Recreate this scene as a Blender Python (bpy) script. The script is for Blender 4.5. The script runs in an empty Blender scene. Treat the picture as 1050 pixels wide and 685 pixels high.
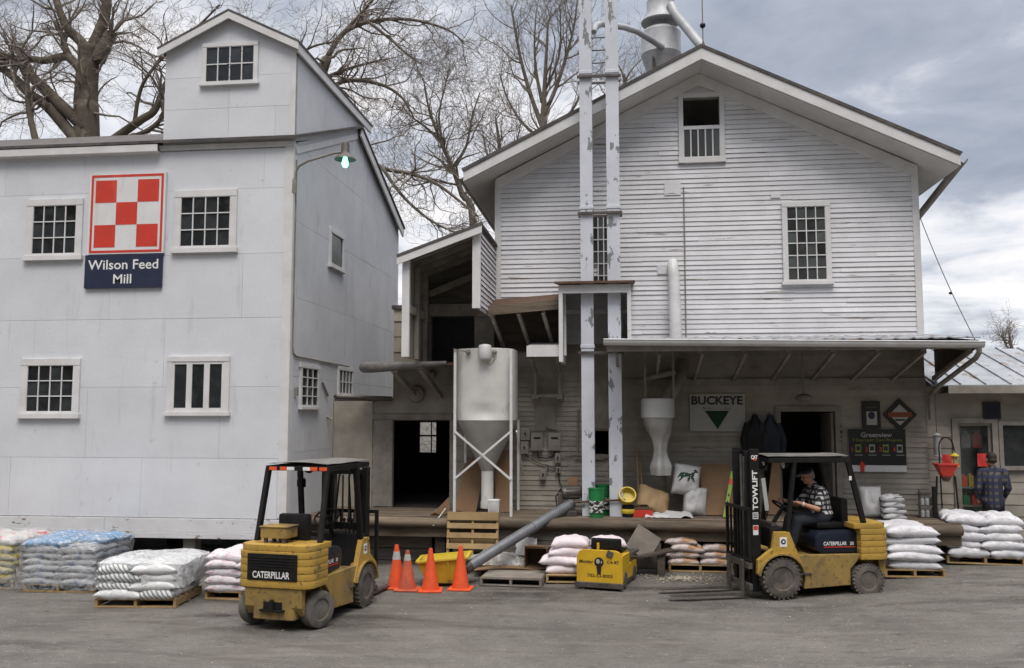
import bpy, bmesh, math, random
import numpy as np
from mathutils import Vector, Matrix, noise
R = math.radians
rng = random.Random(7)
S = bpy.context.scene
col = S.collection

# ------------------------------------------------------------------ camera, sky, sun, exposure
FPX, CAMH = 920.0, 2.7
YAW, PIT = R(7.0), R(5.12)
cam = bpy.data.cameras.new('camera')
cam.sensor_width = 36.0
cam.lens = FPX / 1050 * 36
cam.clip_start, cam.clip_end = 0.1, 3000
camo = bpy.data.objects.new('camera', cam)
camo.location = (0, 0, CAMH)
camo.rotation_euler = (R(90) + PIT, 0, YAW)
col.objects.link(camo)
S.camera = camo

SUN_EL, SUN_AZ = 60.0, 166.0          # azimuth clockwise from +Y
w = bpy.data.worlds.new('World')
S.world = w
w.use_nodes = True
nt = w.node_tree
nt.nodes.clear()
N = nt.nodes.new
out = N('ShaderNodeOutputWorld')
bg = N('ShaderNodeBackground')
bg.inputs['Strength'].default_value = 0.1
sky = N('ShaderNodeTexSky')
sky.sky_type = 'NISHITA'
sky.sun_disc = False
sky.sun_elevation = R(SUN_EL)
sky.sun_rotation = R(SUN_AZ)
tc = N('ShaderNodeTexCoord')
sep = N('ShaderNodeSeparateXYZ')
nt.links.new(tc.outputs['Generated'], sep.inputs[0])
# cloud deck: project direction on a plane overhead, so that clouds get flatter towards the horizon
def wmath(op, a, b=None, c=None):
    n = N('ShaderNodeMath'); n.operation = op
    for i, x in enumerate((a, b, c)):
        if x is None: continue
        if isinstance(x, (int, float)): n.inputs[i].default_value = x
        else: nt.links.new(x, n.inputs[i])
    return n.outputs[0]
zz = wmath('ADD', wmath('MAXIMUM', sep.outputs[2], 0.0), 0.16)
px_ = wmath('DIVIDE', sep.outputs[0], zz)
py_ = wmath('DIVIDE', sep.outputs[1], zz)
cmb = N('ShaderNodeCombineXYZ')
nt.links.new(px_, cmb.inputs[0]); nt.links.new(py_, cmb.inputs[1])
cmb.inputs[2].default_value = 3.7
def wnoise(scale, detail, rough, dist=0.0):
    n = N('ShaderNodeTexNoise')
    n.inputs['Scale'].default_value = scale; n.inputs['Detail'].default_value = detail
    n.inputs['Roughness'].default_value = rough; n.inputs['Distortion'].default_value = dist
    nt.links.new(cmb.outputs[0], n.inputs['Vector'])
    return n.outputs['Fac']
big = wnoise(0.80, 5, 0.55, 0.5)
fine = wnoise(2.6, 7, 0.6, 0.4)
mixv = wmath('ADD', wmath('MULTIPLY', big, 0.62), wmath('MULTIPLY', fine, 0.38))
# the cloud base is darker high in the north-east and opens up, thin and bright, low over the horizon
low = wmath('MULTIPLY', wmath('SUBTRACT', 0.24, wmath('MINIMUM', sep.outputs[2], 0.55)), 0.62)
left = wmath('ADD', wmath('MULTIPLY', wmath('ADD', sep.outputs[0], -0.05), -0.10), wmath('MULTIPLY', wmath('MAXIMUM', wmath('SUBTRACT', sep.outputs[2], 0.42), 0.0), 0.9))
amp = wmath('MULTIPLY_ADD', wmath('SUBTRACT', mixv, 0.5), 1.4, 0.525)
fac = wmath('ADD', wmath('ADD', amp, low), left)
ramp = N('ShaderNodeValToRGB')
cr = ramp.color_ramp
cr.elements[0].position = 0.33; cr.elements[0].color = (0.285, 0.32, 0.385, 1)
cr.elements[1].position = 0.70; cr.elements[1].color = (0.97, 0.935, 0.915, 1)
e = cr.elements.new(0.47); e.color = (0.40, 0.43, 0.50, 1)
e = cr.elements.new(0.57); e.color = (0.70, 0.71, 0.75, 1)
nt.links.new(fac, ramp.inputs[0])
scl = N('ShaderNodeMix'); scl.data_type = 'RGBA'; scl.blend_type = 'MULTIPLY'; scl.inputs[0].default_value = 1
nt.links.new(ramp.outputs[0], scl.inputs[6]); zen = N('ShaderNodeMapRange'); zen.inputs[1].default_value = 0.40; zen.inputs[2].default_value = 0.95; zen.inputs[3].default_value = 8.1; zen.inputs[4].default_value = 21.0
nt.links.new(sep.outputs[2], zen.inputs[0])                 # an overcast sky is brightest overhead
zc = N('ShaderNodeCombineXYZ'); [nt.links.new(zen.outputs[0], zc.inputs[k]) for k in range(3)]
nt.links.new(zc.outputs[0], scl.inputs[7])
mx = N('ShaderNodeMix'); mx.data_type = 'RGBA'; mx.inputs[0].default_value = 0.93
nt.links.new(sky.outputs[0], mx.inputs[6]); nt.links.new(scl.outputs[2], mx.inputs[7])
nt.links.new(mx.outputs[2], bg.inputs[0]); nt.links.new(bg.outputs[0], out.inputs[0])

sl = bpy.data.lights.new('sun', 'SUN')
sl.energy = 1.3; sl.angle = R(26); sl.color = (1.0, 0.93, 0.85)
so = bpy.data.objects.new('sun', sl)
_e, _a = R(SUN_EL), R(SUN_AZ)
to_sun = Vector((math.sin(_a) * math.cos(_e), math.cos(_a) * math.cos(_e), math.sin(_e)))
so.rotation_euler = (-to_sun).to_track_quat('-Z', 'Y').to_euler()
so.location = to_sun * 60
col.objects.link(so)
S.view_settings.view_transform = 'Standard'
S.view_settings.look = 'None'
S.view_settings.exposure = 0.57
S.view_settings.gamma = 1.0
S.view_settings.use_curve_mapping = False

# ------------------------------------------------------------------ photo-plane measurements
_fw = Vector((-math.sin(YAW) * math.cos(PIT), math.cos(YAW) * math.cos(PIT), math.sin(PIT)))
_rt = Vector((math.cos(YAW), math.sin(YAW), 0))
_up = _rt.cross(_fw)
def ray(u, v): return _fw + _rt * ((u - 525) / FPX) + _up * ((342.5 - v) / FPX)
def at(u, v, Y):
    r = ray(u, v); t = Y / r.y; return Vector((r.x * t, Y, CAMH + r.z * t))
def atx(u, v, X):
    r = ray(u, v); t = X / r.x; return Vector((X, r.y * t, CAMH + r.z * t))
def rect(u0, v0, u1, v1, Y):
    a, b = at(u0, v0, Y), at(u1, v1, Y); return a.x, b.x, b.z, a.z        # x0,x1,z0,z1
def sp(t, k=3.0): return math.log1p(math.exp(max(-30, min(30, t * k)))) / k
def g(x, y):
    "ground height: the yard rises gently towards the shop on the right"
    h = 0.05 * sp(min(x, 14) - 2.0) + 0.06 * sp(min(y, 17.5) - 14.3) * min(1, max(0, (x + 6) / 5))
    return h

# ------------------------------------------------------------------ materials
def pmat(name, c1, c2=None, scale=3.0, detail=5, rough=0.7, bump=0.0, bscale=None, island=0.0, metal=0.0,
         c3=None, t3=0.62, s3=6.0, stretch=(1, 1, 1), stretch3=None, w3=0.05, spec=0.4, coat=0.0, soft=(0.35, 0.65), specks=()):
    m = bpy.data.materials.new(name); m.use_nodes = True
    t = m.node_tree; L = t.links.new; P = t.nodes['Principled BSDF']; A = t.nodes.new
    c2 = c2 or tuple(x * 0.8 for x in c1)
    tc = A('ShaderNodeTexCoord')
    mp = A('ShaderNodeMapping'); mp.inputs['Scale'].default_value = stretch; L(tc.outputs['Object'], mp.inputs[0])
    n1 = A('ShaderNodeTexNoise'); n1.inputs['Scale'].default_value = scale; n1.inputs['Detail'].default_value = detail
    n1.inputs['Roughness'].default_value = 0.62
    L(mp.outputs[0], n1.inputs['Vector'])
    mr = A('ShaderNodeMapRange'); mr.inputs[1].default_value = soft[0]; mr.inputs[2].default_value = soft[1]
    L(n1.outputs['Fac'], mr.inputs[0])
    mx = A('ShaderNodeMix'); mx.data_type = 'RGBA'
    L(mr.outputs[0], mx.inputs[0]); mx.inputs[6].default_value = (*c1, 1); mx.inputs[7].default_value = (*c2, 1)
    o = mx.outputs[2]
    if island:
        ge = A('ShaderNodeNewGeometry'); mr2 = A('ShaderNodeMapRange')
        mr2.inputs[3].default_value = 1 - island; mr2.inputs[4].default_value = 1 + island
        L(ge.outputs['Random Per Island'], mr2.inputs[0])
        hs = A('ShaderNodeHueSaturation'); L(mr2.outputs[0], hs.inputs['Value']); L(o, hs.inputs['Color']); o = hs.outputs[0]
    if c3:
        mp3 = A('ShaderNodeMapping'); mp3.inputs['Scale'].default_value = stretch3 or stretch; mp3.inputs['Location'].default_value = (3.1, 7.7, 1.3)
        L(tc.outputs['Object'], mp3.inputs[0])
        n3 = A('ShaderNodeTexNoise'); n3.inputs['Scale'].default_value = s3; n3.inputs['Detail'].default_value = 7; n3.inputs['Roughness'].default_value = 0.65
        L(mp3.outputs[0], n3.inputs['Vector'])
        m3 = A('ShaderNodeMapRange'); m3.inputs[1].default_value = t3; m3.inputs[2].default_value = t3 + w3; L(n3.outputs['Fac'], m3.inputs[0])
        x3 = A('ShaderNodeMix'); x3.data_type = 'RGBA'; L(m3.outputs[0], x3.inputs[0]); L(o, x3.inputs[6]); x3.inputs[7].default_value = (*c3, 1); o = x3.outputs[2]
    for k, (sc_, th_, wd_, cl_, st_) in enumerate(specks):
        mp4 = A('ShaderNodeMapping'); mp4.inputs['Scale'].default_value = st_; mp4.inputs['Location'].default_value = (k * 3.3 + 1, 5.1 - k, k * 2.7); L(tc.outputs['Object'], mp4.inputs[0])
        n4 = A('ShaderNodeTexNoise'); n4.inputs['Scale'].default_value = sc_; n4.inputs['Detail'].default_value = 6; n4.inputs['Roughness'].default_value = .6; L(mp4.outputs[0], n4.inputs['Vector'])
        m4 = A('ShaderNodeMapRange'); m4.inputs[1].default_value = th_; m4.inputs[2].default_value = th_ + wd_; L(n4.outputs['Fac'], m4.inputs[0])
        x4 = A('ShaderNodeMix'); x4.data_type = 'RGBA'; L(m4.outputs[0], x4.inputs[0]); L(o, x4.inputs[6]); x4.inputs[7].default_value = (*cl_, 1); o = x4.outputs[2]
    L(o, P.inputs['Base Color'])
    P.inputs['Roughness'].default_value = rough; P.inputs['Metallic'].default_value = metal
    P.inputs['Specular IOR Level'].default_value = spec
    P.inputs['Coat Weight'].default_value = coat
    if bump:
        nb = A('ShaderNodeTexNoise'); nb.inputs['Scale'].default_value = bscale or scale * 4; nb.inputs['Detail'].default_value = 5
        L(mp.outputs[0], nb.inputs['Vector'])
        b = A('ShaderNodeBump'); b.inputs['Strength'].default_value = bump; b.inputs['Distance'].default_value = 0.02
        L(nb.outputs['Fac'], b.inputs['Height']); L(b.outputs[0], P.inputs['Normal'])
    return m

M = {}
M['panel'] = pmat('white painted sheet siding', (.645, .66, .695), (.575, .59, .62), 0.9, 8, .6, .12, 14, island=.035,
                  c3=(.40, .39, .37), t3=.60, s3=1.6, stretch3=(3.0, 3.0, .45), w3=.34, specks=((11, .70, .03, (.30, .24, .19), (1, 1, 1)), (5, .66, .10, (.47, .46, .45), (1, 1, 1))))
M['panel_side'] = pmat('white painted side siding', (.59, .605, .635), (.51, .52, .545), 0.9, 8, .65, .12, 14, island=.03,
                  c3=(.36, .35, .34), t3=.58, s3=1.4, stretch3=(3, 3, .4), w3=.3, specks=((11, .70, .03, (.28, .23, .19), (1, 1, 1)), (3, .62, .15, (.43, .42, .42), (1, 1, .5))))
M['seam'] = pmat('grey seam backing', (.40, .40, .41), (.26, .26, .26), 5)
M['peel'] = pmat('peeling white board', (.64, .645, .66), (.56, .56, .57), 2, 8, .7, .2, 30, island=.04, c3=(.20, .17, .14), t3=.61, s3=3.2, stretch3=(1, 1, 3), w3=.02)
M['clap'] = pmat('white clapboard', (.68, .685, .71), (.58, .58, .60), 1.7, 8, .7, .15, 25, island=.07, c3=(.27, .23, .19), t3=.635, s3=1.7, stretch3=(.5, 1, 6), w3=.03, specks=((16, .72, .03, (.24, .19, .15), (.5, 1, 1.6)), (1.3, .60, .25, (.52, .50, .47), (2.5, 1, .5))))
M['clapdark'] = pmat('bare weathered butt edge of the boards', (.235, .165, .12), (.12, .088, .066), 3)
M['clapshade'] = pmat('grimy shade-toned clapboard', (.36, .335, .29), (.235, .215, .18), 1.5, 8, .75, .15, 25, island=.10, c3=(.16, .13, .10), t3=.62, s3=2.4, stretch3=(.6, 1, 4), w3=.12)  # grimy copy of the clapboard, with porch shade darkened into its colour
M['trim'] = pmat('white trim paint', (.66, .66, .665), (.56, .555, .55), 2.5, 7, .6, .1, 30, c3=(.27, .23, .19), t3=.70, s3=5, w3=.04)
M['trimgrey'] = pmat('weathered grey white timber', (.29, .27, .24), (.18, .165, .142), 3, 7, .75, .2, 30, c3=(.13, .11, .09), t3=.64, s3=6, stretch3=(1, 1, 1), w3=.08)
M['soffit'] = pmat('painted soffit', (.54, .53, .51), (.46, .45, .43), 2, 6, .7)
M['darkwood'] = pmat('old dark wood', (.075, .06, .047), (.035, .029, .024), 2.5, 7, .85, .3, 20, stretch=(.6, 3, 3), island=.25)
M['dockwood'] = pmat('worn dock timber', (.19, .148, .105), (.085, .066, .05), 2.2, 8, .85, .35, 18, stretch=(.5, 3, 3), island=.2, c3=(.05, .04, .032), t3=.62, s3=3, w3=.1)
M['dockface'] = pmat('grey dock face boards', (.155, .14, .12), (.075, .068, .06), 1.6, 8, .9, .3, 15, stretch=(.5, 3, 3), island=.18)
M['roof'] = pmat('dark roofing', (.11, .10, .095), (.055, .05, .05), 4, 6, .85, .2, 20)
M['tin'] = pmat('galvanised tin', (.42, .43, .445), (.30, .31, .325), 2.5, 7, .5, .08, 10, metal=.2, c3=(.27, .20, .15), t3=.66, s3=2.5, w3=.1)
M['tinroof'] = pmat('weathered painted tin roof', (.38, .40, .43), (.28, .30, .325), 2.2, 7, .5, .1, 12, metal=.25, c3=(.22, .17, .14), t3=.545, s3=3.1, stretch3=(1.2, .7, .7), w3=.05)
M['silo'] = pmat('dull white silo paint', (.64, .635, .615), (.52, .515, .49), 1.6, 7, .5, .5, 2.2, c3=(.27, .25, .22), t3=.64, s3=2.2, stretch3=(1.5, 1.5, .7), w3=.2)
M['silolow'] = pmat('grey hopper paint', (.45, .445, .43), (.35, .345, .33), 2.5, 6, .55, .1, 6)
M['whitemetal'] = pmat('white metal', (.66, .67, .67), (.56, .56, .56), 4, 6, .45, c3=(.25, .2, .16), t3=.72, s3=7, w3=.04)
M['leg'] = pmat('blue white flaking duct paint', (.60, .625, .68), (.52, .54, .59), 2, 6, .45, .08, 20, c3=(.20, .21, .22), t3=.585, s3=2.6, stretch3=(2.2, 2.2, .9), w3=.012)
M['glass'] = None
M['black'] = pmat('black paint', (.007, .007, .008), (.014, .013, .012), 5, 6, .55, spec=.22)
M['rubber'] = pmat('dusty rubber', (.055, .05, .045), (.13, .115, .10), 7, 6, .9, .3, 40)
M['rubberold'] = pmat('pale dusty rubber', (.075, .07, .064), (.14, .128, .112), 6, 6, .9, .3, 40)
M['yellow'] = pmat('worn yellow paint', (.44, .275, .050), (.34, .215, .045), 2.8, 7, .5, .06, 20, c3=(.10, .075, .05), t3=.60, s3=4.5, w3=.06, specks=((14, .60, .05, (.20, .11, .045), (1, 1, 1)), (2.2, .56, .25, (.24, .17, .06), (1, 1, .5)), (30, .66, .03, (.05, .04, .03), (1, 1, 1))))
M['yellowdirty'] = pmat('dirty yellow paint', (.34, .22, .055), (.215, .150, .055), 2.4, 8, .6, .06, 20, c3=(.07, .058, .045), t3=.51, s3=3.5, w3=.18, specks=((16, .59, .05, (.12, .075, .04), (1, 1, 1)), (5, .60, .12, (.20, .16, .11), (1, 1, .6))))
M['cartyellow'] = pmat('bright yellow cart paint', (.60, .375, .02), (.52, .31, .02), 4, 6, .42, c3=(.42, .40, .03), t3=.60, s3=3.4, w3=.08)
M['navy'] = pmat('navy hood', (.007, .011, .022), (.013, .017, .027), 4, 5, .4, spec=.3)
M['steel'] = pmat('grimy steel', (.13, .12, .11), (.07, .06, .055), 6, 6, .5, metal=.4, c3=(.12, .07, .04), t3=.6, s3=8, w3=.1)
M['auger'] = pmat('grey auger tube', (.20, .21, .225), (.145, .15, .16), 4, 6, .42, .05, 20, metal=.3)
M['rust'] = pmat('rusty metal', (.13, .072, .045), (.07, .045, .034), 7, 7, .85)
M['rim'] = pmat('dusty wheel rim', (.17, .115, .06), (.075, .055, .038), 6, 6, .7)
M['seatblack'] = pmat('black vinyl', (.007, .007, .008), (.013, .013, .013), 8, 5, .5, .15, 60, spec=.22)
M['white'] = pmat('white lettering', (.75, .75, .74), (.68, .68, .67), 10, 3, .5)
M['signwhite'] = pmat('sign white', (.70, .70, .70), (.62, .62, .62), 2, 6, .5, specks=((2, .56, .25, (.52, .50, .46), (2, 1, .3)),))
M['signgrey'] = pmat('aged sign board', (.40, .40, .38), (.33, .33, .31), 2, 6, .5)
M['red'] = pmat('sign red', (.60, .045, .025), (.50, .042, .028), 3, 6, .5, specks=((2, .58, .2, (.62, .10, .07), (1, 1, .4)), (24, .70, .03, (.45, .25, .2), (1, 1, 1))))
M['signnavy'] = pmat('sign navy', (.018, .024, .055), (.026, .033, .065), 3, 6, .4)
M['signblack'] = pmat('sign black', (.012, .013, .013), (.02, .02, .02), 3, 6, .4)
M['green'] = pmat('green plastic', (.02, .22, .065), (.015, .17, .05), 5, 5, .4)
M['cone'] = pmat('orange cone plastic', (.76, .10, .028), (.62, .085, .025), 5, 6, .55, c3=(.32, .10, .05), t3=.60, s3=9, w3=.12)
M['coneold'] = pmat('faded cone plastic', (.58, .115, .055), (.42, .09, .05), 5, 6, .65, c3=(.24, .09, .06), t3=.56, s3=8, w3=.12)
M['conegrey'] = pmat('grey reflective collar', (.50, .49, .47), (.36, .35, .34), 7, 5, .5)
M['binyellow'] = pmat('yellow plastic bin', (.60, .46, .04), (.50, .375, .035), 3, 6, .45, c3=(.26, .20, .06), t3=.57, s3=6, w3=.1)
M['pallet'] = pmat('pallet pine', (.42, .29, .14), (.28, .19, .095), 3, 7, .85, .25, 25, stretch=(1, 1, 1), island=.2)
M['palletgrey'] = pmat('grey pallet wood', (.25, .225, .19), (.16, .14, .12), 3, 7, .9, .25, 25, island=.15)
M['cardboard'] = pmat('cardboard', (.22, .135, .075), (.165, .10, .055), 2, 6, .85, .05, 10)
M['carddark'] = pmat('damp cardboard', (.12, .07, .045), (.08, .05, .035), 3, 6, .9)
M['kraft'] = pmat('kraft paper sack', (.36, .25, .13), (.28, .19, .10), 4, 6, .85, .3, 14)
M['sackwhite'] = pmat('white woven sack', (.52, .52, .515), (.40, .40, .40), 4, 6, .55, .35, 11)
M['pinkwhite'] = pmat('pinkish white sack', (.74, .665, .70), (.64, .565, .60), 3, 6, .5, .6, 11)
M['bark'] = pmat('grey brown bark', (.17, .145, .12), (.10, .085, .07), 5, 6, .95, .5, 12)
M['barkpale'] = pmat('mottled sycamore bark', (.14, .12, .09), (.07, .058, .045), 1.6, 7, .95, .8, 8, c3=(.21, .19, .155), t3=.60, s3=1.4, w3=.06)
M['twig'] = pmat('twig bark', (.27, .235, .205), (.17, .145, .125), 4, 3, .95)
M['skin'] = pmat('skin', (.47, .24, .16), (.40, .195, .13), 12, 4, .55)
M['hair'] = pmat('grey hair', (.30, .28, .26), (.2, .19, .18), 40, 4, .8)
M['hairdark'] = pmat('dark hair', (.02, .016, .013), (.03, .024, .02), 40, 4, .7)
M['denim'] = pmat('dark denim', (.011, .014, .021), (.018, .022, .03), 14, 4, .85, .2, 60)
M['stone'] = pmat('pebble', (.30, .28, .25), (.17, .16, .15), 30, 4, .9, island=.3)
M['lime'] = pmat('lime green rail', (.24, .37, .05), (.19, .29, .04), 6, 4, .5)
M['tarp'] = pmat('dirty tarp edge', (.20, .195, .185), (.11, .105, .098), 4, 6, .5, .3, 8)
M['darkgreen'] = pmat('dark green ink', (.008, .05, .022), (.006, .02, .012), 3)
M['grain'] = pmat('spilled grain', (.42, .38, .30), (.26, .23, .18), 20, 5, .9, island=.25)

def glassmat(name, c=(.022, .025, .028), rough=.05, var=.7):
    m = bpy.data.materials.new(name); m.use_nodes = True
    t = m.node_tree; L = t.links.new; P = t.nodes['Principled BSDF']; A = t.nodes.new
    ge = A('ShaderNodeNewGeometry'); rp = A('ShaderNodeValToRGB')
    L(ge.outputs['Random Per Island'], rp.inputs[0])
    k = rp.color_ramp
    k.elements[0].color = (*[x * (1 - var) for x in c], 1); k.elements[1].color = (*[x * (1 + var) for x in c], 1)
    e = k.elements.new(.85); e.color = (*[x * (1 + .4 * var) for x in c], 1)
    tc = A('ShaderNodeTexCoord'); n = A('ShaderNodeTexNoise'); n.inputs['Scale'].default_value = 5; n.inputs['Detail'].default_value = 6
    L(tc.outputs['Object'], n.inputs['Vector'])
    mx = A('ShaderNodeMix'); mx.data_type = 'RGBA'
    mr = A('ShaderNodeMapRange'); mr.inputs[1].default_value = .45; mr.inputs[2].default_value = .8; mr.inputs[4].default_value = .35
    L(n.outputs['Fac'], mr.inputs[0]); L(mr.outputs[0], mx.inputs[0]); L(rp.outputs[0], mx.inputs[6]); mx.inputs[7].default_value = (.10, .10, .095, 1)
    L(mx.outputs[2], P.inputs['Base Color'])
    mr2 = A('ShaderNodeMapRange'); mr2.inputs[3].default_value = rough; mr2.inputs[4].default_value = rough + .18
    L(n.outputs['Fac'], mr2.inputs[0]); L(mr2.outputs[0], P.inputs['Roughness'])
    b = A('ShaderNodeBump'); b.inputs['Strength'].default_value = .15; b.inputs['Distance'].default_value = .02
    n2 = A('ShaderNodeTexNoise'); n2.inputs['Scale'].default_value = 2.5; L(tc.outputs['Object'], n2.inputs['Vector'])
    L(n2.outputs['Fac'], b.inputs['Height']); L(b.outputs[0], P.inputs['Normal'])
    P.inputs['Specular IOR Level'].default_value = .45
    return m
M['glass'] = glassmat('old dusty window glass')
M['glasspale'] = glassmat('pale dirty window glass', (.055, .06, .06), .1, .7)

def printed(name, base, inks, seed=0.0, sx=9, sz=26, dens=.55, rough=.4):
    "a plastic sack with rows of small print blotches"
    m = pmat(name, base, tuple(x * .80 for x in base), 5, 7, rough, .85, 13)
    t = m.node_tree; L = t.links.new; A = t.nodes.new; P = t.nodes['Principled BSDF']
    src = P.inputs['Base Color'].links[0].from_socket
    tc = A('ShaderNodeTexCoord')
    for i, (ink, th, s) in enumerate(inks):
        mp = A('ShaderNodeMapping'); mp.inputs['Scale'].default_value = s; mp.inputs['Location'].default_value = (seed + i * 5.3, i * 2.1, 0)
        L(tc.outputs['Object'], mp.inputs[0])
        n = A('ShaderNodeTexNoise'); n.inputs['Scale'].default_value = 1; n.inputs['Detail'].default_value = 3; L(mp.outputs[0], n.inputs['Vector'])
        mr = A('ShaderNodeMapRange'); mr.inputs[1].default_value = th; mr.inputs[2].default_value = th + .03; L(n.outputs['Fac'], mr.inputs[0])
        x = A('ShaderNodeMix'); x.data_type = 'RGBA'; L(mr.outputs[0], x.inputs[0]); L(src, x.inputs[6]); x.inputs[7].default_value = (*ink, 1); src = x.outputs[2]
    L(src, P.inputs['Base Color'])
    return m
M['bag_blue'] = printed('silver and blue printed sack', (.45, .46, .48), [((.06, .065, .08), .58, (5, 30, 60)), ((.10, .23, .45), .62, (7, 9, 14))])
M['bag_bluetop'] = printed('blue printed sack', (.13, .30, .52), [((.62, .64, .68), .60, (9, 14, 20)), ((.40, .16, .12), .72, (14, 14, 14))])
M['bag_yellow'] = printed('yellow and grey sack', (.46, .42, .28), [((.55, .43, .04), .53, (4, 5, 14)), ((.18, .17, .16), .62, (8, 12, 30))])
M['bag_redtop'] = printed('white sack with red print', (.62, .60, .58), [((.62, .06, .05), .60, (6, 9, 9))])
M['bag_pink'] = printed('white sack with pink print', (.70, .66, .70), [((.60, .16, .20), .62, (7, 14, 40)), ((.35, .33, .38), .70, (9, 20, 60))])
M['bag_brown'] = printed('brown and white seed sack', (.55, .47, .44), [((.36, .20, .10), .56, (3, 4, 9)), ((.35, .07, .05), .70, (8, 10, 24))])
M['bag_white'] = printed('white plastic sack', (.70, .70, .735), [((.50, .50, .53), .60, (5, 7, 16)), ((.45, .14, .14), .72, (9, 11, 30)), ((.16, .17, .2), .72, (8, 14, 50))])
M['bag_dark'] = printed('grey and white print sack', (.50, .50, .51), [((.06, .065, .065), .55, (4, 6, 28))])

def hatchbag():
    m = printed('white sack with green print and black hatching', (.70, .71, .71), [((.05, .22, .13), .66, (10, 30, 60))])
    t = m.node_tree; L = t.links.new; A = t.nodes.new; P = t.nodes['Principled BSDF']
    src = P.inputs['Base Color'].links[0].from_socket
    tc = A('ShaderNodeTexCoord'); mp = A('ShaderNodeMapping'); mp.inputs['Rotation'].default_value = (0, R(40), 0); mp.inputs['Scale'].default_value = (4.2, 4.2, 4.2)
    L(tc.outputs['Object'], mp.inputs[0])
    wv = A('ShaderNodeTexWave'); wv.inputs['Scale'].default_value = 1.5; L(mp.outputs[0], wv.inputs['Vector'])
    gt = A('ShaderNodeMath'); gt.operation = 'GREATER_THAN'; gt.inputs[1].default_value = .66; L(wv.outputs['Fac'], gt.inputs[0])
    s = A('ShaderNodeSeparateXYZ'); L(tc.outputs['Object'], s.inputs[0])
    ab = A('ShaderNodeMath'); ab.operation = 'LESS_THAN'; ab.inputs[1].default_value = -.08; L(s.outputs[1], ab.inputs[0])
    ml = A('ShaderNodeMath'); ml.operation = 'MULTIPLY'; L(gt.outputs[0], ml.inputs[0]); L(ab.outputs[0], ml.inputs[1])
    x = A('ShaderNodeMix'); x.data_type = 'RGBA'; L(ml.outputs[0], x.inputs[0]); L(src, x.inputs[6]); x.inputs[7].default_value = (.20, .22, .22, 1)
    L(x.outputs[2], P.inputs['Base Color']); return m
M['bag_hatch'] = hatchbag()

def filmmat(name, c, alpha, rough=.22, bs=7.0):
    m = bpy.data.materials.new(name); m.use_nodes = True
    t = m.node_tree; L = t.links.new; P = t.nodes['Principled BSDF']; A = t.nodes.new
    tc = A('ShaderNodeTexCoord'); n = A('ShaderNodeTexNoise'); n.inputs['Scale'].default_value = bs; n.inputs['Detail'].default_value = 6; n.inputs['Distortion'].default_value = 1.5
    L(tc.outputs['Object'], n.inputs['Vector'])
    mr = A('ShaderNodeMapRange'); mr.inputs[1].default_value = .3; mr.inputs[2].default_value = .75
    mr.inputs[3].default_value = max(0, alpha - .25); mr.inputs[4].default_value = min(1, alpha + .3)
    L(n.outputs['Fac'], mr.inputs[0]); L(mr.outputs[0], P.inputs['Alpha'])
    b = A('ShaderNodeBump'); b.inputs['Strength'].default_value = .8; b.inputs['Distance'].default_value = .04
    L(n.outputs['Fac'], b.inputs['Height']); L(b.outputs[0], P.inputs['Normal'])
    P.inputs['Base Color'].default_value = (*c, 1); P.inputs['Roughness'].default_value = rough
    return m
M['film'] = filmmat('clear stretch wrap', (.62, .63, .65), .22)
M['filmwhite'] = filmmat('milky plastic sheet', (.70, .71, .73), .62)

def plaid(name, a, b, c, s=16.0):
    m = bpy.data.materials.new(name); m.use_nodes = True
    t = m.node_tree; L = t.links.new; P = t.nodes['Principled BSDF']; A = t.nodes.new
    tc = A('ShaderNodeTexCoord'); sp_ = A('ShaderNodeSeparateXYZ'); L(tc.outputs['Object'], sp_.inputs[0])
    def band(sock, k, off, th):
        x = A('ShaderNodeMath'); x.operation = 'MULTIPLY_ADD'; L(sock, x.inputs[0]); x.inputs[1].default_value = k; x.inputs[2].default_value = off
        f = A('ShaderNodeMath'); f.operation = 'FRACT'; L(x.outputs[0], f.inputs[0])
        q = A('ShaderNodeMath'); q.operation = 'LESS_THAN'; L(f.outputs[0], q.inputs[0]); q.inputs[1].default_value = th; return q.outputs[0]
    ad = A('ShaderNodeMath'); ad.operation = 'ADD'; L(sp_.outputs[0], ad.inputs[0]); L(sp_.outputs[1], ad.inputs[1])
    h = band(sp_.outputs[2], s, .3, .42); v = band(ad.outputs[0], s, .1, .42)
    x1 = A('ShaderNodeMix'); x1.data_type = 'RGBA'; L(h, x1.inputs[0]); x1.inputs[6].default_value = (*a, 1); x1.inputs[7].default_value = (*b, 1)
    x2 = A('ShaderNodeMix'); x2.data_type = 'RGBA'; x2.inputs[7].default_value = (*c, 1)
    L(v, x2.inputs[0]); L(x1.outputs[2], x2.inputs[6])
    L(x2.outputs[2], P.inputs['Base Color']); P.inputs['Roughness'].default_value = .9; return m
M['plaidbw'] = plaid('black and white checked cotton', (.50, .50, .50), (.035, .035, .04), (.02, .02, .022), 13)
M['plaidblue'] = plaid('blue and tan plaid flannel', (.028, .034, .075), (.10, .085, .06), (.022, .025, .045), 9)

def emis(name, c, s):
    m = bpy.data.materials.new(name); m.use_nodes = True
    P = m.node_tree.nodes['Principled BSDF']
    P.inputs['Base Color'].default_value = (*c, 1); P.inputs['Emission Color'].default_value = (*c, 1); P.inputs['Emission Strength'].default_value = s
    return m
M['lampglow'] = emis('glowing mercury lamp', (.22, 1.0, .62), 2.6)

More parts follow.
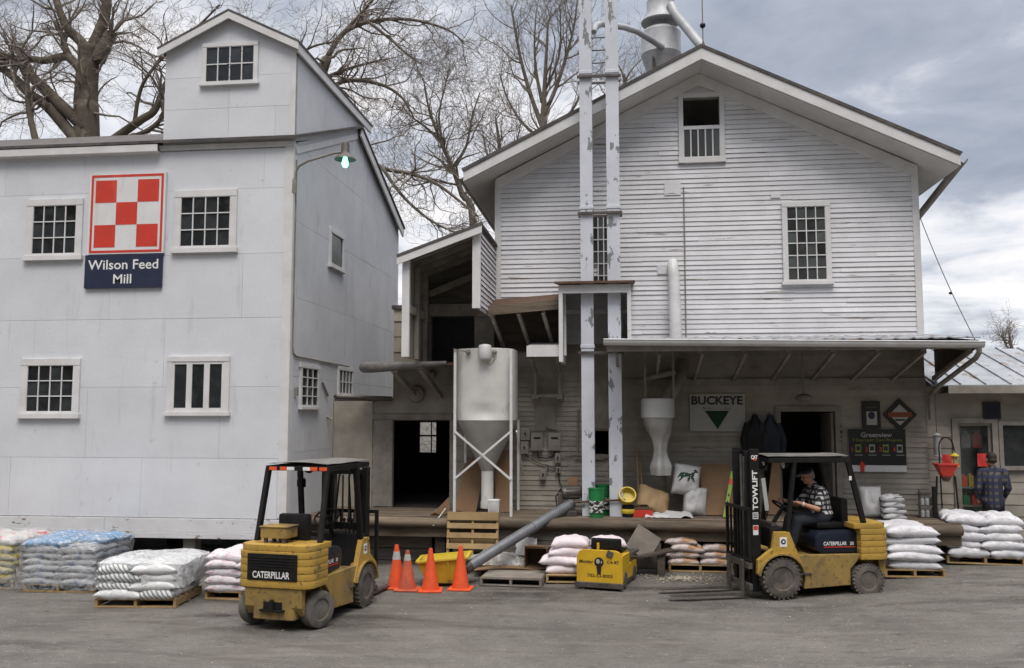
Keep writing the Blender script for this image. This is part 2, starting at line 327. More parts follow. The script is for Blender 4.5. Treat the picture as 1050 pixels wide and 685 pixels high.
# ------------------------------------------------------------------ mesh builder and object bookkeeping
class MB:
    def __init__(s): s.v, s.f, s.m = [], [], []
    def add(s, vs, fs, mi=0):
        o = len(s.v); s.v += [tuple(p) for p in vs]
        for f in fs: s.f.append(tuple(o + i for i in f)); s.m.append(mi)
        return s
    def hexa(s, p, mi=0):
        return s.add(p, [(0, 3, 2, 1), (4, 5, 6, 7), (0, 1, 5, 4), (1, 2, 6, 5), (2, 3, 7, 6), (3, 0, 4, 7)], mi)
    def box(s, x0, x1, y0, y1, z0, z1, mi=0):
        return s.hexa([(x0, y0, z0), (x1, y0, z0), (x1, y1, z0), (x0, y1, z0), (x0, y0, z1), (x1, y0, z1), (x1, y1, z1), (x0, y1, z1)], mi)
    def obox(s, c, sz, mat=None, mi=0):
        h = [x / 2 for x in sz]; m = mat or Matrix.Identity(3); c = Vector(c)
        return s.hexa([c + m @ Vector((a * h[0], b * h[1], d * h[2])) for d in (-1, 1) for a, b in ((-1, -1), (1, -1), (1, 1), (-1, 1))], mi)
    def bar(s, p, q, w, h, mi=0, up=(0, 0, 1)):
        p, q = Vector(p), Vector(q); d = (q - p).normalized(); u = Vector(up)
        if abs(d.dot(u)) > .98: u = Vector((0, 1, 0))
        r = d.cross(u).normalized() * (w / 2); t = r.cross(d).normalized() * (h / 2)
        return s.hexa([p - r - t, p + r - t, q + r - t, q - r - t, p - r + t, p + r + t, q + r + t, q - r + t], mi)
    def tube(s, pts, r, n=8, mi=0, caps=True):
        pts = [Vector(p) for p in pts]; k = len(pts)
        rs = [r] * k if isinstance(r, (int, float)) else list(r)
        vs, fs = [], []; a = None
        for i, p in enumerate(pts):
            d = (pts[min(i + 1, k - 1)] - pts[max(i - 1, 0)]).normalized()
            if a is None:
                a = d.cross(Vector((0, 0, 1)) if abs(d.z) < .9 else Vector((0, 1, 0))).normalized()
            a = (a - d * a.dot(d)).normalized(); b = d.cross(a)
            for j in range(n):
                th = 2 * math.pi * j / n; vs.append(p + (a * math.cos(th) + b * math.sin(th)) * rs[i])
        for i in range(k - 1):
            for j in range(n):
                j2 = (j + 1) % n; fs.append((i * n + j, i * n + j2, (i + 1) * n + j2, (i + 1) * n + j))
        if caps: fs.append(tuple(range(n - 1, -1, -1))); fs.append(tuple((k - 1) * n + j for j in range(n)))
        return s.add(vs, fs, mi)
    def lathe(s, prof, c=(0, 0, 0), n=20, mi=0, axis=(0, 0, 1), sq=None):
        c = Vector(c); ax = Vector(axis).normalized(); q = Vector((0, 0, 1)).rotation_difference(ax); vs, fs = [], []
        for r, z in prof:
            for j in range(n):
                th = 2 * math.pi * j / n; x, y = math.cos(th), math.sin(th)
                if sq:
                    e = (abs(x) ** sq + abs(y) ** sq) ** (-1 / sq); x, y = x * e, y * e
                vs.append(c + q @ Vector((x * r, y * r, z)))
        for i in range(len(prof) - 1):
            for j in range(n):
                j2 = (j + 1) % n; fs.append((i * n + j, i * n + j2, (i + 1) * n + j2, (i + 1) * n + j))
        if prof[0][0] > 1e-4: fs.append(tuple(range(n - 1, -1, -1)))
        if prof[-1][0] > 1e-4: fs.append(tuple((len(prof) - 1) * n + j for j in range(n)))
        return s.add(vs, fs, mi)
    def prism(s, poly, d, mi=0):
        d = Vector(d); poly = [Vector(p) for p in poly]; n = len(poly)
        fs = [tuple(range(n - 1, -1, -1)), tuple(range(n, 2 * n))] + [(i, (i + 1) % n, n + (i + 1) % n, n + i) for i in range(n)]
        return s.add(poly + [p + d for p in poly], fs, mi)
    def ell(s, c, r, mat=None, nu=14, nv=9, mi=0):
        c = Vector(c); m = mat or Matrix.Identity(3); vs = [c + m @ Vector((0, 0, -r[2]))]; fs = []
        for i in range(1, nv):
            ph = -math.pi / 2 + math.pi * i / nv
            for j in range(nu):
                th = 2 * math.pi * j / nu
                vs.append(c + m @ Vector((r[0] * math.cos(ph) * math.cos(th), r[1] * math.cos(ph) * math.sin(th), r[2] * math.sin(ph))))
        vs.append(c + m @ Vector((0, 0, r[2]))); k = len(vs) - 1
        for j in range(nu):
            fs.append((0, 1 + (j + 1) % nu, 1 + j)); b = 1 + (nv - 2) * nu; fs.append((k, b + j, b + (j + 1) % nu))
            for i in range(nv - 2):
                a = 1 + i * nu; fs.append((a + j, a + (j + 1) % nu, a + nu + (j + 1) % nu, a + nu + j))
        return s.add(vs, fs, mi)
    def sheet(s, fn, nu, nv, mi=0):
        vs = [fn(i / nu, j / nv) for j in range(nv + 1) for i in range(nu + 1)]
        return s.add(vs, [(j * (nu + 1) + i, j * (nu + 1) + i + 1, (j + 1) * (nu + 1) + i + 1, (j + 1) * (nu + 1) + i) for j in range(nv) for i in range(nu)], mi)
    def mesh(s, name, mats, smooth=False, bevel=0, recalc=True):
        me = bpy.data.meshes.new(name); me.from_pydata(s.v, [], s.f)
        mats = mats if isinstance(mats, (list, tuple)) else [mats]
        for m in mats: me.materials.append(M[m] if isinstance(m, str) else m)
        if len(mats) > 1: me.polygons.foreach_set('material_index', s.m)
        if recalc:
            b = bmesh.new(); b.from_mesh(me); bmesh.ops.recalc_face_normals(b, faces=b.faces)
            if bevel: bmesh.ops.bevel(b, geom=[x for x in b.edges if len(x.link_faces) == 2 and x.calc_face_angle(0) > .6], offset=bevel, segments=2, affect='EDGES', profile=.6, clamp_overlap=True)
            b.to_mesh(me); b.free()
        if smooth:
            me.polygons.foreach_set('use_smooth', [True] * len(me.polygons)); me.set_sharp_from_angle(angle=R(38))
        return me
    def build(s, name, mats, parent=None, smooth=False, bevel=0, local=False, recalc=True):
        "world coordinates unless local; becomes ONE mesh object"
        me = s.mesh(name, mats, smooth, bevel, recalc)
        o = bpy.data.objects.new(name, me); col.objects.link(o)
        if parent is not None:
            o.parent = parent
            if not local:
                r = parent
                while r.parent: r = r.parent
                me.transform((Matrix.Translation(r.location) @ r.rotation_euler.to_matrix().to_4x4()).inverted())
                if parent.parent is not None or parent.type == 'MESH':
                    mm = Matrix.Identity(4); q = parent
                    while q.parent: mm = Matrix.Translation(q.location) @ mm; q = q.parent
                    me.transform(mm.inverted())
        elif not local:
            a = np.array(s.v); c = Vector(((a[:, 0].min() + a[:, 0].max()) / 2, (a[:, 1].min() + a[:, 1].max()) / 2, a[:, 2].min()))
            me.transform(Matrix.Translation(-c)); o.location = c
        return o

def tag(o, label=None, cat=None, group=None, kind=None):
    if label: o['label'] = label
    if cat: o['category'] = cat
    if group: o['group'] = group
    if kind: o['kind'] = kind
    return o
def thing(name, label, cat, loc=(0, 0, 0), rz=0.0, group=None):
    o = bpy.data.objects.new(name, None); col.objects.link(o); o.empty_display_size = .2
    o.location = loc; o.rotation_euler = (0, 0, rz); return tag(o, label, cat, group)
def copy_tree(o, parent=None):
    c = o.copy(); col.objects.link(c)
    if parent is not None: c.parent = parent
    for ch in list(o.children): copy_tree(ch, c)
    return c

_txt = {}
def text_geo(s, bold=.0):
    if (s, bold) in _txt: return _txt[(s, bold)]
    cu = bpy.data.curves.new('lettering', 'FONT'); cu.body = s; cu.size = 1; cu.offset = bold; cu.resolution_u = 3
    o = bpy.data.objects.new('lettering', cu); col.objects.link(o)
    dg = bpy.context.evaluated_depsgraph_get(); dg.update()
    me = bpy.data.meshes.new_from_object(o.evaluated_get(dg))
    vs = [v.co.copy() for v in me.vertices]; fs = [tuple(p.vertices) for p in me.polygons]
    bpy.data.objects.remove(o); bpy.data.curves.remove(cu); bpy.data.meshes.remove(me)
    _txt[(s, bold)] = (vs, fs); return vs, fs
def lettering(s, origin, right, up, width, height, mat, parent, bold=.0, local=False, name='lettering', mb=None):
    "flat letters filling width x height, origin = lower left corner"
    vs, fs = text_geo(s, bold)
    x0 = min(v.x for v in vs); x1 = max(v.x for v in vs); y0 = min(v.y for v in vs); y1 = max(v.y for v in vs)
    o, r, u = Vector(origin), Vector(right).normalized(), Vector(up).normalized()
    P = [o + r * ((v.x - x0) / (x1 - x0) * width) + u * ((v.y - y0) / (y1 - y0) * height) for v in vs]
    b = mb or MB(); b.add(P, fs)
    if mb is None: return b.build(name, mat, parent, local=local, recalc=False)
def ordn(i): return ['first', 'second', 'third', 'fourth', 'fifth', 'sixth', 'seventh', 'eighth', 'ninth', 'tenth'][i]
def ss(t): t = max(0, min(1, t)); return t * t * (3 - 2 * t)
def nz(x, y, z=0.0): return noise.noise(Vector((x, y, z)))

# ------------------------------------------------------------------ ground
def build_ground():
    m = bpy.data.materials.new('packed gravel yard'); m.use_nodes = True
    t = m.node_tree; L = t.links.new; P = t.nodes['Principled BSDF']; A = t.nodes.new
    tc = A('ShaderNodeTexCoord')
    def nzn(scale, detail, st=(1, 1, 1), rough=.6, rot=0, dist=0):
        mp = A('ShaderNodeMapping'); mp.inputs['Scale'].default_value = st; mp.inputs['Rotation'].default_value = (0, 0, rot); L(tc.outputs['Object'], mp.inputs[0])
        n = A('ShaderNodeTexNoise'); n.inputs['Scale'].default_value = scale; n.inputs['Detail'].default_value = detail; n.inputs['Roughness'].default_value = rough
        n.inputs['Distortion'].default_value = dist
        L(mp.outputs[0], n.inputs['Vector']); return n.outputs['Fac']
    def mix(a, b, f, lo, hi):
        mr = A('ShaderNodeMapRange'); mr.inputs[1].default_value = lo; mr.inputs[2].default_value = hi; L(f, mr.inputs[0])
        x = A('ShaderNodeMix'); x.data_type = 'RGBA'; L(mr.outputs[0], x.inputs[0])
        for k, s in ((6, a), (7, b)):
            if isinstance(s, tuple): x.inputs[k].default_value = (*s, 1)
            else: L(s, x.inputs[k])
        return x.outputs[2]
    base = mix((.100, .094, .084), (.165, .156, .141), nzn(.5, 9, (1, 1, 1), .7), .35, .65)
    base = mix(base, (.055, .050, .043), nzn(.42, 7, (.5, 1.7, 1), .62, R(7), .6), .53, .66)      # dark damp streaks along the driving line
    base = mix(base, (.18, .172, .158), nzn(.9, 8, (.5, 1.7, 1), .65, R(-5)), .58, .76)             # pale dusty streaks
    base = mix(base, (.035, .032, .03), nzn(.8, 6, (1, 1, 1), .6, 0, .8), .69, .76)                  # oil stains
    base = mix(base, (.185, .177, .163), nzn(5, 10, (.7, 1.2, 1), .78, R(4)), .55, .66)
    base = mix(base, (.055, .05, .044), nzn(9, 9, (.5, 1.3, 1), .75, R(-3)), .56, .68)
    base = mix(base, (.36, .34, .31), nzn(30, 3), .64, .72)                                       # pale grit
    base = mix(base, (.05, .046, .042), nzn(42, 3), .62, .70)
    sx_ = A('ShaderNodeMapping'); sx_.inputs['Location'].default_value = (5.35 / .62, -11.85 / .26, 0); sx_.inputs['Scale'].default_value = (1 / .62, 1 / .26, 0); L(tc.outputs['Object'], sx_.inputs[0])
    ln = A('ShaderNodeVectorMath'); ln.operation = 'LENGTH'; L(sx_.outputs[0], ln.inputs[0])
    wob = A('ShaderNodeMath'); wob.operation = 'MULTIPLY_ADD'; L(nzn(1.7, 7), wob.inputs[0]); wob.inputs[1].default_value = 2.4; L(ln.outputs['Value'], wob.inputs[2])
    wet = A('ShaderNodeMapRange'); wet.inputs[1].default_value = 1.95; wet.inputs[2].default_value = 1.35; L(wob.outputs[0], wet.inputs[0])
    base = mix(base, (.045, .042, .038), wet.outputs[0], 0, 1)
    for cx_, cy_, sc_, colr, th in ((3.0, -22.0, .62, (.21, .195, .17), .90), (-9.0, -14.0, .50, (.075, .068, .058), .93)):
        mpw = A('ShaderNodeMapping'); mpw.inputs['Location'].default_value = (-cx_, -cy_, 0); L(tc.outputs['Object'], mpw.inputs[0])
        wv = A('ShaderNodeTexWave'); wv.wave_type = 'RINGS'; wv.rings_direction = 'Z'; wv.inputs['Scale'].default_value = sc_; wv.inputs['Distortion'].default_value = 3.0; wv.inputs['Detail'].default_value = 4; wv.inputs['Detail Scale'].default_value = .6; L(mpw.outputs[0], wv.inputs['Vector'])
        mw = A('ShaderNodeMapRange'); mw.inputs[1].default_value = th - .10; mw.inputs[2].default_value = th; L(wv.outputs['Fac'], mw.inputs[0])
        mk = A('ShaderNodeMapRange'); mk.inputs[1].default_value = .46; mk.inputs[2].default_value = .60; mk.inputs[4].default_value = .30; L(nzn(.7, 8, (.6, 1.4, 1), .7), mk.inputs[0])
        mm_ = A('ShaderNodeMath'); mm_.operation = 'MULTIPLY'; L(mw.outputs[0], mm_.inputs[0]); L(mk.outputs[0], mm_.inputs[1])
        base = mix(base, colr, mm_.outputs[0], 0, 1)
    L(base, P.inputs['Base Color'])
    rr = A('ShaderNodeMapRange'); rr.inputs[1].default_value = .4; rr.inputs[2].default_value = .7; rr.inputs[3].default_value = .95; rr.inputs[4].default_value = .72
    L(nzn(.42, 7, (.5, 1.7, 1), .62, R(7), .6), rr.inputs[0]); r2 = A('ShaderNodeMix'); L(wet.outputs[0], r2.inputs[0]); L(rr.outputs[0], r2.inputs[2]); r2.inputs[3].default_value = .12; L(r2.outputs[0], P.inputs['Roughness'])
    P.inputs['Specular IOR Level'].default_value = .3
    b1 = A('ShaderNodeBump'); b1.inputs['Strength'].default_value = .9; b1.inputs['Distance'].default_value = .02; L(nzn(40, 6), b1.inputs['Height'])
    b2 = A('ShaderNodeBump'); b2.inputs['Strength'].default_value = .5; b2.inputs['Distance'].default_value = .08; L(nzn(2.2, 6, (.6, 1.6, 1)), b2.inputs['Height']); L(b1.outputs[0], b2.inputs['Normal'])
    L(b2.outputs[0], P.inputs['Normal'])
    M['ground'] = m
    xs = [-1500, -600, -200, -80, -40] + [-24 + i * .5 for i in range(101)] + [40, 80, 200, 600, 1500]
    ys = [-600, -100, -30, -8] + [i * .5 for i in range(0, 57)] + [32, 45, 80, 200, 600, 2000]
    b = MB(); nx = len(xs)
    b.add([(x, y, g(x, y) + (.012 * nz(x * .9, y * 1.6) if -24 < x < 27 and 0 < y < 28 else 0)) for y in ys for x in xs],
          [(j * nx + i, j * nx + i + 1, (j + 1) * nx + i + 1, (j + 1) * nx + i) for j in range(len(ys) - 1) for i in range(nx - 1)])
    o = b.build('ground', 'ground', smooth=True, local=True, recalc=False); tag(o, kind='structure')
    b = MB()
    for i in range(900):
        x, y = rng.uniform(-11, 9), rng.uniform(8.5, 15.4)
        if rng.random() < .5: y = rng.uniform(12.5, 15.5)
        r = rng.choice((.005, .006, .008, .010, .014))
        b.ell((x, y, g(x, y) + r * .35), (r * rng.uniform(.8, 1.5), r * rng.uniform(.8, 1.5), r * .7), nu=5, nv=3)
    tag(b.build('loose_gravel', 'stone', local=True), kind='stuff')
    M['dryleaf'] = pmat('dry leaf', (.20, .13, .07), (.11, .08, .05), 9, 3, .9, island=.4)
    b = MB()
    for i in range(420):
        x, y = rng.uniform(-10, 8), 15.45 - abs(rng.gauss(0, 1.5)); a = rng.uniform(0, 6.28); r = rng.uniform(.012, .035); z = g(x, y) + .016
        if y < 9: continue
        b.add([(x + r * math.cos(a + k * 1.57) * (1 if k % 2 == 0 else .5), y + r * math.sin(a + k * 1.57) * (1 if k % 2 == 0 else .5), z + rng.uniform(0, .012)) for k in range(4)], [(0, 1, 2, 3)])
    tag(b.build('dry_leaves', 'dryleaf', local=True, recalc=False), kind='stuff')
    b = MB()                                       # far rise of the valley, out of sight from the yard
    n = 120
    for k, (d, hgt, s) in enumerate(((420, 26, 1.3), (640, 60, 2.2))):
        vs = []
        for i in range(n + 1):
            a = R(-100) + R(200) * i / n
            h = hgt * (.6 + .5 * nz(i * .09 * s, k * 7.0)) 
            for dd, hh in ((d - 150, -2), (d, h), (d + 200, -2)): vs.append((math.sin(a) * dd, math.cos(a) * dd, hh))
        b.add(vs, [(3 * i + j, 3 * i + 3 + j, 3 * i + 4 + j, 3 * i + 1 + j) for i in range(n) for j in (0, 1)])
    vs = []; n = 60  # added unseen ridge behind the camera, blocks low sky to darken the porch
    for i in range(n + 1):
        a = R(92) + R(176) * i / n
        for dd, hh in ((42, -.5), (58, 17 + 3 * nz(i * .8, 3)), (74, 33 + 4 * nz(i * .5, 9)), (120, 44), (180, 10)): vs.append((math.sin(a) * dd, math.cos(a) * dd, hh))
    b.add(vs, [(5 * i + j, 5 * i + 5 + j, 5 * i + 6 + j, 5 * i + 1 + j) for i in range(n) for j in range(4)])
    M['hill_blocker'] = pmat('hillside and added sky blocker', (.085, .085, .07), (.06, .055, .05), .05, 8, .95)
    tag(b.build('hills_and_sky_blocker', 'hill_blocker', local=True, smooth=True), kind='structure')
build_ground()

# ------------------------------------------------------------------ walls, windows
def pbox(b, P, s0, s1, z0, z1, n0, n1, mi=0):
    return b.hexa([P(s0, z0, n1), P(s1, z0, n1), P(s1, z0, n0), P(s0, z0, n0), P(s0, z1, n1), P(s1, z1, n1), P(s1, z1, n0), P(s0, z1, n0)], mi)
def front(Y): return lambda s, z, n: (s, Y - n, z)
def east(X): return lambda s, z, n: (X + n, s, z)
def west(X): return lambda s, z, n: (X - n, s, z)
def panel_wall(b, P, s0, s1, zs, cw, top=None, mi=0, mb=1, gap=.0022, off=0.0, mini=.0):
    "sheets with open seams over a darker backing; top(s) clips the highest row"
    rr = random.Random(int(abs(s0) * 100))
    for k in range(len(zs) - 1):
        x = s0 - cw * ((k * .43 + off) % 1.0); cuts = []
        while x < s1: cuts.append(x); x += cw
        cuts = sorted(set([s0] + [c for c in cuts if s0 + .15 < c < s1 - .15] + [s1]))
        for a, c in zip(cuts[:-1], cuts[1:]):
            th = .007 + rr.random() * .003
            z0, z1 = zs[k] + gap, zs[k + 1] - gap
            a2, c2 = a + gap * .8, c - gap * .8
            if top:
                za, zc = top(a2), top(c2)
                if min(za, zc) <= z0 + .01 and max(za, zc) <= z0 + .02: continue
                za, zc = max(z0 + .005, min(za, z1)), max(z0 + .005, min(zc, z1))
            else: za = zc = z1
            b.hexa([P(a2, z0, th), P(c2, z0, th), P(c2, z0, 0), P(a2, z0, 0), P(a2, za, th), P(c2, zc, th), P(c2, zc, 0), P(a2, za, 0)], mi)
def window(par, P, s0, s1, z0, z1, cols, rows, fw=.085, proud=.045, frame='trim', bars='trim', glass='glass', bw=.019, sill=True, label=None, skip=(), depth=-.014, head=.0):
    "casing proud of the wall; sash bars and separate panes inside it"
    b = MB()
    pbox(b, P, s0 - fw, s0, z0 - fw * .3, z1, -.02, proud); pbox(b, P, s1, s1 + fw, z0 - fw * .3, z1, -.02, proud)
    pbox(b, P, s0 - fw - head, s1 + fw + head, z1, z1 + fw, -.02, proud + .006)
    if sill: pbox(b, P, s0 - fw - .03, s1 + fw + .03, z0 - fw, z0 - fw * .3, -.02, proud + .035)
    pbox(b, P, s0, s1, z0 - fw * .3, z0, -.02, proud - .004)
    f = b.build('window', frame, par, bevel=.004)
    if label: f['label'] = label
    b = MB(); q = MB(); W, H = (s1 - s0), (z1 - z0)
    for i in range(cols + 1):
        s = s0 + W * i / cols; t = bw if 0 < i < cols else bw * .9
        pbox(b, P, max(s0, s - t / 2), min(s1, s + t / 2), z0, z1, .012 - depth, .030 - depth)
    for j in range(rows + 1):
        z = z0 + H * j / rows; t = bw if 0 < j < rows else bw * .9
        for i in range(cols):
            a = s0 + W * i / cols + bw / 2; c = s0 + W * (i + 1) / cols - bw / 2
            pbox(b, P, a, c, max(z0, z - t / 2), min(z1, z + t / 2), .013 - depth, .029 - depth)
    b.build('sash', bars, f)
    rr = random.Random(int(s0 * 1000) + int(z0 * 77))
    for j in range(rows):
        for i in range(cols):
            if (i, j) in skip: continue
            a = s0 + W * i / cols; c = s0 + W * (i + 1) / cols; zz0 = z0 + H * j / rows; zz1 = z0 + H * (j + 1) / rows
            t = [rr.uniform(-.009, .009) for _ in range(4)]
            q.add([P(a, zz0, .010 - depth + t[0]), P(c, zz0, .010 - depth + t[1]), P(c, zz1, .010 - depth + t[2]), P(a, zz1, .010 - depth + t[3])], [(0, 1, 2, 3)])
    q.build('glass', glass, f, recalc=False)
    return f
def siding(b, P, xl, xr, z0, z1, ex, openings=(), mi=0, md=1, seed=1, lap=.024):
    "lapped boards row by row; xl(z), xr(z) bound them, openings (s0,s1,z0,z1) stay open"
    rr = random.Random(seed); z = z0
    while z < z1 - .01:
        zt = min(z + ex, z1); zm = (z + zt) / 2
        L0, L1, R0, R1 = xl(z), xl(zt), xr(z), xr(zt)
        if R0 - L0 < .02: break
        iv = [(L0, R0)]
        for (a, c, oz0, oz1) in openings:
            if oz0 < zm < oz1:
                nv = []
                for (p, q) in iv:
                    if c <= p or a >= q: nv.append((p, q)); continue
                    if a > p: nv.append((p, a))
                    if c < q: nv.append((c, q))
                iv = nv
        for (p, q) in iv:
            cuts = [p]; x = p + rr.uniform(.8, 4)
            while x < q - .5: cuts.append(x); x += rr.uniform(2.4, 4.8)
            cuts.append(q)
            for a, c in zip(cuts[:-1], cuts[1:]):
                a1 = L1 if abs(a - L0) < 1e-6 else a; c1 = R1 if abs(c - R0) < 1e-6 else c
                if c1 < a1: c1 = a1 = (a1 + c1) / 2
                n0 = lap + rr.uniform(-.004, .006); n1 = .003; dz = rr.uniform(-.004, .004); dz2 = dz + rr.uniform(-.003, .003)
                g2 = .0015 if a != p else 0
                b.add([P(a + g2, z + dz, n0), P(c, z + dz2, n0), P(c1, zt + .004, n1), P(a1 + g2, zt + .004, n1)], [(0, 1, 2, 3)], mi)
                b.add([P(a + g2, z + dz, n0 - .0005), P(c, z + dz2, n0 - .0005), P(c, z + .003, -.002), P(a + g2, z + .003, -.002)], [(3, 2, 1, 0)], md)
        z = zt

# ------------------------------------------------------------------ the white mill house on the left
def mill_house():
    XR, YF, XW, YB, ZB, ZE = -5.6, 14.6, -15.0, 21.9, .68, 7.44
    YR, ZR = 18.25, 8.80
    root = thing('mill_house', 'tall white panelled mill house raised on posts, with a square tower on its roof', 'mill building', (-10, 14.6, 0))
    P = front(YF); E = east(XR)
    zs = [.96, 1.96, 3.17, 4.35, 5.46, 6.60, 7.30]
    b = MB(); panel_wall(b, P, XW, XR, zs, 2.42, off=.18); pbox(b, P, XW, XR, ZB, ZE, -.16, 0, 1)
    b.build('front_wall', ['panel', 'seam'], root)
    top = lambda s: (ZE + (ZR - ZE) * (s - YF) / (YR - YF) if s < YR else ZR - (ZR - ZE) * (s - YR) / (YB - YR)) - .06
    b = MB(); panel_wall(b, E, YF + .16, YR, [.70, 2.05, 3.35, 4.72, 6.05, 7.38, 9], 2.4, top, off=.3)
    panel_wall(b, E, YR, YB, [.70, 2.05, 3.35, 4.72, 6.05, 7.38, 9], 2.4, top, off=.1)
    b.prism([E(YF + .16, ZB, 0), E(YB, ZB, 0), E(YB, ZE - .06, 0), E(YR, ZR - .06, 0), E(YF + .16, ZE, 0)], (-.15, 0, 0), 1)
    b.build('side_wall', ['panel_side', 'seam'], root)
    b = MB(); b.box(XW, XR - .15, YB - .15, YB, ZB, ZE)
    b.prism([(XW, YF + .16, ZB), (XW, YB - .15, ZB), (XW, YB - .15, ZE - .06), (XW, YR, ZR - .06), (XW, YF + .16, ZE)], (.15, 0, 0))
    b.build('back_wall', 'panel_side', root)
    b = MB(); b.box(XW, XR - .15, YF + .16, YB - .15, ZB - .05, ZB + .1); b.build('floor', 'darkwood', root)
    # roof in two slopes
    b = MB(); x1 = XR + .14
    for (ya, za, yb, zb) in ((YF - .16, ZE - .02, YR, ZR + .02), (YB + .2, ZE - .03, YR, ZR + .02)):
        b.prism([(XW - .1, ya, za), (XW - .1, yb, zb), (XW - .1, yb, zb + .05), (XW - .1, ya, za + .05)], (x1 - XW + .1, 0, 0))
    b.build('roof', 'roof', root)
    b = MB()                                       # eave fascia and rake boards
    b.box(XW, XR - 2.42, YF - .15, YF - .115, ZE - .16, ZE - .03); b.box(XW, XR - 2.42, YF - .115, YF, ZE - .16, ZE - .14)
    b.bar((XR + .10, YR, ZR - .08), (XR + .10, YB + .15, ZE - .16), .04, .19); b.bar((XR + .022, YR - .02, ZR - .16), (XR + .022, YF + .05, ZE - .18), .03, .12)
    b.build('fascia', 'trim', root, bevel=.006)
    b = MB()
    b.box(XR - .14, XR + .020, YF - .024, YF - .004, ZB + .3, ZE - .05); b.box(XR + .001, XR + .0205, YF - .0045, YF + .15, ZB + .02, ZE - .05)
    b.build('corner_board', 'trim', root)
    b = MB(); b.box(XR + .001, XR + .02, YB - .12, YB, ZB, ZE - .2); b.build('corner_board', 'trim', root, bevel=.004)
    b = MB(); x = XW
    while x < XR:
        x2 = min(x + 3.1, XR + .02); b.box(x + .004, x2, YF - .03, YF - .0, .72, .945); x = x2
    b.box(XW, XR + .02, YF - .045, YF, ZB - .06, .715)
    b.build('skirt_board', 'peel', root, bevel=.004)
    b = MB(); b.box(XR - 2.44, XR + .03, YF - .05, YF, ZE - .12, ZE - .06); b.box(XR - 2.44, XR + .04, YF - .065, YF, ZE - .06, ZE - .035)
    b.build('drip_ledge', 'trim', root, bevel=.004)
    for x in (-14.2, -11.6, -9.4, -7.32, -5.78):
        for y in (YF + .2, 18.2, 21.6):
            b = MB(); b.box(x - .11, x + .11, y - .11, y + .11, -.1, ZB - .06); b.build('post', 'trimgrey' if y < 15 else 'darkwood', root, bevel=.01)
    # tower
    TX0, TX1, TY1, TE, TA = -7.985, XR + .012, 18.75, 9.16, 9.72
    tm = (TX0 + TX1) / 2
    b = MB(); T = front(YF - .012)
    ttop = lambda s: TE + (TA - TE) * (1 - abs(s - tm) / (tm - TX0))
    panel_wall(b, T, TX0, tm, [ZE - .02, 8.05, 8.62, 10], 3.4, ttop, off=.2); panel_wall(b, T, tm, TX1, [ZE - .02, 8.05, 8.62, 10], 3.4, ttop, off=.75)
    b.prism([T(TX0, ZE - .03, 0), T(TX1, ZE - .03, 0), T(TX1, TE, 0), T(tm, TA, 0), T(TX0, TE, 0)], (0, .1, 0), 1)
    b.box(TX0, TX0 + .1, YF + .1, TY1, ZE, TE, 0); b.box(TX0, TX1, TY1 - .1, TY1, ZE + .6, TE, 0)
    b.prism([(TX0, TY1 - .1, TE), (TX1, TY1 - .1, TE), (tm, TY1 - .1, TA)], (0, .1, 0), 0)
    TS = east(TX1 - .012)
    ef = lambda s: ZE + .03 + (ZR - ZE) * min(1, (s - YF) / (YR - YF))
    b.prism([TS(YF + .09, ZE, .012), TS(TY1, ef(TY1), .012), TS(TY1, TE, .012), TS(YF + .09, TE, .012)], (-.1, 0, 0), 2)
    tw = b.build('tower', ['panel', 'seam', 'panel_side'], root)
    b = MB()
    for s in (-1, 1):
        xe = tm + s * (tm - TX0 + .10); ze = TE - .045
        b.prism([(xe, YF - .16, ze), (tm, YF - .16, TA + .03), (tm, YF - .16, TA + .07), (xe, YF - .16, ze + .04)], (0, TY1 - YF + .52, 0))
    b.build('roof', 'roof', tw)
    b = MB()
    for s in (-1, 1):
        xe = tm + s * (tm - TX0 + .09); ze = TE - .04
        b.prism([(xe, YF - .155, ze - .13), (tm, YF - .155, TA - .10), (tm, YF - .155, TA + .028), (xe, YF - .155, ze)], (0, .03, 0))
    b.box(TX1 + .045, TX1 + .085, YF - .1, TY1 + .3, TE - .20, TE - .04)
    b.build('fascia', 'trim', tw)
    b = MB(); b.box(TX1 - .08, TX1 + .014, YF - .034, YF - .024, ZE, TE - .05); b.build('corner_board', 'trim', tw)
    # windows
    for (u0, v0, u1, v1, c, r_, lab) in ((36, 212, 78, 260, 4, 3, None), (187, 203, 236, 252, 4, 3, None), (30, 375, 75, 422, 4, 3, None)):
        x0, x1, z0, z1 = rect(u0, v0, u1, v1, YF); window(root, P, x0, x1, z0, z1, c, r_, fw=.12, proud=.05, label=lab)
    x0, x1, z0, z1 = rect(178, 371, 230, 421, YF); window(root, P, x0, x1, z0, z1, 3, 1, fw=.09, bw=.10, proud=.05, label='three tall panes between wide white bars')
    x0, x1, z0, z1 = rect(213, 50, 261, 83, YF)
    window(tw, T, x0, x1, z0, z1, 4, 2, fw=.075, bars='peel')
    a, c = atx(338.5, 234, XR), atx(349.5, 276, XR); window(root, E, a.y, c.y, 5.62, 6.22, 1, 1, fw=.09, glass='glasspale')
    window(root, E, 15.16, 15.98, 2.86, 3.52, 3, 4, fw=.075, head=.04)
    window(root, E, 17.25, 18.1, 3.12, 3.58, 4, 2, fw=.07)
    # conduit down the corner and back along the side
    b = MB(); b.tube([E(14.68, 7.1, .03), E(14.68, 3.86, .03), E(14.72, 3.74, .03), E(14.85, 3.70, .03), E(17.9, 3.68, .03)], .016, 6); b.build('conduit', 'trimgrey', root, smooth=True)
    b = MB(); b.box(XR + .02, XR + .06, 14.86, 14.93, 3.02, 3.16); b.bar((XR + .03, 16.25, 3.3), (XR + .03, 16.6, 3.05), .03, .02); b.tube([E(16.62, 2.66, .02), E(16.62, 2.60, .10), E(16.62, 2.52, .10)], .03, 7)
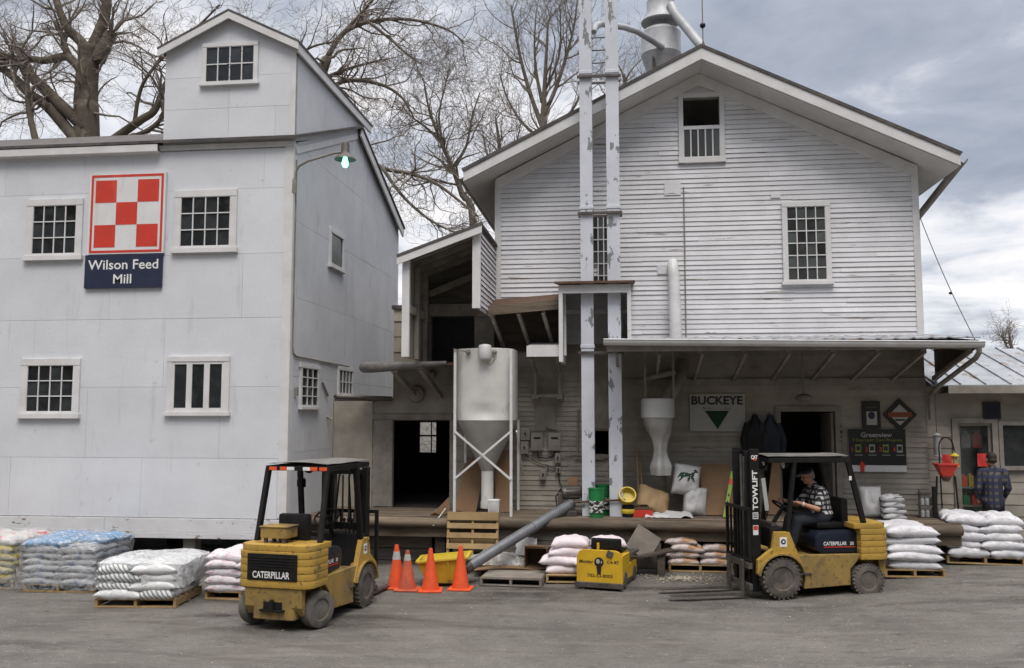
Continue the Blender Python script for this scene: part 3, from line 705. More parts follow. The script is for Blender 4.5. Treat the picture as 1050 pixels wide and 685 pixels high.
    b.build('wall_bracket', 'trimgrey', root)
    return root
mill_house()

def yard_lamp():
    p = at(354, 162, 14.5); base = Vector((-5.56, 14.62, at(304, 192, 14.6).z))
    root = thing('yard_lamp', 'gooseneck yard lamp with green glowing bulb on the corner of the mill house', 'lamp', base)
    b = MB(); b.tube([base, base + Vector((0.02, -.03, .28)), base + Vector((.08, -.06, .36)), base + Vector((.25, -.08, .44)), Vector((p.x - .2, 14.5, p.z + .09)), Vector((p.x - .04, 14.5, p.z + .11))], .021, 8)
    b.box(base.x - .04, base.x + .03, base.y - .05, base.y - .02, base.z - .1, base.z + .14)
    b.build('arm', 'trimgrey', root, smooth=True)
    b = MB(); b.lathe([(.02, .30), (.055, .29), (.07, .25), (.072, .12), (.085, .09), (.16, .035), (.185, -.01), (.18, -.012), (.14, .025), (.07, .07)], (p.x, p.y, p.z - .02), 22)
    b.build('shade', 'steel', root, smooth=True)
    b = MB(); b.lathe([(.001, -.15), (.035, -.14), (.055, -.10), (.055, -.05), (.04, .0), (.03, .05)], (p.x, p.y, p.z - .02), 14)
    b.build('bulb', 'lampglow', root, smooth=True)
    l = bpy.data.lights.new('lamp_light', 'POINT'); l.energy = .7; l.color = (.3, 1, .7); l.shadow_soft_size = .05
    lo = bpy.data.objects.new('lamp_light', l); lo.location = Vector((p.x, p.y, p.z - .24)) - base; lo.parent = root; col.objects.link(lo)
yard_lamp()

def checker_sign():
    Y = 14.6; x0, x1, z0, z1 = rect(95, 180, 169.5, 260, Y)
    root = thing('mill_sign', 'red and white chequered square sign on the mill house wall', 'sign', ((x0 + x1) / 2, Y - .04, z0))
    b = MB(); b.box(x0, x1, Y - .07, Y - .016, z0, z1); b.build('board', 'signwhite', root)
    b = MB(); W, H = x1 - x0, z1 - z0; y = Y - .0735
    def q(a, c, d, e): b.box(x0 + W * a, x0 + W * c, y, y + .003, z0 + H * d, z0 + H * e)
    q(.025, .975, .955, .985); q(.025, .975, .015, .045); q(.025, .055, .045, .955); q(.945, .975, .045, .955)
    n = .083; s = (1 - 2 * n) / 3
    for i in range(3):
        for j in range(3):
            if (i + j) % 2 == 0: q(n + s * i, n + s * (i + 1), n + s * j, n + s * (j + 1))
    b.build('red_squares', 'red', root)
    x0, x1, z0, z1 = rect(89.5, 262.5, 167, 295, Y)
    root = thing('name_sign', 'dark navy name board with white words, hung just under the chequered square sign', 'sign', ((x0 + x1) / 2, Y - .04, z0))
    b = MB(); b.box(x0, x1, Y - .065, Y - .016, z0, z1); b.build('board', 'signnavy', root, bevel=.005)
    W, H = x1 - x0, z1 - z0
    lettering('Wilson Feed', (x0 + W * .045, Y - .0675, z0 + H * .555), (1, 0, 0), (0, 0, 1), W * .91, H * .29, 'white', root, bold=.012)
    lettering('Mill', (x0 + W * .38, Y - .0675, z0 + H * .13), (1, 0, 0), (0, 0, 1), W * .235, H * .28, 'white', root, bold=.012)
checker_sign()

# ------------------------------------------------------------------ the clapboard mill with its porch, hood and sheds
MX0, MX1, MY, MYB, MZE = -2.40, 5.42, 17.0, 27.0, 7.2
AX, AZ, OVX, OVY = 1.515, 9.44, 4.44, 16.3          # ridge x, ridge top z, eave half width, front of the rake
SLOPE = (AZ - 7.25) / OVX
def roofz(x): return AZ - SLOPE * abs(x - AX)
DZ = .93
def main_mill():
    root = thing('clapboard_mill', 'weathered white clapboard mill with a broad front gable and a roofed porch', 'mill building', (1.5, 17, 0))
    P = front(MY)
    gx0, gx1, gz0, gz1 = rect(700, 101, 738.5, 162, MY)
    wx0, wx1, wz0, wz1 = rect(806, 213, 847.5, 287, MY)
    ex0, ex1, ez0, ez1 = rect(608.5, 222, 623.5, 290, MY)
    dx0, dx1, dz0, dz1 = rect(800, 422, 859, 530, MY); dz0 = DZ
    kx0, kx1, kz0, kz1 = rect(607, 440, 624, 466, MY)
    zt = lambda x: roofz(x) - .28
    xl = lambda z: max(MX0, AX - (AZ - .30 - z) / SLOPE); xr = lambda z: min(MX1, AX + (AZ - .30 - z) / SLOPE)
    ops = [(gx0, gx1, (gz0 + gz1) / 2 + .02, gz1), (dx0, dx1, 0, dz1), (kx0, kx1, kz0, kz1)]
    b = MB(); siding(b, P, xl, xr, 4.02, AZ, .0925, ops, 0, 1, 5, lap=.019); b.build('front_siding', ['clap', 'clapdark'], root, recalc=False)
    b = MB(); siding(b, P, lambda z: MX0 + .02, xr, DZ - .02, 4.02, .0925, ops, 0, 1, 9, lap=.016); b.build('porch_siding', ['clapshade', 'clapdark'], root, recalc=False)
    # sheathing behind (with the same openings), other walls
    b = MB()
    Yb0, Yb1 = MY + .004, MY + .14
    def strip(x0, x1, z0, z1): b.box(x0, x1, Yb0, Yb1, z0, z1)
    strip(MX0, dx0, .05, kz0); strip(MX0, kx0, kz0, kz1); strip(kx1, dx0, kz0, kz1); strip(MX0, dx0, kz1, dz1); strip(dx1, MX1, .05, dz1); strip(dx0, dx1, .05, DZ - .03)
    strip(MX0, MX1, dz1, 6.9)
    gm = (gz0 + gz1) / 2 + .02
    for (x0, x1, z0) in ((MX0, gx0, 6.9), (gx1, MX1, 6.9), (gx0, gx1, 6.9)):
        xs = sorted({x0, x1} | ({AX} if x0 < AX < x1 else set()))
        if x0 == gx0 and x1 == gx1: strip(x0, x1, 6.9, gm); b.prism([(x0, Yb0, gz1), (x1, Yb0, gz1), (x1, Yb0, zt(x1)), (AX, Yb0, zt(AX)), (x0, Yb0, zt(x0))], (0, .13, 0))
        else: b.prism([(x0, Yb0, z0), (x1, Yb0, z0), (x1, Yb0, zt(x1)), (x0, Yb0, zt(x0))], (0, .13, 0))
    b.box(MX0, MX0 + .14, Yb1, MYB, .05, 7.0); b.box(MX1 - .14, MX1, Yb1, MYB, .05, 7.0)
    b.prism([(MX0, MYB - .14, .05), (MX1, MYB - .14, .05), (MX1, MYB - .14, 7.0), (AX, MYB - .14, zt(AX)), (MX0, MYB - .14, 7.0)], (0, .14, 0))
    b.build('walls', 'clapshade', root)
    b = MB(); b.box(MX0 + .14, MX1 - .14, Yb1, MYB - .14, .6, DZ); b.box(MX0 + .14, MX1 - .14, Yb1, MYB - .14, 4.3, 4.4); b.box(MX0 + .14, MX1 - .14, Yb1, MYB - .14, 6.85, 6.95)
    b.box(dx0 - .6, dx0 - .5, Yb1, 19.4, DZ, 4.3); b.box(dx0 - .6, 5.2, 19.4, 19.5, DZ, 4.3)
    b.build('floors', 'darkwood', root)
    # roof, soffit, fascia
    b = MB(); b2 = MB(); b3 = MB()
    for s in (-1, 1):
        xe = AX + s * OVX
        za, ze = AZ, AZ - SLOPE * OVX
        b.prism([(xe, OVY - .02, ze), (AX, OVY - .02, za), (AX, OVY - .02, za + .06), (xe + s * .04, OVY - .02, ze + .05)], (0, MYB - OVY + .5, 0))
        b2.prism([(xe - s * .02, OVY + .03, ze - .20), (AX, OVY + .03, za - .24), (AX, OVY + .03, za - .20), (xe - s * .02, OVY + .03, ze - .16)], (0, MYB - OVY + .3, 0))
        b3.prism([(xe, OVY, ze - .19), (AX, OVY, za - .22), (AX, OVY, za - .002), (xe, OVY, ze - .002)], (0, .03, 0))
        b3.box(min(xe, xe - s * .03), max(xe, xe - s * .03), OVY + .03, MYB + .4, ze - .19, ze - .004)
        # wide rake frieze on the wall
        b3.prism([(AX + s * .0, MY - .05, za - .245), (AX + s * 3.92, MY - .05, za - .245 - SLOPE * 3.92), (AX + s * 3.92, MY - .05, za - .47 - SLOPE * 3.92), (AX, MY - .05, za - .47)], (0, .05, 0))
    rf = b.build('roof', 'roof', root); b2.build('soffit', 'soffit', rf); b3.build('fascia', 'trim', rf, bevel=.004)
    b = MB()
    b.box(MX0 - .02, MX0 + .10, MY - .034, MY + .0, 4.0, roofz(MX0) - .3); b.build('corner_board', 'trim', root, bevel=.004); b = MB(); b.box(MX1 - .10, MX1 + .02, MY - .034, MY, 4.0, roofz(MX1) - .3)
    b.build('corner_board', 'trim', root, bevel=.004)
    # eave gutters
    for s in (-1, 1):
        xe = AX + s * (OVX + .07); ze = AZ - SLOPE * OVX - .05
        b = MB(); k = 7; vs = []
        for y, dz in ((OVY + .05, 0), (19.3 if s > 0 else MYB, -.55 if s > 0 else -.06)):
            for i in range(k + 1):
                th = math.pi * i / k; vs.append((xe + math.cos(th) * .075 * -1, y, ze + dz - math.sin(th) * .085))
        b.add(vs, [(i, i + 1, k + 2 + i, k + 1 + i) for i in range(k)])
        vs2 = [(v[0] + (v[0] - xe) * -.08, v[1], v[2] + .006) for v in vs]; b.add(vs2, [(i, i + 1, k + 2 + i, k + 1 + i) for i in range(k)])
        b.build('gutter', 'trimgrey', root, smooth=True)
    # windows
    f = window(root, P, wx0, wx1, wz0, wz1, 4, 6, fw=.09, proud=.07, depth=-.032, bars='trim', glass='glasspale', label='tall window of twenty four small panes')
    b = MB(); pbox(b, P, gx0 - .09, gx0, gz0 - .09, gz1 + .09, 0, .055); pbox(b, P, gx1, gx1 + .09, gz0 - .09, gz1 + .09, 0, .055); pbox(b, P, gx0, gx1, gz1, gz1 + .09, 0, .055); pbox(b, P, gx0 - .1, gx1 + .1, gz0 - .09, gz0 - .0, 0, .075)
    f = b.build('window', 'trim', root, bevel=.004); f['label'] = 'gable window with its upper half open and dark'
    b = MB(); q = MB(); n = 5
    for i in range(n + 1):
        s = gx0 + (gx1 - gx0) * i / n; pbox(b, P, max(gx0, s - .012), min(gx1, s + .012), gz0, gm - .06, .02, .048)
    pbox(b, P, gx0, gx1, gm - .055, gm + .005, .018, .054); pbox(b, P, gx0, gx1, gz0 + .001, gz0 + .03, .0485, .053)
    b.build('sash', 'trim', f)
    for i in range(n):
        a, c = gx0 + (gx1 - gx0) * i / n, gx0 + (gx1 - gx0) * (i + 1) / n; q.add([P(a, gz0, .034), P(c, gz0, .034), P(c, gm, .034), P(a, gm, .034)], [(0, 1, 2, 3)])
    q.build('glass', 'glasspale', f, recalc=False)
    f = window(root, P, ex0 - .02, ex1 + .03, ez0 - .1, ez1, 3, 6, fw=.05, proud=.065, depth=-.030, glass='glasspale', sill=False, skip=((0, 1),), label='narrow window between the elevator legs with one pane out')
    # door opening frame, header
    b = MB(); pbox(b, P, dx0 - .10, dx0, DZ, dz1 + .1, -.02, .05); pbox(b, P, dx1, dx1 + .10, DZ, dz1 + .1, -.02, .05); pbox(b, P, dx0, dx1, dz1, dz1 + .1, -.02, .05)
    b.build('door_frame', 'trimgrey', root, bevel=.004)
    b = MB(); b.box(dx1 - .06, dx1 - .015, MY + .03, MY + .95, DZ + .02, dz1 - .02); b.build('door', 'trimgrey', root)
    x0, x1, z0, z1 = rect(608, 364, 624, 440, MY)
    b = MB(); pbox(b, P, x0, x1, z0 + .02, z1, 0, .035); pbox(b, P, kx0 - .06, kx1 + .06, kz0 - .07, kz0, 0, .05); pbox(b, P, kx0 - .06, kx1 + .06, kz1, kz1 + .06, 0, .05); b.build('hatch_frame', 'trimgrey', root)
    # loose patches and repairs on the boards
    b = MB()
    x0, x1, z0, z1 = rect(681, 186, 698, 200, MY); pbox(b, P, x0, x1, z0, z1, .0, .034); b.build('board_patch', 'clap', root); b = MB()
    x0, x1, z0, z1 = rect(674, 273, 684, 281, MY); pbox(b, P, x0, x1, z0, z1, .0, .034); b.build('board_patch', 'clap', root); b = MB()
    x0, x1, z0, z1 = rect(790, 199, 800, 203, MY); pbox(b, P, x0, x1, z0, z1, .0, .034)
    b.build('board_patch', 'clap', root)
    b = MB()
    x0, x1, z0, z1 = rect(549, 416, 569, 441, MY); pbox(b, P, x0, x1, z0, z1, .0, .03)
    b.build('meter_backboard', 'clapshade', root)
    b = MB(); b.tube([P(at(701, 200, MY).x, 7.0, .03), P(at(703.5, 347, MY).x, 4.15, .03)], .012, 6); b.build('conduit', 'trimgrey', root)
    # spout pipe out of the wall above the porch
    a, c = at(690, 272, 16.85), at(693, 345, 16.7)
    b = MB(); b.tube([a + Vector((0, .2, .02)), a + Vector((0, .06, .05)), a + Vector((.0, -.02, -.06)), a + Vector((0.01, -.03, -.2)), c, c + Vector((0, .0, -.1))], [.07, .095, .105, .105, .115, .115], 14); b.build('spout', 'whitemetal', root, smooth=True)
    # ---- porch roof
    CX0, CX1, CY, CZ = -.25, 5.62, 15.0, 3.86
    por = MB(); n = int((CX1 - CX0) / .04)
    def prf(i): x = CX0 + (CX1 - CX0) * i / n; return x, .022 * max(0, math.cos(2 * math.pi * (x - CX0) / .27)) ** 3
    vs = []
    for i in range(n + 1):
        x, dz = prf(i)
        sag = .025 * math.sin(x * 1.3) + .01 * math.sin(x * 4)
        for y, z in ((CY - .10, CZ + .055 + sag * .3), (MY, 4.13)): vs.append((x, y, z + dz))
        for y, z in ((CY - .10, CZ + .035 + sag * .3), (MY, 4.11)): vs.append((x, y, z + dz))
    fs = []
    for i in range(n):
        a = 4 * i; c = a + 4; fs += [(a, c, c + 1, a + 1), (a + 2, a + 3, c + 3, c + 2), (a, a + 2, c + 2, c)]
    por.add(vs, fs); pr = por.build('porch_roof', 'tinroof', root, smooth=True)
    b = MB(); y = CY + .06
    k = 0
    while y < MY - .05: 
        z = CZ + .02 + (4.11 - CZ - .02) * (y - CY) / (MY - CY); b.prism([(CX0, y, z - .03), (CX0, y + .18, z - .03 + .026), (CX0, y + .18, z - .006 + .026), (CX0, y, z - .006)], (CX1 - CX0, 0, 0)); y += .2
    b.build('roof_boards', 'darkwood', pr)
    for i in range(9):
        x = CX0 + .12 + i * (CX1 - CX0 - .24) / 8
        b = MB(); b.bar((x, CY + .04, CZ - .09), (x, MY - .0, 4.05 - .06), .045, .12); b.build('rafter', 'trimgrey', pr)
        b = MB(); b.bar((x + .05, CY + .12, CZ - .14), (x + .05, MY - .05, 3.34), .045, .07); b.build('brace', 'trimgrey', pr)
    b = MB(); b.box(CX0, CX1, CY - .02, CY + .02, CZ - .12, CZ + .02); b.build('beam', 'trimgrey', pr, bevel=.004); b = MB(); b.box(CX0, MX1, MY - .05, MY - .002, 3.22, 3.36); b.build('beam', 'trimgrey', pr, bevel=.004)
    b = MB(); k = 8; vs = []
    for x, dz in ((CX0 - .05, .05), (CX1 + .04, -.045)):
        for i in range(k + 1):
            th = math.pi * i / k; vs.append((x, CY - .10 + math.cos(th) * .075, CZ + .0 + dz - math.sin(th) * .09 + .02))
    b.add(vs, [(i, i + 1, k + 2 + i, k + 1 + i) for i in range(k)] + [tuple(range(k + 1))[::-1], tuple(range(k + 1, 2 * k + 2))])
    b.tube([(CX0 - .05, CY - .175, CZ + .075), (CX1 + .04, CY - .175, CZ - .02)], .012, 6)
    b.build('gutter', 'whitemetal', pr, smooth=True)
    b = MB(); b.tube([(CX1 - .03, CY - .1, CZ - .05), (CX1 - .03, CY - .1, CZ - .18), (CX1 - .05, CY + .0, CZ - .27), (CX1 - .10, MY - .5, 3.22), (CX1 - .14, MY - .12, 3.06), (CX1 - .14, MY - .08, 2.9), (CX1 - .14, MY - .08, 2.6)], .042, 10)
    b.build('downspout', 'trimgrey', pr, smooth=True)
    b = MB(); b.prism([(CX1, CY + .05, CZ - .1), (CX1, MY, 3.3), (CX1, MY, 4.08), (CX1, CY + .05, CZ + .02)], (-.02, 0, 0)); b.build('end_board', 'darkwood', pr)
    # globe light under the porch
    c = at(824, 408, 16.6); b = MB(); b.ell(c, (.15, .15, .075), nu=18); b.tube([c + Vector((0, 0, .05)), c + Vector((0, 0, .9))], .012, 6); b.build('porch_light', 'trimgrey', root, smooth=True)
    # ---- hood round the elevator legs
    hx0, hx1, hy, hz0, hz1 = -1.10, .17, 15.72, 3.90, 5.0
    b = MB(); b.box(hx0, hx0 + .07, hy, MY, 3.62, hz1 - .02); b.box(hx1 - .07, hx1, hy, MY, 3.98, hz1 - .02); b.box(hx0 + .07, hx1 - .07, hy, hy + .04, hz1 - .17, hz1 - .02); b.box(hx0 + .07, hx0 + .11, hy + .35, hy + .42, 3.75, hz1)
    hd = b.build('elevator_hood', 'trim', root, bevel=.004)
    b = MB(); b.prism([(hx0 - .07, hy - .1, hz1 - .01), (hx0 - .07, MY, hz1 + .16), (hx0 - .07, MY, hz1 + .19), (hx0 - .07, hy - .1, hz1 + .03)], (hx1 - hx0 + .14, 0, 0)); b.build('hood_roof', 'rust', hd)
    b = MB(); b.box(hx0 + .11, hx1 - .07, hy + .38, hy + .46, 4.50, 4.58); b.build('cross_beam', 'trimgrey', hd)
    # ---- lean-to between shed and hood
    b = MB(); x0, x1 = MX0 - .18, hx0
    b.hexa([(x0, 15.98, 4.57), (x1, 15.98, 4.70), (x1, MY, 4.95), (x0, MY, 4.85), (x0, 15.98, 4.62), (x1, 15.98, 4.75), (x1, MY, 5.0), (x0, MY, 4.9)]); lt = b.build('lean_to_roof', 'rust', root)
    b = MB(); b.hexa([(x0, 15.95, 4.47), (x1, 15.95, 4.58), (x1, 15.99, 4.58), (x0, 15.99, 4.47), (x0, 15.95, 4.64), (x1, 15.95, 4.76), (x1, 15.975, 4.76), (x0, 15.975, 4.64)]); b.build('fascia', 'dockwood', lt)
    for x in (-2.35, -1.85, -1.4):
        b = MB(); b.bar((x, 16.0, 4.53), (x + .12, MY - .02, 3.95), .06, .07); b.build('brace', 'trimgrey', lt)
    b = MB(); b.box(x0, x1, MY - .06, MY - .03, 3.9, 4.84); b.build('back_boards', 'darkwood', lt)
    # ---- small white pent below it
    x0, x1, z0, z1 = rect(540, 354.5, 577, 365.5, 15.85)
    b = MB(); b.box(x0, x1, 15.84, 15.88, z0, z1); b.box(x1 - .03, x1, 15.88, MY, z0, z1); b.hexa([(x0, 15.88, z1 - .06), (x1, 15.88, z1 - .06), (x1, MY, z1 + .1), (x0, MY, z1 + .1), (x0, 15.88, z1 - .01), (x1, 15.88, z1 - .01), (x1, MY, z1 + .15), (x0, MY, z1 + .15)])
    pp = b.build('pent_roof', 'trim', root)
    zb = at(560, 406, 16.8).z
    for x in (x0 + .07, x1 - .12):
        b = MB(); b.bar((x, 15.9, z0), (x, 16.75, zb + .45), .05, .06); b.bar((x, 16.75, zb + .5), (x, 16.75, zb - .04), .05, .05); b.box(x - .06, x + .06, 16.7, MY, zb - .06, zb + .02); b.build('bracket', 'trimgrey', pp)
    b = MB(); b.bar((x0 + .05, 16.72, zb), (x1 - .1, 16.72, zb), .05, .05); b.build('rail', 'trimgrey', pp)
    return root
mill = main_mill()

def shed_bay():
    "connecting shed between the two mills with an open bay hung high on its front"
    XL, XR, YW = -5.58, -2.42, 17.02
    root = thing('connecting_shed', 'grimy shed joining the two mills, with an open raised bay under a slanted roof', 'shed', (-4, 17, 0))
    P = front(YW)
    dx0, dx1, _, dz1 = rect(403, 431, 461, 530, YW)
    XU = at(403.5, 380, YW).x
    b = MB(); siding(b, P, lambda s: XL if s < 2.9 else XU, lambda s: XR, DZ - .02, 4.75, .30, [(dx0, dx1, 0, dz1)], 0, 1, 4, lap=.02)
    b.box(XL, dx0, YW + .003, YW + .1, DZ, 2.96, 0); b.box(XU, dx0, YW + .003, YW + .1, 2.96, 4.75, 0); b.box(dx1, XR, YW + .003, YW + .1, DZ, 4.75, 0); b.box(dx0, dx1, YW + .003, YW + .1, dz1, 4.75, 0)
    b.build('front_wall', ['clapshade', 'clapdark'], root)
    wx0, wx1, wz0, wz1 = rect(430, 433, 447, 464, 21.0)
    b = MB(); Yb = 21.0
    b.box(XL, wx0, Yb, Yb + .1, 0, 2.9); b.box(wx1, XR, Yb, Yb + .1, 0, 2.9); b.box(wx0, wx1, Yb, Yb + .1, 0, wz0); b.box(wx0, wx1, Yb, Yb + .1, wz1, 2.9); b.box(XU, XR, Yb, Yb + .1, 2.9, 4.6)
    b.box(XL, XL + .05, YW + .1, Yb, .2, 2.9); b.box(XU, XU + .05, YW + .1, Yb, 2.9, 4.6); b.box(XR - .05, XR, YW + .1, Yb, .2, 4.6)
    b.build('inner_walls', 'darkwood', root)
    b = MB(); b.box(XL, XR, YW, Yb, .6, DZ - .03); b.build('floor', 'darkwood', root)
    b = MB(); b.hexa([(XU - .04, YW - .05, 4.75), (XR, YW - .05, 4.75), (XR, Yb + .2, 4.6), (XU - .04, Yb + .2, 4.6), (XU - .04, YW - .05, 4.82), (XR, YW - .05, 4.82), (XR, Yb + .2, 4.67), (XU - .04, Yb + .2, 4.67)]); b.box(XL, XU - .001, YW - .03, Yb + .1, 2.97, 3.01); b.build('roof', 'roof', root)
    b = MB(); Q = front(Yb); pbox(b, Q, wx0, wx1, (wz0 + wz1) / 2 + .02, (wz0 + wz1) / 2 + .06, 0, .03); pbox(b, Q, wx0 + (wx1 - wx0) * .7, wx0 + (wx1 - wx0) * .76, wz0, wz1, 0, .02)
    f = b.build('window', 'darkwood', root); q = MB(); q.add([(wx0, Yb + .05, wz0), (wx1, Yb + .05, wz0), (wx1, Yb + .05, wz1), (wx0, Yb + .05, wz1)], [(0, 1, 2, 3)])
    M['paleglass'] = filmmat('dusty pane', (.3, .3, .29), .35, .4); q.build('glass', 'paleglass', f)
    # white lower wall face and the door leaf set back
    b = MB(); x0 = at(382, 480, YW).x; pbox(b, P, XL, x0, DZ, 2.96, .021, .05); b.build('wall_panel', 'clapshade', root)
    b = MB(); b.box(x0 + .03, dx0, YW - .035, YW - .019, DZ + .02, dz1 + .02); b.build('door', 'trimgrey', root)
    b = MB(); pbox(b, P, x0, dx1 + .05, dz1 + .02, dz1 + .12, .02, .06); pbox(b, P, dx1, dx1 + .07, DZ, dz1 + .02, .02, .05); b.build('door_frame', 'trimgrey', root)
    # pipe under the side window
    b = MB(); a = at(346, 407, 16.5); b.tube([a + Vector((-.05, 0, .03)), a, Vector((-4.4, 16.9, 3.0))], .05, 10); b.build('drain_pipe', 'steel', root, smooth=True)
    # raised bay
    Y0 = 15.1
    lx, lz0, lz1 = at(416, 262, Y0).x, at(416, 366, Y0).z, at(416, 262, Y0).z
    rx, rz1 = at(492, 233, Y0).x, at(492, 233, Y0).z; rz0 = at(488, 316, Y0).z
    W = 17.0
    b = MB(); b.box(lx - .06, lx + .07, Y0, Y0 + .09, lz0, lz1 - .05); bay = b.build('post', 'trim', root, bevel=.006)
    b = MB(); b.box(rx - .13, rx + .015, Y0, Y0 + .03, rz0, rz1 - .04); b.build('post', 'trim', root, bevel=.006)
    b = MB(); siding(b, east(rx), lambda z: Y0 + .02, lambda z: W - .02, rz0 + .05, rz1 - .05, .0925, (), 0, 1, 3); b.box(rx - .04, rx - .003, Y0 + .03, W, rz0, rz1 - .05); b.build('bay_side', ['clap', 'clapdark'], root, recalc=False)
    b = MB(); ox0 = lx - .13; s = (rz1 - lz1) / (rx - lx)
    zf = lambda x: lz1 + s * (x - lx)
    b.hexa([(ox0, Y0 - .12, zf(ox0)), (rx + .05, Y0 - .12, zf(rx + .05)), (rx + .05, W, zf(rx + .05)), (ox0, W, zf(ox0)), (ox0, Y0 - .12, zf(ox0) + .05), (rx + .05, Y0 - .12, zf(rx + .05) + .05), (rx + .05, W, zf(rx) + .05), (ox0, W, zf(ox0) + .05)])
    br = b.build('bay_roof', 'roof', root)
    b = MB(); b.prism([(ox0, Y0 - .11, zf(ox0) - .13), (rx + .05, Y0 - .11, zf(rx + .05) - .13), (rx + .05, Y0 - .11, zf(rx + .05) - .003), (ox0, Y0 - .11, zf(ox0) - .003)], (0, .03, 0)); b.build('fascia', 'trim', br)
    for k in range(4):
        y = Y0 + .2 + k * .5; b = MB(); b.bar((lx, y, zf(lx) - .06), (rx - .05, y, zf(rx - .05) - .06), .05, .10, up=(0, 0, 1)); b.build('rafter', 'trimgrey', br)
    b = MB()
    b.box(lx - .02, lx + .01, Y0 + .09, W, lz0, zf(lx) - .05)                                              # left wall boards
    b.build('bay_wall', 'trimgrey', root)
    b = MB(); bx = at(470, 320, W).x
    b.prism([(lx + .01, W - .05, at(430, 322, W).z), (rx - .04, W - .05, at(430, 322, W).z), (rx - .04, W - .05, zf(rx) - .05), (lx + .01, W - .05, zf(lx) - .05)], (0, .04, 0)); b.build('bay_back', 'dockface', root)
    b = MB(); b.box(lx + .02, rx - .05, W - .14, W - .06, at(450, 322, W).z - .06, at(450, 316, W).z + .06); b.box(lx + .02, lx + .10, Y0 + .6, Y0 + .7, lz0, zf(lx) - .1); b.box(lx + .02, lx + .10, Y0 + 1.3, Y0 + 1.4, lz0, zf(lx) - .1)
    b.bar((lx + .05, Y0 + .09, at(416, 316, Y0).z), (lx + .05, W - .1, at(416, 316, Y0).z - .02), .05, .14); b.bar((lx + .05, W - .2, 5.0), (rx - .1, W - .2, 5.45), .04, .12)
    b.build('bay_frame', 'trimgrey', root)
    # black slab painted as the shade in the low opening, and its side panel
    b = MB(); a = at(487, 325, 16.9); b.box(a.x, rx + .0, 16.85, 16.93, 3.75, at(487, 322, 16.9).z - .05); b.build('bay_panel', 'trimgrey', root)
    b = MB(); b.box(lx + .1, a.x - .01, 16.9, 16.98, 3.7, at(487, 322, 16.9).z - .06); b.build('bay_shade_slab', 'black', root)
    # ledge under the bay with rolled tin edge and struts
    ex = at(372, 365, 16.3).x
    b = MB(); vs = []
    prof = [(16.05, 3.58), (15.97, 3.52), (15.95, 3.45), (15.99, 3.41)]
    x0_ = ex + .1; b.hexa([(x0_, 16.05, 3.54), (rx - .60, 16.05, 3.60), (rx - .60, W, 3.70), (x0_, W, 3.66), (x0_, 16.05, 3.57), (rx - .60, 16.05, 3.63), (rx - .60, W, 3.73), (x0_, W, 3.69)])
    lg = b.build('ledge', 'rust', root)
    b = MB(); b.tube([(ex + .30, 16.92, 3.60), (ex + .06, 16.6, 3.585), (ex + .05, 16.25, 3.57), (ex + .25, 16.04, 3.56), (ex + .7, 16.0, 3.575), (-3.7, 16.0, 3.60), (rx - .75, 16.01, 3.63)], [.05, .08, .10, .10, .085, .06, .04], 12); b.build('tin_edge', 'tarp', lg, smooth=True)
    for (u0, v0, u1, v1) in ((405, 381, 426, 405), (431, 377, 452, 407)):
        a = at(u0, v0, 16.05); c = at(u1, v1, 16.95); b = MB(); b.bar(a, c, .08, .10); b.box(a.x - .06, a.x + .06, 15.99, 16.1, a.z - .02, 3.6); b.build('strut', 'trimgrey', lg)
    for (u, v, r) in ((427, 404, .17), (443, 384, .085)):
        c = at(u, v, 16.98); b = MB(); b.lathe([(r * .0, .09), (r * .5, .09), (r * .9, .06), (r, .02), (r, 0)], c, 20, axis=(0, -1, 0)); b.lathe([(r * .18, .12), (r * .16, .10), (r * .14, 0)], c + Vector((r * .3, -.01, .02)), 8, axis=(0, -1, 0)); b.build('vent_cap', 'trimgrey', root, smooth=True)
    return root
shed_bay()

def dock():
    root = thing('loading_dock', 'long timber loading dock along the front of the clapboard mill', 'loading dock', (0, 15.6, 0))
    X0, X1, Y0 = -5.58, 5.45, 15.6
    b = MB(); y = Y0
    while y < 17.0:
        x = X0
        while x < X1:
            x2 = min(X1, x + rng.uniform(2.5, 4)); b.box(x + .003, x2 - .003, y + .004, min(y + .19, 17.0), DZ - .05, DZ + rng.uniform(-.004, .0)); x = x2
        y += .19
    b.build('deck', 'dockwood', root)
    b = MB()                                                          # rounded front timbers
    for (x0, x1, z, r) in ((X0, -2.95, DZ - .10, .085), (-2.95, .36, DZ - .10, .10), (.36, X1, DZ - .11, .09)):
        pts = [(x0 + (x1 - x0) * i / 8, Y0 - .03 + .012 * nz(i * .7, x0), z + .012 * nz(i * .9, x0 + 5)) for i in range(9)]
        b.tube(pts, [r * (1 + .06 * nz(i, x0)) for i in range(9)], 10)
    b.build('edge_timber', 'dockwood', root, smooth=True)
    b = MB(); b.box(.0, X1, Y0 - .005, Y0 + .08, DZ - .36, DZ - .2); b.build('beam', 'dockwood', root, bevel=.01); b = MB(); b.box(X0, -2.95, Y0 + .02, Y0 + .1, DZ - .36, DZ - .18); b.build('beam', 'dockwood', root, bevel=.01)
    b = MB()
    for k in range(4): b.box(-2.95, .62, Y0 + .01, Y0 + .05, -.1 + k * .215, .10 + k * .215)
    for k in range(4): b.box(X0, -3.4, Y0 + .35, Y0 + .4, -.1 + k * .215, .10 + k * .215)
    b.build('face_boards', 'dockface', root)
    for x in (-5.2, -3.2, .75, 2.1, 3.4, 4.6, 5.35):
        b = MB(); b.box(x - .09, x + .09, Y0 + .10, Y0 + .28, -.1, DZ - .05); b.build('post', 'darkwood', root, bevel=.01)
    b = MB(); b.box(X0, X1, 16.95, 17.0, -.1, DZ - .06); b.build('back_boards', 'darkwood', root)
    return root
dock()

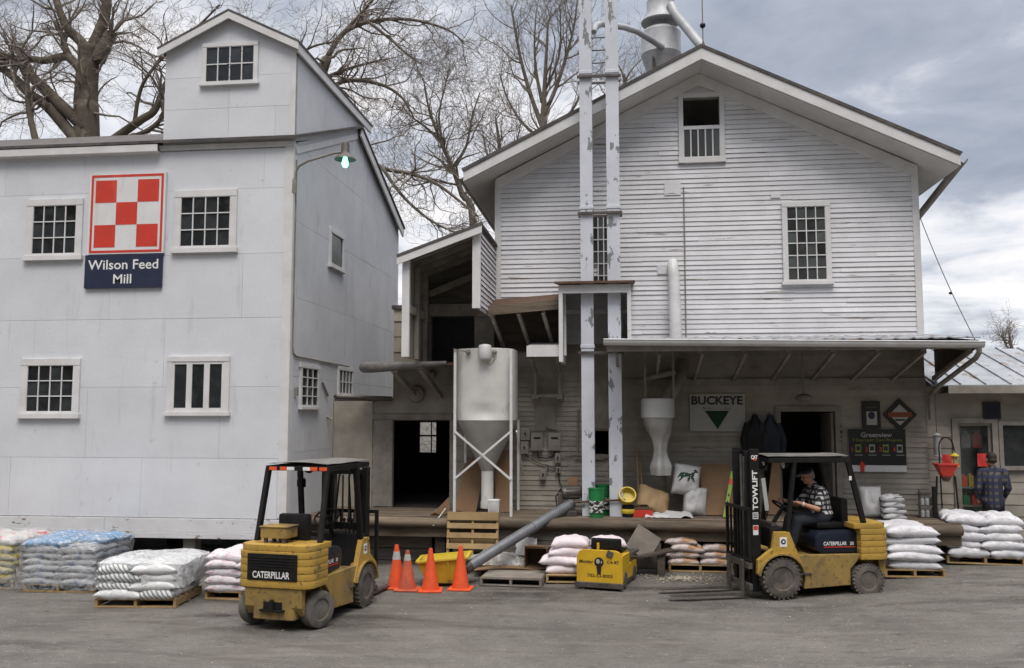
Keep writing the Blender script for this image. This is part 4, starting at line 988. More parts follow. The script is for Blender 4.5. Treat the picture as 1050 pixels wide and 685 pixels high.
def annex():
    Y0 = 17.12; X0, X1 = 5.46, 13.0
    root = thing('shop_annex', 'low white shop annex with a patchy metal roof and a glazed door', 'shop', (8, 17, 0))
    P = front(Y0); dx0, dx1, dz0, dz1 = rect(981, 434, 1021, 540, Y0); dz0 = .45
    w0, w1, wz0, wz1 = rect(1027, 436, 1060, 478, Y0)
    b = MB(); siding(b, P, lambda z: X0, lambda z: X1, .1, 3.2, .20, [(dx0, dx1, 0, dz1), (w0, w1, wz0, wz1)], 0, 1, 12, lap=.015)
    b.box(X0, dx0, Y0 + .003, Y0 + .1, .1, 3.2); b.box(dx1, w0, Y0 + .003, Y0 + .1, .1, 3.2); b.box(w1, X1, Y0 + .003, Y0 + .1, .1, 3.2); b.box(dx0, dx1, Y0 + .003, Y0 + .1, dz1, 3.2); b.box(w0, w1, Y0 + .003, Y0 + .1, wz1, 3.2); b.box(w0, w1, Y0 + .003, Y0 + .1, .1, wz0)
    b.box(X1 - .1, X1, Y0 + .1, 21.7, .1, 3.2); b.box(X0, X1, 21.7, 21.8, .1, 3.2)
    b.build('walls', ['clapshade', 'clapdark'], root)
    b = MB(); b.box(X0, X1 - .1, Y0 + .1, 21.7, .1, .45); b.box(X0, X1 - .1, 20.5, 20.6, .45, 3.2); b.build('floor', 'darkwood', root)
    b = MB(); ze, zr, ye, yr = 3.2, 4.02, Y0 - .42, 19.4; n = 18
    for s in (0, 1):
        ya, yb = (ye, yr) if s == 0 else (22.1, yr)
        b.prism([(X0 - .02, ya, ze), (X0 - .02, yb, zr), (X0 - .02, yb, zr + .02), (X0 - .02, ya, ze + .02)], (X1 - X0 + .3, 0, 0))
        for i in range(n): 
            x = X0 + .05 + i * .42; b.bar((x, ya, ze + .035), (x, yb, zr + .035), .022, .03)
    rf = b.build('roof', 'tinroof', root)
    b = MB(); b.box(X0 + .25, X1, ye - .03, ye + .0, ze - .13, ze + .0); b.box(X0 + .25, X1, ye, Y0, ze - .13, ze - .11); b.build('fascia', 'trimgrey', rf)
    b = MB(); pbox(b, P, dx0 - .10, dx0, .45, dz1 + .09, -.02, .05); pbox(b, P, dx1, dx1 + .10, .45, dz1 + .09, -.02, .05); pbox(b, P, dx0, dx1, dz1, dz1 + .09, -.02, .05)
    fr = b.build('door_frame', 'trimgrey', root, bevel=.004)
    b = MB(); pbox(b, P, dx0, dx0 + .05, .47, dz1, -.05, -.02); pbox(b, P, dx1 - .05, dx1, .47, dz1, -.05, -.02); pbox(b, P, dx0 + .05, dx1 - .05, dz1 - .05, dz1, -.05, -.02); zm = at(1000, 480, Y0).z; pbox(b, P, dx0 + .05, dx1 - .05, .47, .62, -.05, -.02)
    dr = b.build('door', 'trimgrey', root)
    M['doorglass'] = filmmat('shop door glass', (.16, .18, .17), .30, .06, 1.5)
    b = MB(); b.add([P(dx0 + .05, .62, -.035), P(dx1 - .05, .62, -.035), P(dx1 - .05, dz1 - .05, -.035), P(dx0 + .05, dz1 - .05, -.035)], [(0, 1, 2, 3)]); b.build('glass', 'doorglass', dr)
    b = MB(); pbox(b, P, w0 - .07, w0, wz0, wz1 + .07, -.02, .05); pbox(b, P, w0, w1, wz1, wz1 + .07, -.02, .05); pbox(b, P, w0 - .07, w1 + .07, wz0 - .07, wz0, -.02, .07); pbox(b, P, w1, w1 + .07, wz0, wz1 + .07, -.02, .05)
    f = b.build('window', 'trimgrey', root); b = MB(); b.add([P(w0, wz0, -.02), P(w1, wz0, -.02), P(w1, wz1, -.02), P(w0, wz1, -.02)], [(0, 1, 2, 3)]); b.build('glass', 'glass', f)
    # goods on display behind the door glass
    pal = [('red', .07), ('signwhite', .05), ('green', .05), ('bag_blue', .05), ('binyellow', .04), ('signwhite', .05), ('cone', .04)]
    k = 0
    for z in (.72, 1.05, 1.38):
        x = dx0 + .08
        while x < dx1 - .15:
            wd = rng.uniform(.08, .14); h = rng.uniform(.13, .22); b = MB(); b.box(x, x + wd, 17.55, 17.7, z, z + h); b.lathe([(wd * .3, 0), (wd * .3, .03), (wd * .18, .04)], (x + wd / 2, 17.62, z + h), 8)
            o = b.build('goods_pack', pal[(k * 5 + int(z * 10)) % 7][0], bevel=.006); row = {.72: 'lowest', 1.05: 'middle', 1.38: 'top'}[z]
            tag(o, f'small packet on the {row} shelf behind the shop door glass', 'packet', f'packets on the {row} shop shelf'); x += wd + rng.uniform(.02, .05); k += 1
    sh = thing('display_shelf', 'dark shelf rack just inside the glazed shop door', 'shelf', ((dx0 + dx1) / 2, 17.6, .45))
    for z in (.72, 1.05, 1.38): b = MB(); b.box(dx0 + .02, dx1 + .3, 17.5, 17.75, z - .03, z - .002); b.build('shelf_board', 'trimgrey', sh)
    b = MB(); b.box(dx0 - .02, dx0 + .018, 17.5, 17.75, .45, 1.7); b.box(dx1 + .302, dx1 + .33, 17.5, 17.75, .45, 1.7); b.build('upright', 'trimgrey', sh)
    for i, (u, m_) in enumerate(((989, 'signgrey'), (1001, 'red'))):
        a = at(u, 448, 17.5); b = MB(); b.box(a.x - .08, a.x + .08, 17.44, 17.5, a.z - .2, a.z + .05); b.lathe([(.05, 0), (.05, .05), (.03, .07)], (a.x, 17.47, a.z + .05), 10)
        o = b.build('hanging_pack', m_, bevel=.01); tag(o, ('grey' if i == 0 else 'red') + ' pack hanging high behind the shop door glass', 'packet')
    return root
annex()

# ------------------------------------------------------------------ tall equipment
def elevator():
    root = thing('bucket_elevator', 'pair of tall blue white square elevator legs rising from the dock past the gable', 'grain elevator', (-.4, 16, DZ))
    for (u0, u1) in ((595.5, 608.5), (623, 636.5)):
        x0, x1 = at(u0, 300, 15.88).x, at(u1, 300, 15.88).x
        b = MB(); z = DZ
        for k, zz in enumerate((3.9, 6.4, 8.9, 12.4)):
            b.box(x0, x1, 15.88, 16.10, z + .002, zz); b.box(x0 - .012, x1 + .012, 15.868, 16.112, zz - .03, zz + .03) if k < 3 else None; z = zz
        b.build('leg', 'leg', root, bevel=.006)
    x0, x1 = at(593, 300, 15.88).x, at(639, 300, 15.88).x
    for v in (78.5, 218.5, 361.5):
        z = at(616, v, 15.88).z; b = MB(); b.box(x0, x1, 15.83, 15.872, z - .022, z + .022); b.box(x0, x1, 16.118, 16.15, z - .022, z + .022); b.build('strap', 'steel', root)
    a0, a1 = at(608.5, 300, 15.9).x, at(623, 300, 15.9).x
    for v in (38, 51, 64, 78, 84):
        z = at(616, v, 15.95).z; b = MB(); b.tube([(a0 - .02, 15.97, z), (a1 + .02, 15.97, z)], .012 if v != 84 else .035, 6); b.build('rung', 'steel' if v != 84 else 'tin', root)
    b = MB(); pts = [at(609, 33, 16.0), at(611, 27, 16.2), at(616, 24.5, 16.4), at(625, 25.5, 16.6), at(640, 28, 17.4), at(653, 32, 18.2), at(668, 41, 18.9), at(679, 48.5, 19.2)]
    b.tube(pts, [.05, .055, .06, .06, .062, .065, .07, .07], 10); b.build('blow_pipe', 'tin', root, smooth=True)
    return root
elevator()

def cyclone():
    Y = 19.6; c = at(678, 60, Y); X = c.x; S_ = lambda v: at(678, v, Y).z
    r = (at(698.5, 45, Y).x - at(657.5, 45, Y).x) / 2
    root = thing('dust_cyclone', 'galvanised dust cyclone with conical base and louvred cap above the roof', 'dust collector', (X, Y, 9.2))
    b = MB(); b.lathe([(r * .3, S_(33) + .05), (r * .85, S_(33) + .03), (r, S_(35)), (r, S_(56)), (r * 1.02, S_(57)), (r, S_(58)), (r * .55, S_(58) - .62), (r * .36, S_(58) - 1.0)], (X, Y, 0), 28); b.build('drum', 'tin', root, smooth=True)
    b = MB(); b.lathe([(r * .50, S_(34)), (r * .46, S_(24)), (r * .5, S_(18))], (X, Y, 0), 20); b.build('neck', 'tin', root, smooth=True)
    b = MB(); b.lathe([(r * .98, S_(24)), (r * 1.0, S_(23)), (r * .70, S_(13)), (r * .70, S_(2)), (r * .45, S_(-4))], (X, Y, 0), 24); b.lathe([(r * .97, S_(24) + .002), (r * .66, S_(14))], (X, Y, 0), 24)
    for k in range(12):
        a = k * math.pi / 6; b.bar((X + math.cos(a) * r * .99, Y + math.sin(a) * r * .99, S_(23.5)), (X + math.cos(a) * r * .72, Y + math.sin(a) * r * .72, S_(14)), .03, .02)
    b.build('cap', 'tin', root, smooth=True)
    for a in (.6, 2.5, 4.2): b = MB(); b.bar((X + math.cos(a) * r * .85, Y + math.sin(a) * r * .85, S_(60)), (X + math.cos(a) * r * .9, Y + math.sin(a) * r * .9, roofz(X) - .1), .05, .05); b.build('leg', 'steel', root)
    b = MB(); b.tube([at(688, 5, 19.3), at(692, 14, 19.2), at(727, 57, 18.6)], .10, 10); b.build('return_pipe', 'tin', root, smooth=True)
cyclone()
def rod():
    p = at(721, 52, 16.6); t = at(721.5, -8, 16.6); m = at(721.5, 26, 16.6)
    root = thing('lightning_rod', 'thin lightning rod with a dark glass ball on the gable peak', 'lightning rod', (p.x, 16.6, AZ))
    b = MB(); b.tube([(p.x, 16.6, AZ - .03), (p.x, 16.6, t.z)], .012, 6); b.build('spike', 'trimgrey', root)
    b = MB(); b.ell((p.x, 16.6, m.z), (.055, .055, .055)); b.build('ball', 'navy', root, smooth=True)
    b = MB()
    for k in range(3): a = k * 2.1; b.bar((p.x, 16.6, AZ + .25), (p.x + .12 * math.cos(a), 16.6 + .14 * math.sin(a), AZ - .05), .014, .014)
    b.build('foot', 'steel', root)
rod()

def silo():
    cx, cy = -2.44, 16.22; r = .535; z1 = 3.86; zc = at(500, 431, 15.7).z; zb = at(498, 483, 16.2).z
    root = thing('feed_silo', 'dented dull white steel feed bin on four legs with cross bracing', 'silo', (cx, cy, DZ))
    prof = [(r * .2, z1 + .05), (r * .95, z1 + .01), (r, z1)] + [(r, z1 - (z1 - zc) * i / 14) for i in range(1, 15)]
    b = MB(); b.lathe(prof, (cx, cy, 0), 48, sq=3.6)
    vs = []
    for (x, y, z) in b.v:
        d = (.055 * max(0, nz(x * 2.2, z * 1.9, y)) + .05 * math.exp(-((x - (cx + .02)) ** 2 / .05 + (z - 2.74) ** 2 / .008))) if z < z1 - .05 else 0
        if y < cy: vs.append((x, y + d, z))
        else: vs.append((x, y, z))
    b.v = vs; o = b.build('tank', 'silo', root, smooth=True)
    b = MB(); n = 36; pts = []
    pr = [(r * 1.01, zc + .01), (r * .98, zc - .03), (.105, zb)]
    lo = MB(); lo.lathe(pr[:2], (cx, cy, 0), n, sq=3.6)
    vs = []; k = 12
    for i in range(k + 1):
        t = i / k; R_ = r * .99 * (1 - t) + .105 * t; e = 3.6 * (1 - t) + 2.0 * t
        for j in range(n):
            th = 2 * math.pi * j / n; x, y = math.cos(th), math.sin(th); q = (abs(x) ** e + abs(y) ** e) ** (-1 / e); vs.append((cx + x * q * R_, cy + y * q * R_, zc + (zb - zc) * t))
    b.add(vs, [(i * n + j, i * n + (j + 1) % n, (i + 1) * n + (j + 1) % n, (i + 1) * n + j) for i in range(k) for j in range(n)]); b.build('hopper', 'silolow', root, smooth=True)
    b = MB(); b.lathe([(.105, DZ + .08), (.125, DZ + .09), (.125, DZ + .2), (.112, DZ + .22), (.112, zb)], (cx, cy, 0), 18); b.build('outlet_pipe', 'silo', root, smooth=True)
    q = .50
    for sx in (-1, 1):
        for sy in (-1, 1): b = MB(); b.box(cx + sx * q - .024, cx + sx * q + .024, cy + sy * q - .024 + sy * .045, cy + sy * q + .024 + sy * .045, DZ, z1 - .02 if sy < 0 else zc); b.build('leg', 'whitemetal', root, bevel=.005)
    yb = cy - q - .075
    for s in (-1, 1): b = MB(); b.bar((cx - s * q, yb - s * .012, at(0, 441, yb).z), (cx + s * q, yb - s * .012, at(0, 487, yb).z), .02, .036); b.build('cross_brace', 'whitemetal', root)
    b = MB(); b.bar((cx + q + .09, cy - q, at(0, 441, yb).z), (cx + q + .09, cy + q, at(0, 487, yb).z), .02, .036); b.build('cross_brace', 'whitemetal', root)
    a = at(497, 362, 15.6); b = MB(); b.lathe([(.03, -.12), (.10, -.11), (.115, -.09), (.115, .12), (.10, .145), (.03, .16)], (a.x, 15.62, a.z), 18); b.build('level_switch', 'whitemetal', root, smooth=True)
    for u in (480, 507): p = at(u, 361, 15.65); b = MB(); b.ell(p, (.045, .04, .045)); b.build('sensor', 'trimgrey', root, smooth=True)
    b = MB(); b.tube([at(507, 361, 15.63), at(507, 369, 15.6), at(503, 375, 15.63), at(499, 372, 15.6)], .009, 5); b.tube([at(465, 358, 15.63), at(480, 361, 15.63)], .01, 5); b.build('cable', 'trimgrey', root)
silo()

def jug_etc():
    p = at(506.5, 528, 15.72); h = at(0, 510, 15.72).z - DZ
    root = thing('white_bucket', 'white plastic bucket at the foot of the feed silo', 'bucket', (p.x, 15.72, DZ))
    b = MB(); b.lathe([(.085, 0), (.10, .02), (.105, .27), (.098, .275)], (0, 0, .0), 18, sq=4); b.build('body', 'whitemetal', root, smooth=True, local=True); b = MB(); b.lathe([(.108, .262), (.108, .285), (.09, .292), (.02, .295)], (0, 0, 0), 18, sq=4); b.build('lid', 'whitemetal', root, smooth=True, local=True)
    # scraps propped up round the silo
    def leaning(name, label, cat, u0, v0, u1, v1, Y, lean, mat, th=.02, tilt=0.0, zf=DZ):
        x0, x1 = at(u0, v1, Y).x, at(u1, v1, Y).x; H = at(u0, v0, Y + lean).z - zf
        L_ = math.hypot(H, lean); o = bpy.data.objects.new(name, None)
        b = MB(); b.box(-(x1 - x0) / 2, (x1 - x0) / 2, -th / 2, th / 2, 0, L_)
        me = b.mesh(name, mat, bevel=min(.004, th / 3)); o = bpy.data.objects.new(name, me); col.objects.link(o)
        o.location = ((x0 + x1) / 2, Y, zf + .004 + th / 2 * math.sin(math.atan2(lean, H))); o.rotation_euler = (-math.atan2(lean, H), tilt, 0); return tag(o, label, cat)
    leaning('cardboard_sheet', 'brown cardboard sheet leaning behind the feed silo legs', 'cardboard', 466, 470, 488, 524, 16.3, .5, 'cardboard', .01, .12)
    leaning('cardboard_scrap', 'narrow brown cardboard scrap to the right of the silo outlet pipe', 'cardboard', 508, 462, 526, 522, 16.3, .35, 'cardboard', .01, -.06)
    leaning('plywood_sheet', 'wide tan plywood sheet leaning on the porch wall behind the lime bar', 'plywood', 721, 476, 753, 527, 16.2, .5, 'cardboard', .03)
    leaning('plywood_sheet', 'narrow tan plywood sheet standing just left of the dark mill doorway', 'plywood', 785, 462, 800, 527, 16.45, .35, 'cardboard', .03, .08)
    lb_ = leaning('lime_bar', 'bright lime green bar with a red tip leaning on the wide tan plywood', 'bar', 741, 483, 745, 527, 15.9, .3, 'lime', .03, .24)
    b = MB(); b.box(-.035, .035, -.018, .018, .60, .70); b.build('red_tip', 'red', lb_, local=True, bevel=.004)
    for zz in (.12, .25, .38): b = MB(); b.box(-.012, .012, -.0165, -.0155, zz, zz + .05); b.build('dark_slot', 'darkgreen', lb_, local=True)
    leaning('broom_handle', 'taller of two brown broom handles leaning on the porch wall', 'handle', 655, 458, 656.6, 524, 16.3, .5, 'pallet', .025, -.03)
    leaning('broom_handle', 'shorter of two brown broom handles leaning on the porch wall', 'handle', 659.5, 470, 661, 524, 16.3, .5, 'pallet', .025, -.05)
    leaning('grey_board', 'grey square board leaning on the porch wall behind the white sacks', 'board', 684, 478, 702, 510, 16.55, .3, 'palletgrey', .02)
    p = at(452, 530, 15.75)
    b = MB(); 
    b.add([p + Vector(v) for v in ((-.2, -.02, .0), (-.05, .1, .16), (.12, .1, .34), (.16, .02, .1), (.03, -.05, .02), (-.1, -.08, .08), (.05, -.03, .25))], [(0, 1, 5), (1, 2, 6), (2, 3, 6), (3, 4, 6), (4, 0, 5), (5, 1, 6), (5, 6, 4)])
    b.v = [(x, y, max(z, DZ + .002)) for x, y, z in b.v]; tag(b.build('torn_carton', 'cardboard'), 'torn brown carton piece lying on the dock left of the silo', 'carton')
    b = MB(); b.bar(at(444, 539, 15.50), at(457, 521, 15.64), .025, .01); o = b.build('white_strip', 'whitemetal'); tag(o, 'thin white strip leaning on the torn carton at the dock edge', 'strip')
jug_etc()

def meters():
    Y = MY - .03
    def bx(name, label, cat, u0, v0, u1, v1, d, mat='trimgrey', win=False):
        x0, x1, z0, z1 = rect(u0, v0, u1, v1, Y); r = thing(name, label, cat, ((x0 + x1) / 2, Y, z0))
        b = MB(); b.box(x0, x1, Y - d, Y + .008, z0, z1); b.build('case', mat, r, bevel=.008)
        b = MB(); b.box(x0 - .006, x1 + .006, Y - d - .012, Y - d - .002, z0 - .006, z1 + .008); b.build('cover', mat, r, bevel=.005)
        if win: b = MB(); W = x1 - x0; H = z1 - z0; b.box(x0 + W * .2, x1 - W * .2, Y - d - .018, Y - d - .0125, z0 + H * .66, z0 + H * .76); b.build('slot', 'black', r)
        else: b = MB(); b.box((x0 + x1) / 2 - .012, (x0 + x1) / 2 + .012, Y - d - .03, Y - d - .0125, (z0 + z1) / 2 - .02, (z0 + z1) / 2 + .03); b.build('switch', 'black', r)
    bx('breaker_box', 'left of two large grey breaker boxes on the wall right of the silo', 'breaker box', 545.5, 444, 557, 461.5, .10, win=True)
    bx('breaker_box', 'right of two large grey breaker boxes on the wall right of the silo', 'breaker box', 563, 444, 575, 461.5, .10, win=True)
    bx('switch_box', 'upper grey switch box at the wall edge beside the silo', 'switch box', 534.5, 439, 543.5, 451, .09)
    bx('switch_box', 'lower grey switch box at the wall edge beside the silo', 'switch box', 534.5, 453, 542, 465, .08)
    bx('switch_box', 'small switch box close under the right breaker box', 'switch box', 569.5, 465, 575, 474.5, .07)
    bx('switch_box', 'small switch box hanging lowest on the wires under the left breaker box', 'switch box', 554.5, 482, 560, 491.5, .07)
    bx('switch_box', 'tiny switch box on the wires above the auger motor', 'switch box', 570.5, 479, 575, 484.5, .06)
    P = lambda u, v: at(u, v, MY - .05)
    for i, (pts, r, lab) in enumerate((
        ([(543, 442), (560, 442), (560, 438), (574, 442)], .012, 'conduit running along the top of the two breaker boxes'),
        ([(551, 462), (552, 469), (560, 470), (567, 468), (569, 462)], .010, 'looped cable joining the undersides of the two breaker boxes'),
        ([(538, 466), (548, 473), (556, 476), (562, 477), (562, 483), (558, 484)], .008, 'cable from the lower edge box down to the lowest switch box'),
        ([(575, 468), (590, 466.5), (596, 467)], .010, 'conduit from the small switch box towards the elevator leg'),
        ([(562, 478), (572, 482), (574, 495), (577, 501)], .008, 'cable dropping from the wall boxes to the auger motor'),
        ([(589, 470), (620, 471)], .014, 'short white pipe along the wall behind the elevator legs'),
        ([(592, 470), (593, 420)], .016, 'upright conduit on the wall left of the elevator legs'))):
        b = MB(); b.tube([P(*p) for p in pts], r, 6); tag(b.build('cable' if 'cable' in lab else 'conduit', 'trimgrey' if 'cable' not in lab else 'black', smooth=True), lab, 'cable' if 'cable' in lab else 'conduit')
meters()

def auger():
    a = at(585, 517, 15.95); c = at(477, 583, 14.28)
    root = thing('grain_auger', 'long grey auger tube slanting from a greasy motor on the dock into the yellow bin', 'auger', (a.x, 15.9, DZ))
    d = (c - a).normalized()
    b = MB(); b.tube([a - d * .05, a + d * .9, a + d * .905, a + d * .945, a + d * .95, c], [.088, .088, .1, .1, .088, .088], 18); b.tube([a + d * .05, a + d * .0], .1, 18); b.build('tube', 'auger', root, smooth=True)
    b = MB(); b.tube([c - d * .1, c + d * .02], .094, 16); b.build('mouth', 'steel', root, smooth=True)
    b = MB(); m = a + Vector((.02, .06, .20)); b.lathe([(.02, -.19), (.10, -.185), (.115, -.15), (.115, .15), (.10, .185), (.02, .19)], m, 18, axis=(1, .35, 0.1))
    for k in range(10): an = k * math.pi / 5; b.obox(m + Vector((0, .0, 0)) + Vector((-.35 * .115 * math.cos(an), .115 * math.cos(an) * .94, .115 * math.sin(an))), (.26, .012, .022), Matrix.Rotation(.34, 3, 'Z'))
    b.build('motor', 'steel', root, smooth=True)
    b = MB(); b.box(a.x - .10, a.x + .12, 15.82, 16.06, DZ, DZ + .10); b.box(a.x - .05, a.x + .08, 15.88, 16.0, DZ + .10, a.z + .08); b.box(a.x - .22, a.x - .12, 15.9, 15.98, a.z - .04, a.z + .2); b.build('gearbox', 'steel', root, bevel=.01)
    b = MB(); b.lathe([(.03, -.03), (.12, -.03), (.12, -.012), (.10, 0), (.12, .012), (.12, .03), (.03, .03)], m + Vector((.22, .08, -.02)), 18, axis=(1, .35, .1)); b.build('pulley', 'rust', root, smooth=True)
    b = MB(); b.box(a.x - .06, a.x + .12, 16.08, 16.14, a.z + .1, a.z + .46); b.build('guard_board', 'cardboard', root)
    b = MB(); b.tube([m + Vector((-.2, -.02, .05)), m + Vector((-.28, -.05, -.08)), m + Vector((-.26, -.03, -.25)), m + Vector((-.12, 0, -.3))], .012, 6); b.build('cable', 'black', root)
auger()

def cloth_cyclone():
    Y = 16.3; X = at(677.5, 430, Y).x
    zt, zm, zb = at(0, 418, Y).z, at(0, 441, Y).z, at(0, 513, Y).z
    zt, zm, zb = [at(681, v, Y).z for v in (410, 428, 487)]
    root = thing('dust_bag', 'grimy off-white drum with a twisted cloth dust sock hanging under the porch', 'dust collector', (X, Y, zb))
    R0 = (at(691.5, 420, Y).x - at(657, 420, Y).x) / 2
    b = MB(); b.lathe([(R0 * .3, zt + .03), (R0 * .95, zt + .02), (R0, zt - .01), (R0, zm + .02), (R0 * 1.03, zm), (R0 * .9, zm - .01)], (X - .05, Y, 0), 24); b.build('drum', 'silo', root, smooth=True)
    prof = [(R0 * .92, zm), (R0 * .84, zm - .15), (R0 * .62, zm - .38), (R0 * .42, zm - .58), (R0 * .36, zm - .72), (R0 * .45, zb + .10), (R0 * .62, zb + .01), (R0 * .58, zb)]
    b = MB(); n = 30; vs = []; k = 26
    for i in range(k + 1):
        t = i / k; z = zm + (zb - zm) * t; j = t * (len(prof) - 1); a = int(min(j, len(prof) - 2)); f = j - a; r = prof[a][0] * (1 - f) + prof[a + 1][0] * f
        for q in range(n):
            th = 2 * math.pi * q / n; rr = r * (1 + .13 * math.sin(q * 2 * math.pi / n * 5 + t * 5) * min(1, t * 3) + .14 * nz(math.cos(th) * 1.5, math.sin(th) * 1.5, z * 4)); vs.append((X - .05 * (1 - t) + rr * math.cos(th), Y + rr * math.sin(th), z))
    b.add(vs, [(i * n + q, i * n + (q + 1) % n, (i + 1) * n + (q + 1) % n, (i + 1) * n + q) for i in range(k) for q in range(n)]); b.build('cloth_sock', 'silolow', root, smooth=True)
    b = MB(); b.tube([at(680, 414, 16.35), at(688, 402, 16.5), at(698, 384, 16.8), at(700, 372, 16.95)], [.12, .13, .12, .12], 14); b.build('inlet_pipe', 'trimgrey', root, smooth=True)
    b = MB(); b.tube([at(662, 388, 16.5), at(692, 381, 16.6)], .06, 10); b.build('cross_pipe', 'trimgrey', root, smooth=True)
    for u in (662, 691): p = at(u, 425, 16.3); b = MB(); b.box(p.x - .02, p.x + .02, 16.28, 16.32, p.z - .1, 3.9); b.build('hanger', 'trimgrey', root)
cloth_cyclone()

# ------------------------------------------------------------------ signs on the porch wall
def signs():
    Y = MY - .03
    def board(name, label, u0, v0, u1, v1, mat, th=.02):
        x0, x1, z0, z1 = rect(u0, v0, u1, v1, Y); r = thing(name, label, 'sign', ((x0 + x1) / 2, Y, z0)); b = MB(); b.box(x0, x1, Y - th, Y + .01, z0, z1); b.build('board', mat, r, bevel=.003); return r, x0, z0, x1 - x0, z1 - z0, Y - th - .003
    r, x, z, W, H, y = board('feed_sign', 'large pale sign with bold black BUCKEYE word and dark triangle below', 707, 404, 764.5, 442.5, 'signgrey')
    lettering('BUCKEYE', (x + W * .03, y, z + H * .71), (1, 0, 0), (0, 0, 1), W * .93, H * .235, 'signblack', r, bold=.035)
    lettering('N u t r i t i o n', (x + W * .24, y, z + H * .585), (1, 0, 0), (0, 0, 1), W * .50, H * .075, 'signblack', r)
    M['darkgreen'] = pmat('dark green ink', (.008, .05, .022), (.006, .02, .012), 3)
    b = MB(); b.prism([(x + W * .27, y, z + H * .55), (x + W * .71, y, z + H * .55), (x + W * .50, y, z + H * .06)], (0, -.002, 0)); b.build('triangle', 'darkgreen', r)
    r, x, z, W, H, y = board('lawn_sign', 'wide black sign with four red numbers and white strip along its lower edge', 869, 440, 929.5, 484, 'signwhite')
    y2 = y; b = MB(); b.box(x, x + W, y - .003, y, z + H * .155, z + H); b.build('black_panel', 'signblack', r); y -= .005
    lettering('Greenview', (x + W * .225, y, z + H * .81), (1, 0, 0), (0, 0, 1), W * .54, H * .115, 'signgrey', r, bold=.015)
    M['limeink'] = pmat('lime ink', (.25, .30, .03), (.22, .27, .03), 3)
    lettering('4 Step Lawn Care Program', (x + W * .07, y, z + H * .695), (1, 0, 0), (0, 0, 1), W * .86, H * .085, 'limeink', r)
    for i in range(4):
        cx = x + W * (.055 + .24 * i); lettering(str(i + 1), (cx, y, z + H * .47), (1, 0, 0), (0, 0, 1), W * (.018 if i == 0 else .045), H * .115, 'red', r, bold=.03)
        b = MB(); b.box(cx + W * .065, cx + W * .165, y - .002, y, z + H * .455, z + H * .64); b.build('pack_picture', ('limeink', 'signgrey')[i % 2], r); b = MB(); b.box(cx + W * .08, cx + W * .15, y - .004, y - .0025, z + H * .50, z + H * .60); b.build('pack_panel', ('signnavy', 'darkgreen')[i % 2], r)
        b = MB(); b.box(cx + W * .05, cx + W * .19, y - .002, y, z + H * .385, z + H * .40); b.build('caption_line', 'signgrey', r)
    b = MB(); a = at(883.7, 478, Y); ax, az = a.x, at(883.7, 483.5, Y).z; s = .0168; yy = y2 - .008
    b.prism([(ax - 2.1 * s, yy, az), (ax + 2.1 * s, yy, az), (ax + 2.1 * s, yy, az + 6.2 * s), (ax + 4 * s, yy, az + 6.2 * s), (ax, yy, az + 11.5 * s), (ax - 4 * s, yy, az + 6.2 * s), (ax - 2.1 * s, yy, az + 6.2 * s)], (0, -.004, 0)); b.build('arrow', 'red', r)
    r, x, z, W, H, y = board('small_sign', 'small dark upright sign with a pale picture, left of the diamond sign', 883.5, 411.5, 903, 439, 'signblack')
    b = MB(); b.box(x + W * .22, x + W * .80, y - .002, y, z + H * .12, z + H * .62); b.build('pale_picture', 'signgrey', r); b = MB(); b.ell((x + W * .5, y - .004, z + H * .47), (W * .19, .006, H * .14)); b.build('dark_figure', 'signnavy', r)
    b = MB(); b.box(x + W * .2, x + W * .8, y - .003, y, z + H * .75, z + H * .79); b.build('caption_line', 'steel', r)
    c = at(922.4, 425.4, Y); hw = at(940, 425, Y).x - c.x; y = Y - .02
    r = thing('diamond_sign', 'black diamond shaped sign with a rust red band across its pale centre', 'sign', (c.x, Y, c.z - hw))
    def dia(k, y0, y1): return [(c.x - k, y0, c.z), (c.x, y0, c.z - k), (c.x + k, y0, c.z), (c.x, y0, c.z + k)]
    b = MB(); b.prism(dia(hw, y, y), (0, .03, 0)); b.build('board', 'signblack', r)
    b = MB(); b.prism(dia(hw * .64, y - .004, y), (0, .003, 0)); b.build('pale_diamond', 'signgrey', r)
    M['rustred'] = pmat('rust red ink', (.24, .07, .035), (.20, .06, .03), 3)
    b = MB(); b.box(c.x - hw * .68, c.x + hw * .68, y - .008, y - .005, c.z - hw * .14, c.z + hw * .16); b.build('band', 'rustred', r)
    b = MB(); b.box(c.x - hw * .28, c.x + hw * .28, y - .008, y - .005, c.z - hw * .36, c.z - hw * .26); b.build('caption_line', 'signblack', r)
    Y2 = 17.09; x0, x1, z0, z1 = rect(1007.5, 412, 1026, 430, Y2); r = thing('dark_sign', 'small black square sign above the shop annex door', 'sign', ((x0 + x1) / 2, Y2, z0))
    b = MB(); b.box(x0, x1, Y2 - .025, Y2 + .01, z0, z1); b.build('board', 'signblack', r); b = MB(); b.box(x0 + .03, x1 - .03, Y2 - .029, Y2 - .026, z0 + .03, z1 - .03); b.build('face', 'navy', r)
    for (u0, v0, u1, v1, lab, yy) in ((966, 466, 975.5, 477, 'red paper notice above the red spreader', 16.8), (1002, 465, 1013, 478.5, 'red paper notice on the shop door beside the man', 17.02)):
        x0, x1, z0, z1 = rect(u0, v0, u1, v1, yy); b = MB(); b.sheet(lambda s, t: (x0 + (x1 - x0) * s, yy - .004 + .006 * math.sin(s * 5 + t * 3), z0 + (z1 - z0) * t), 6, 6); b.prism([(x0, yy + .006, z0), (x1, yy + .006, z0), (x1, yy + .006, z1), (x0, yy + .006, z1)], (0, .003, 0))
        M['redpaper'] = M.get('redpaper') or pmat('red paper', (.62, .05, .045), (.55, .04, .04), 5); tag(b.build('paper_notice', 'redpaper'), lab, 'notice')
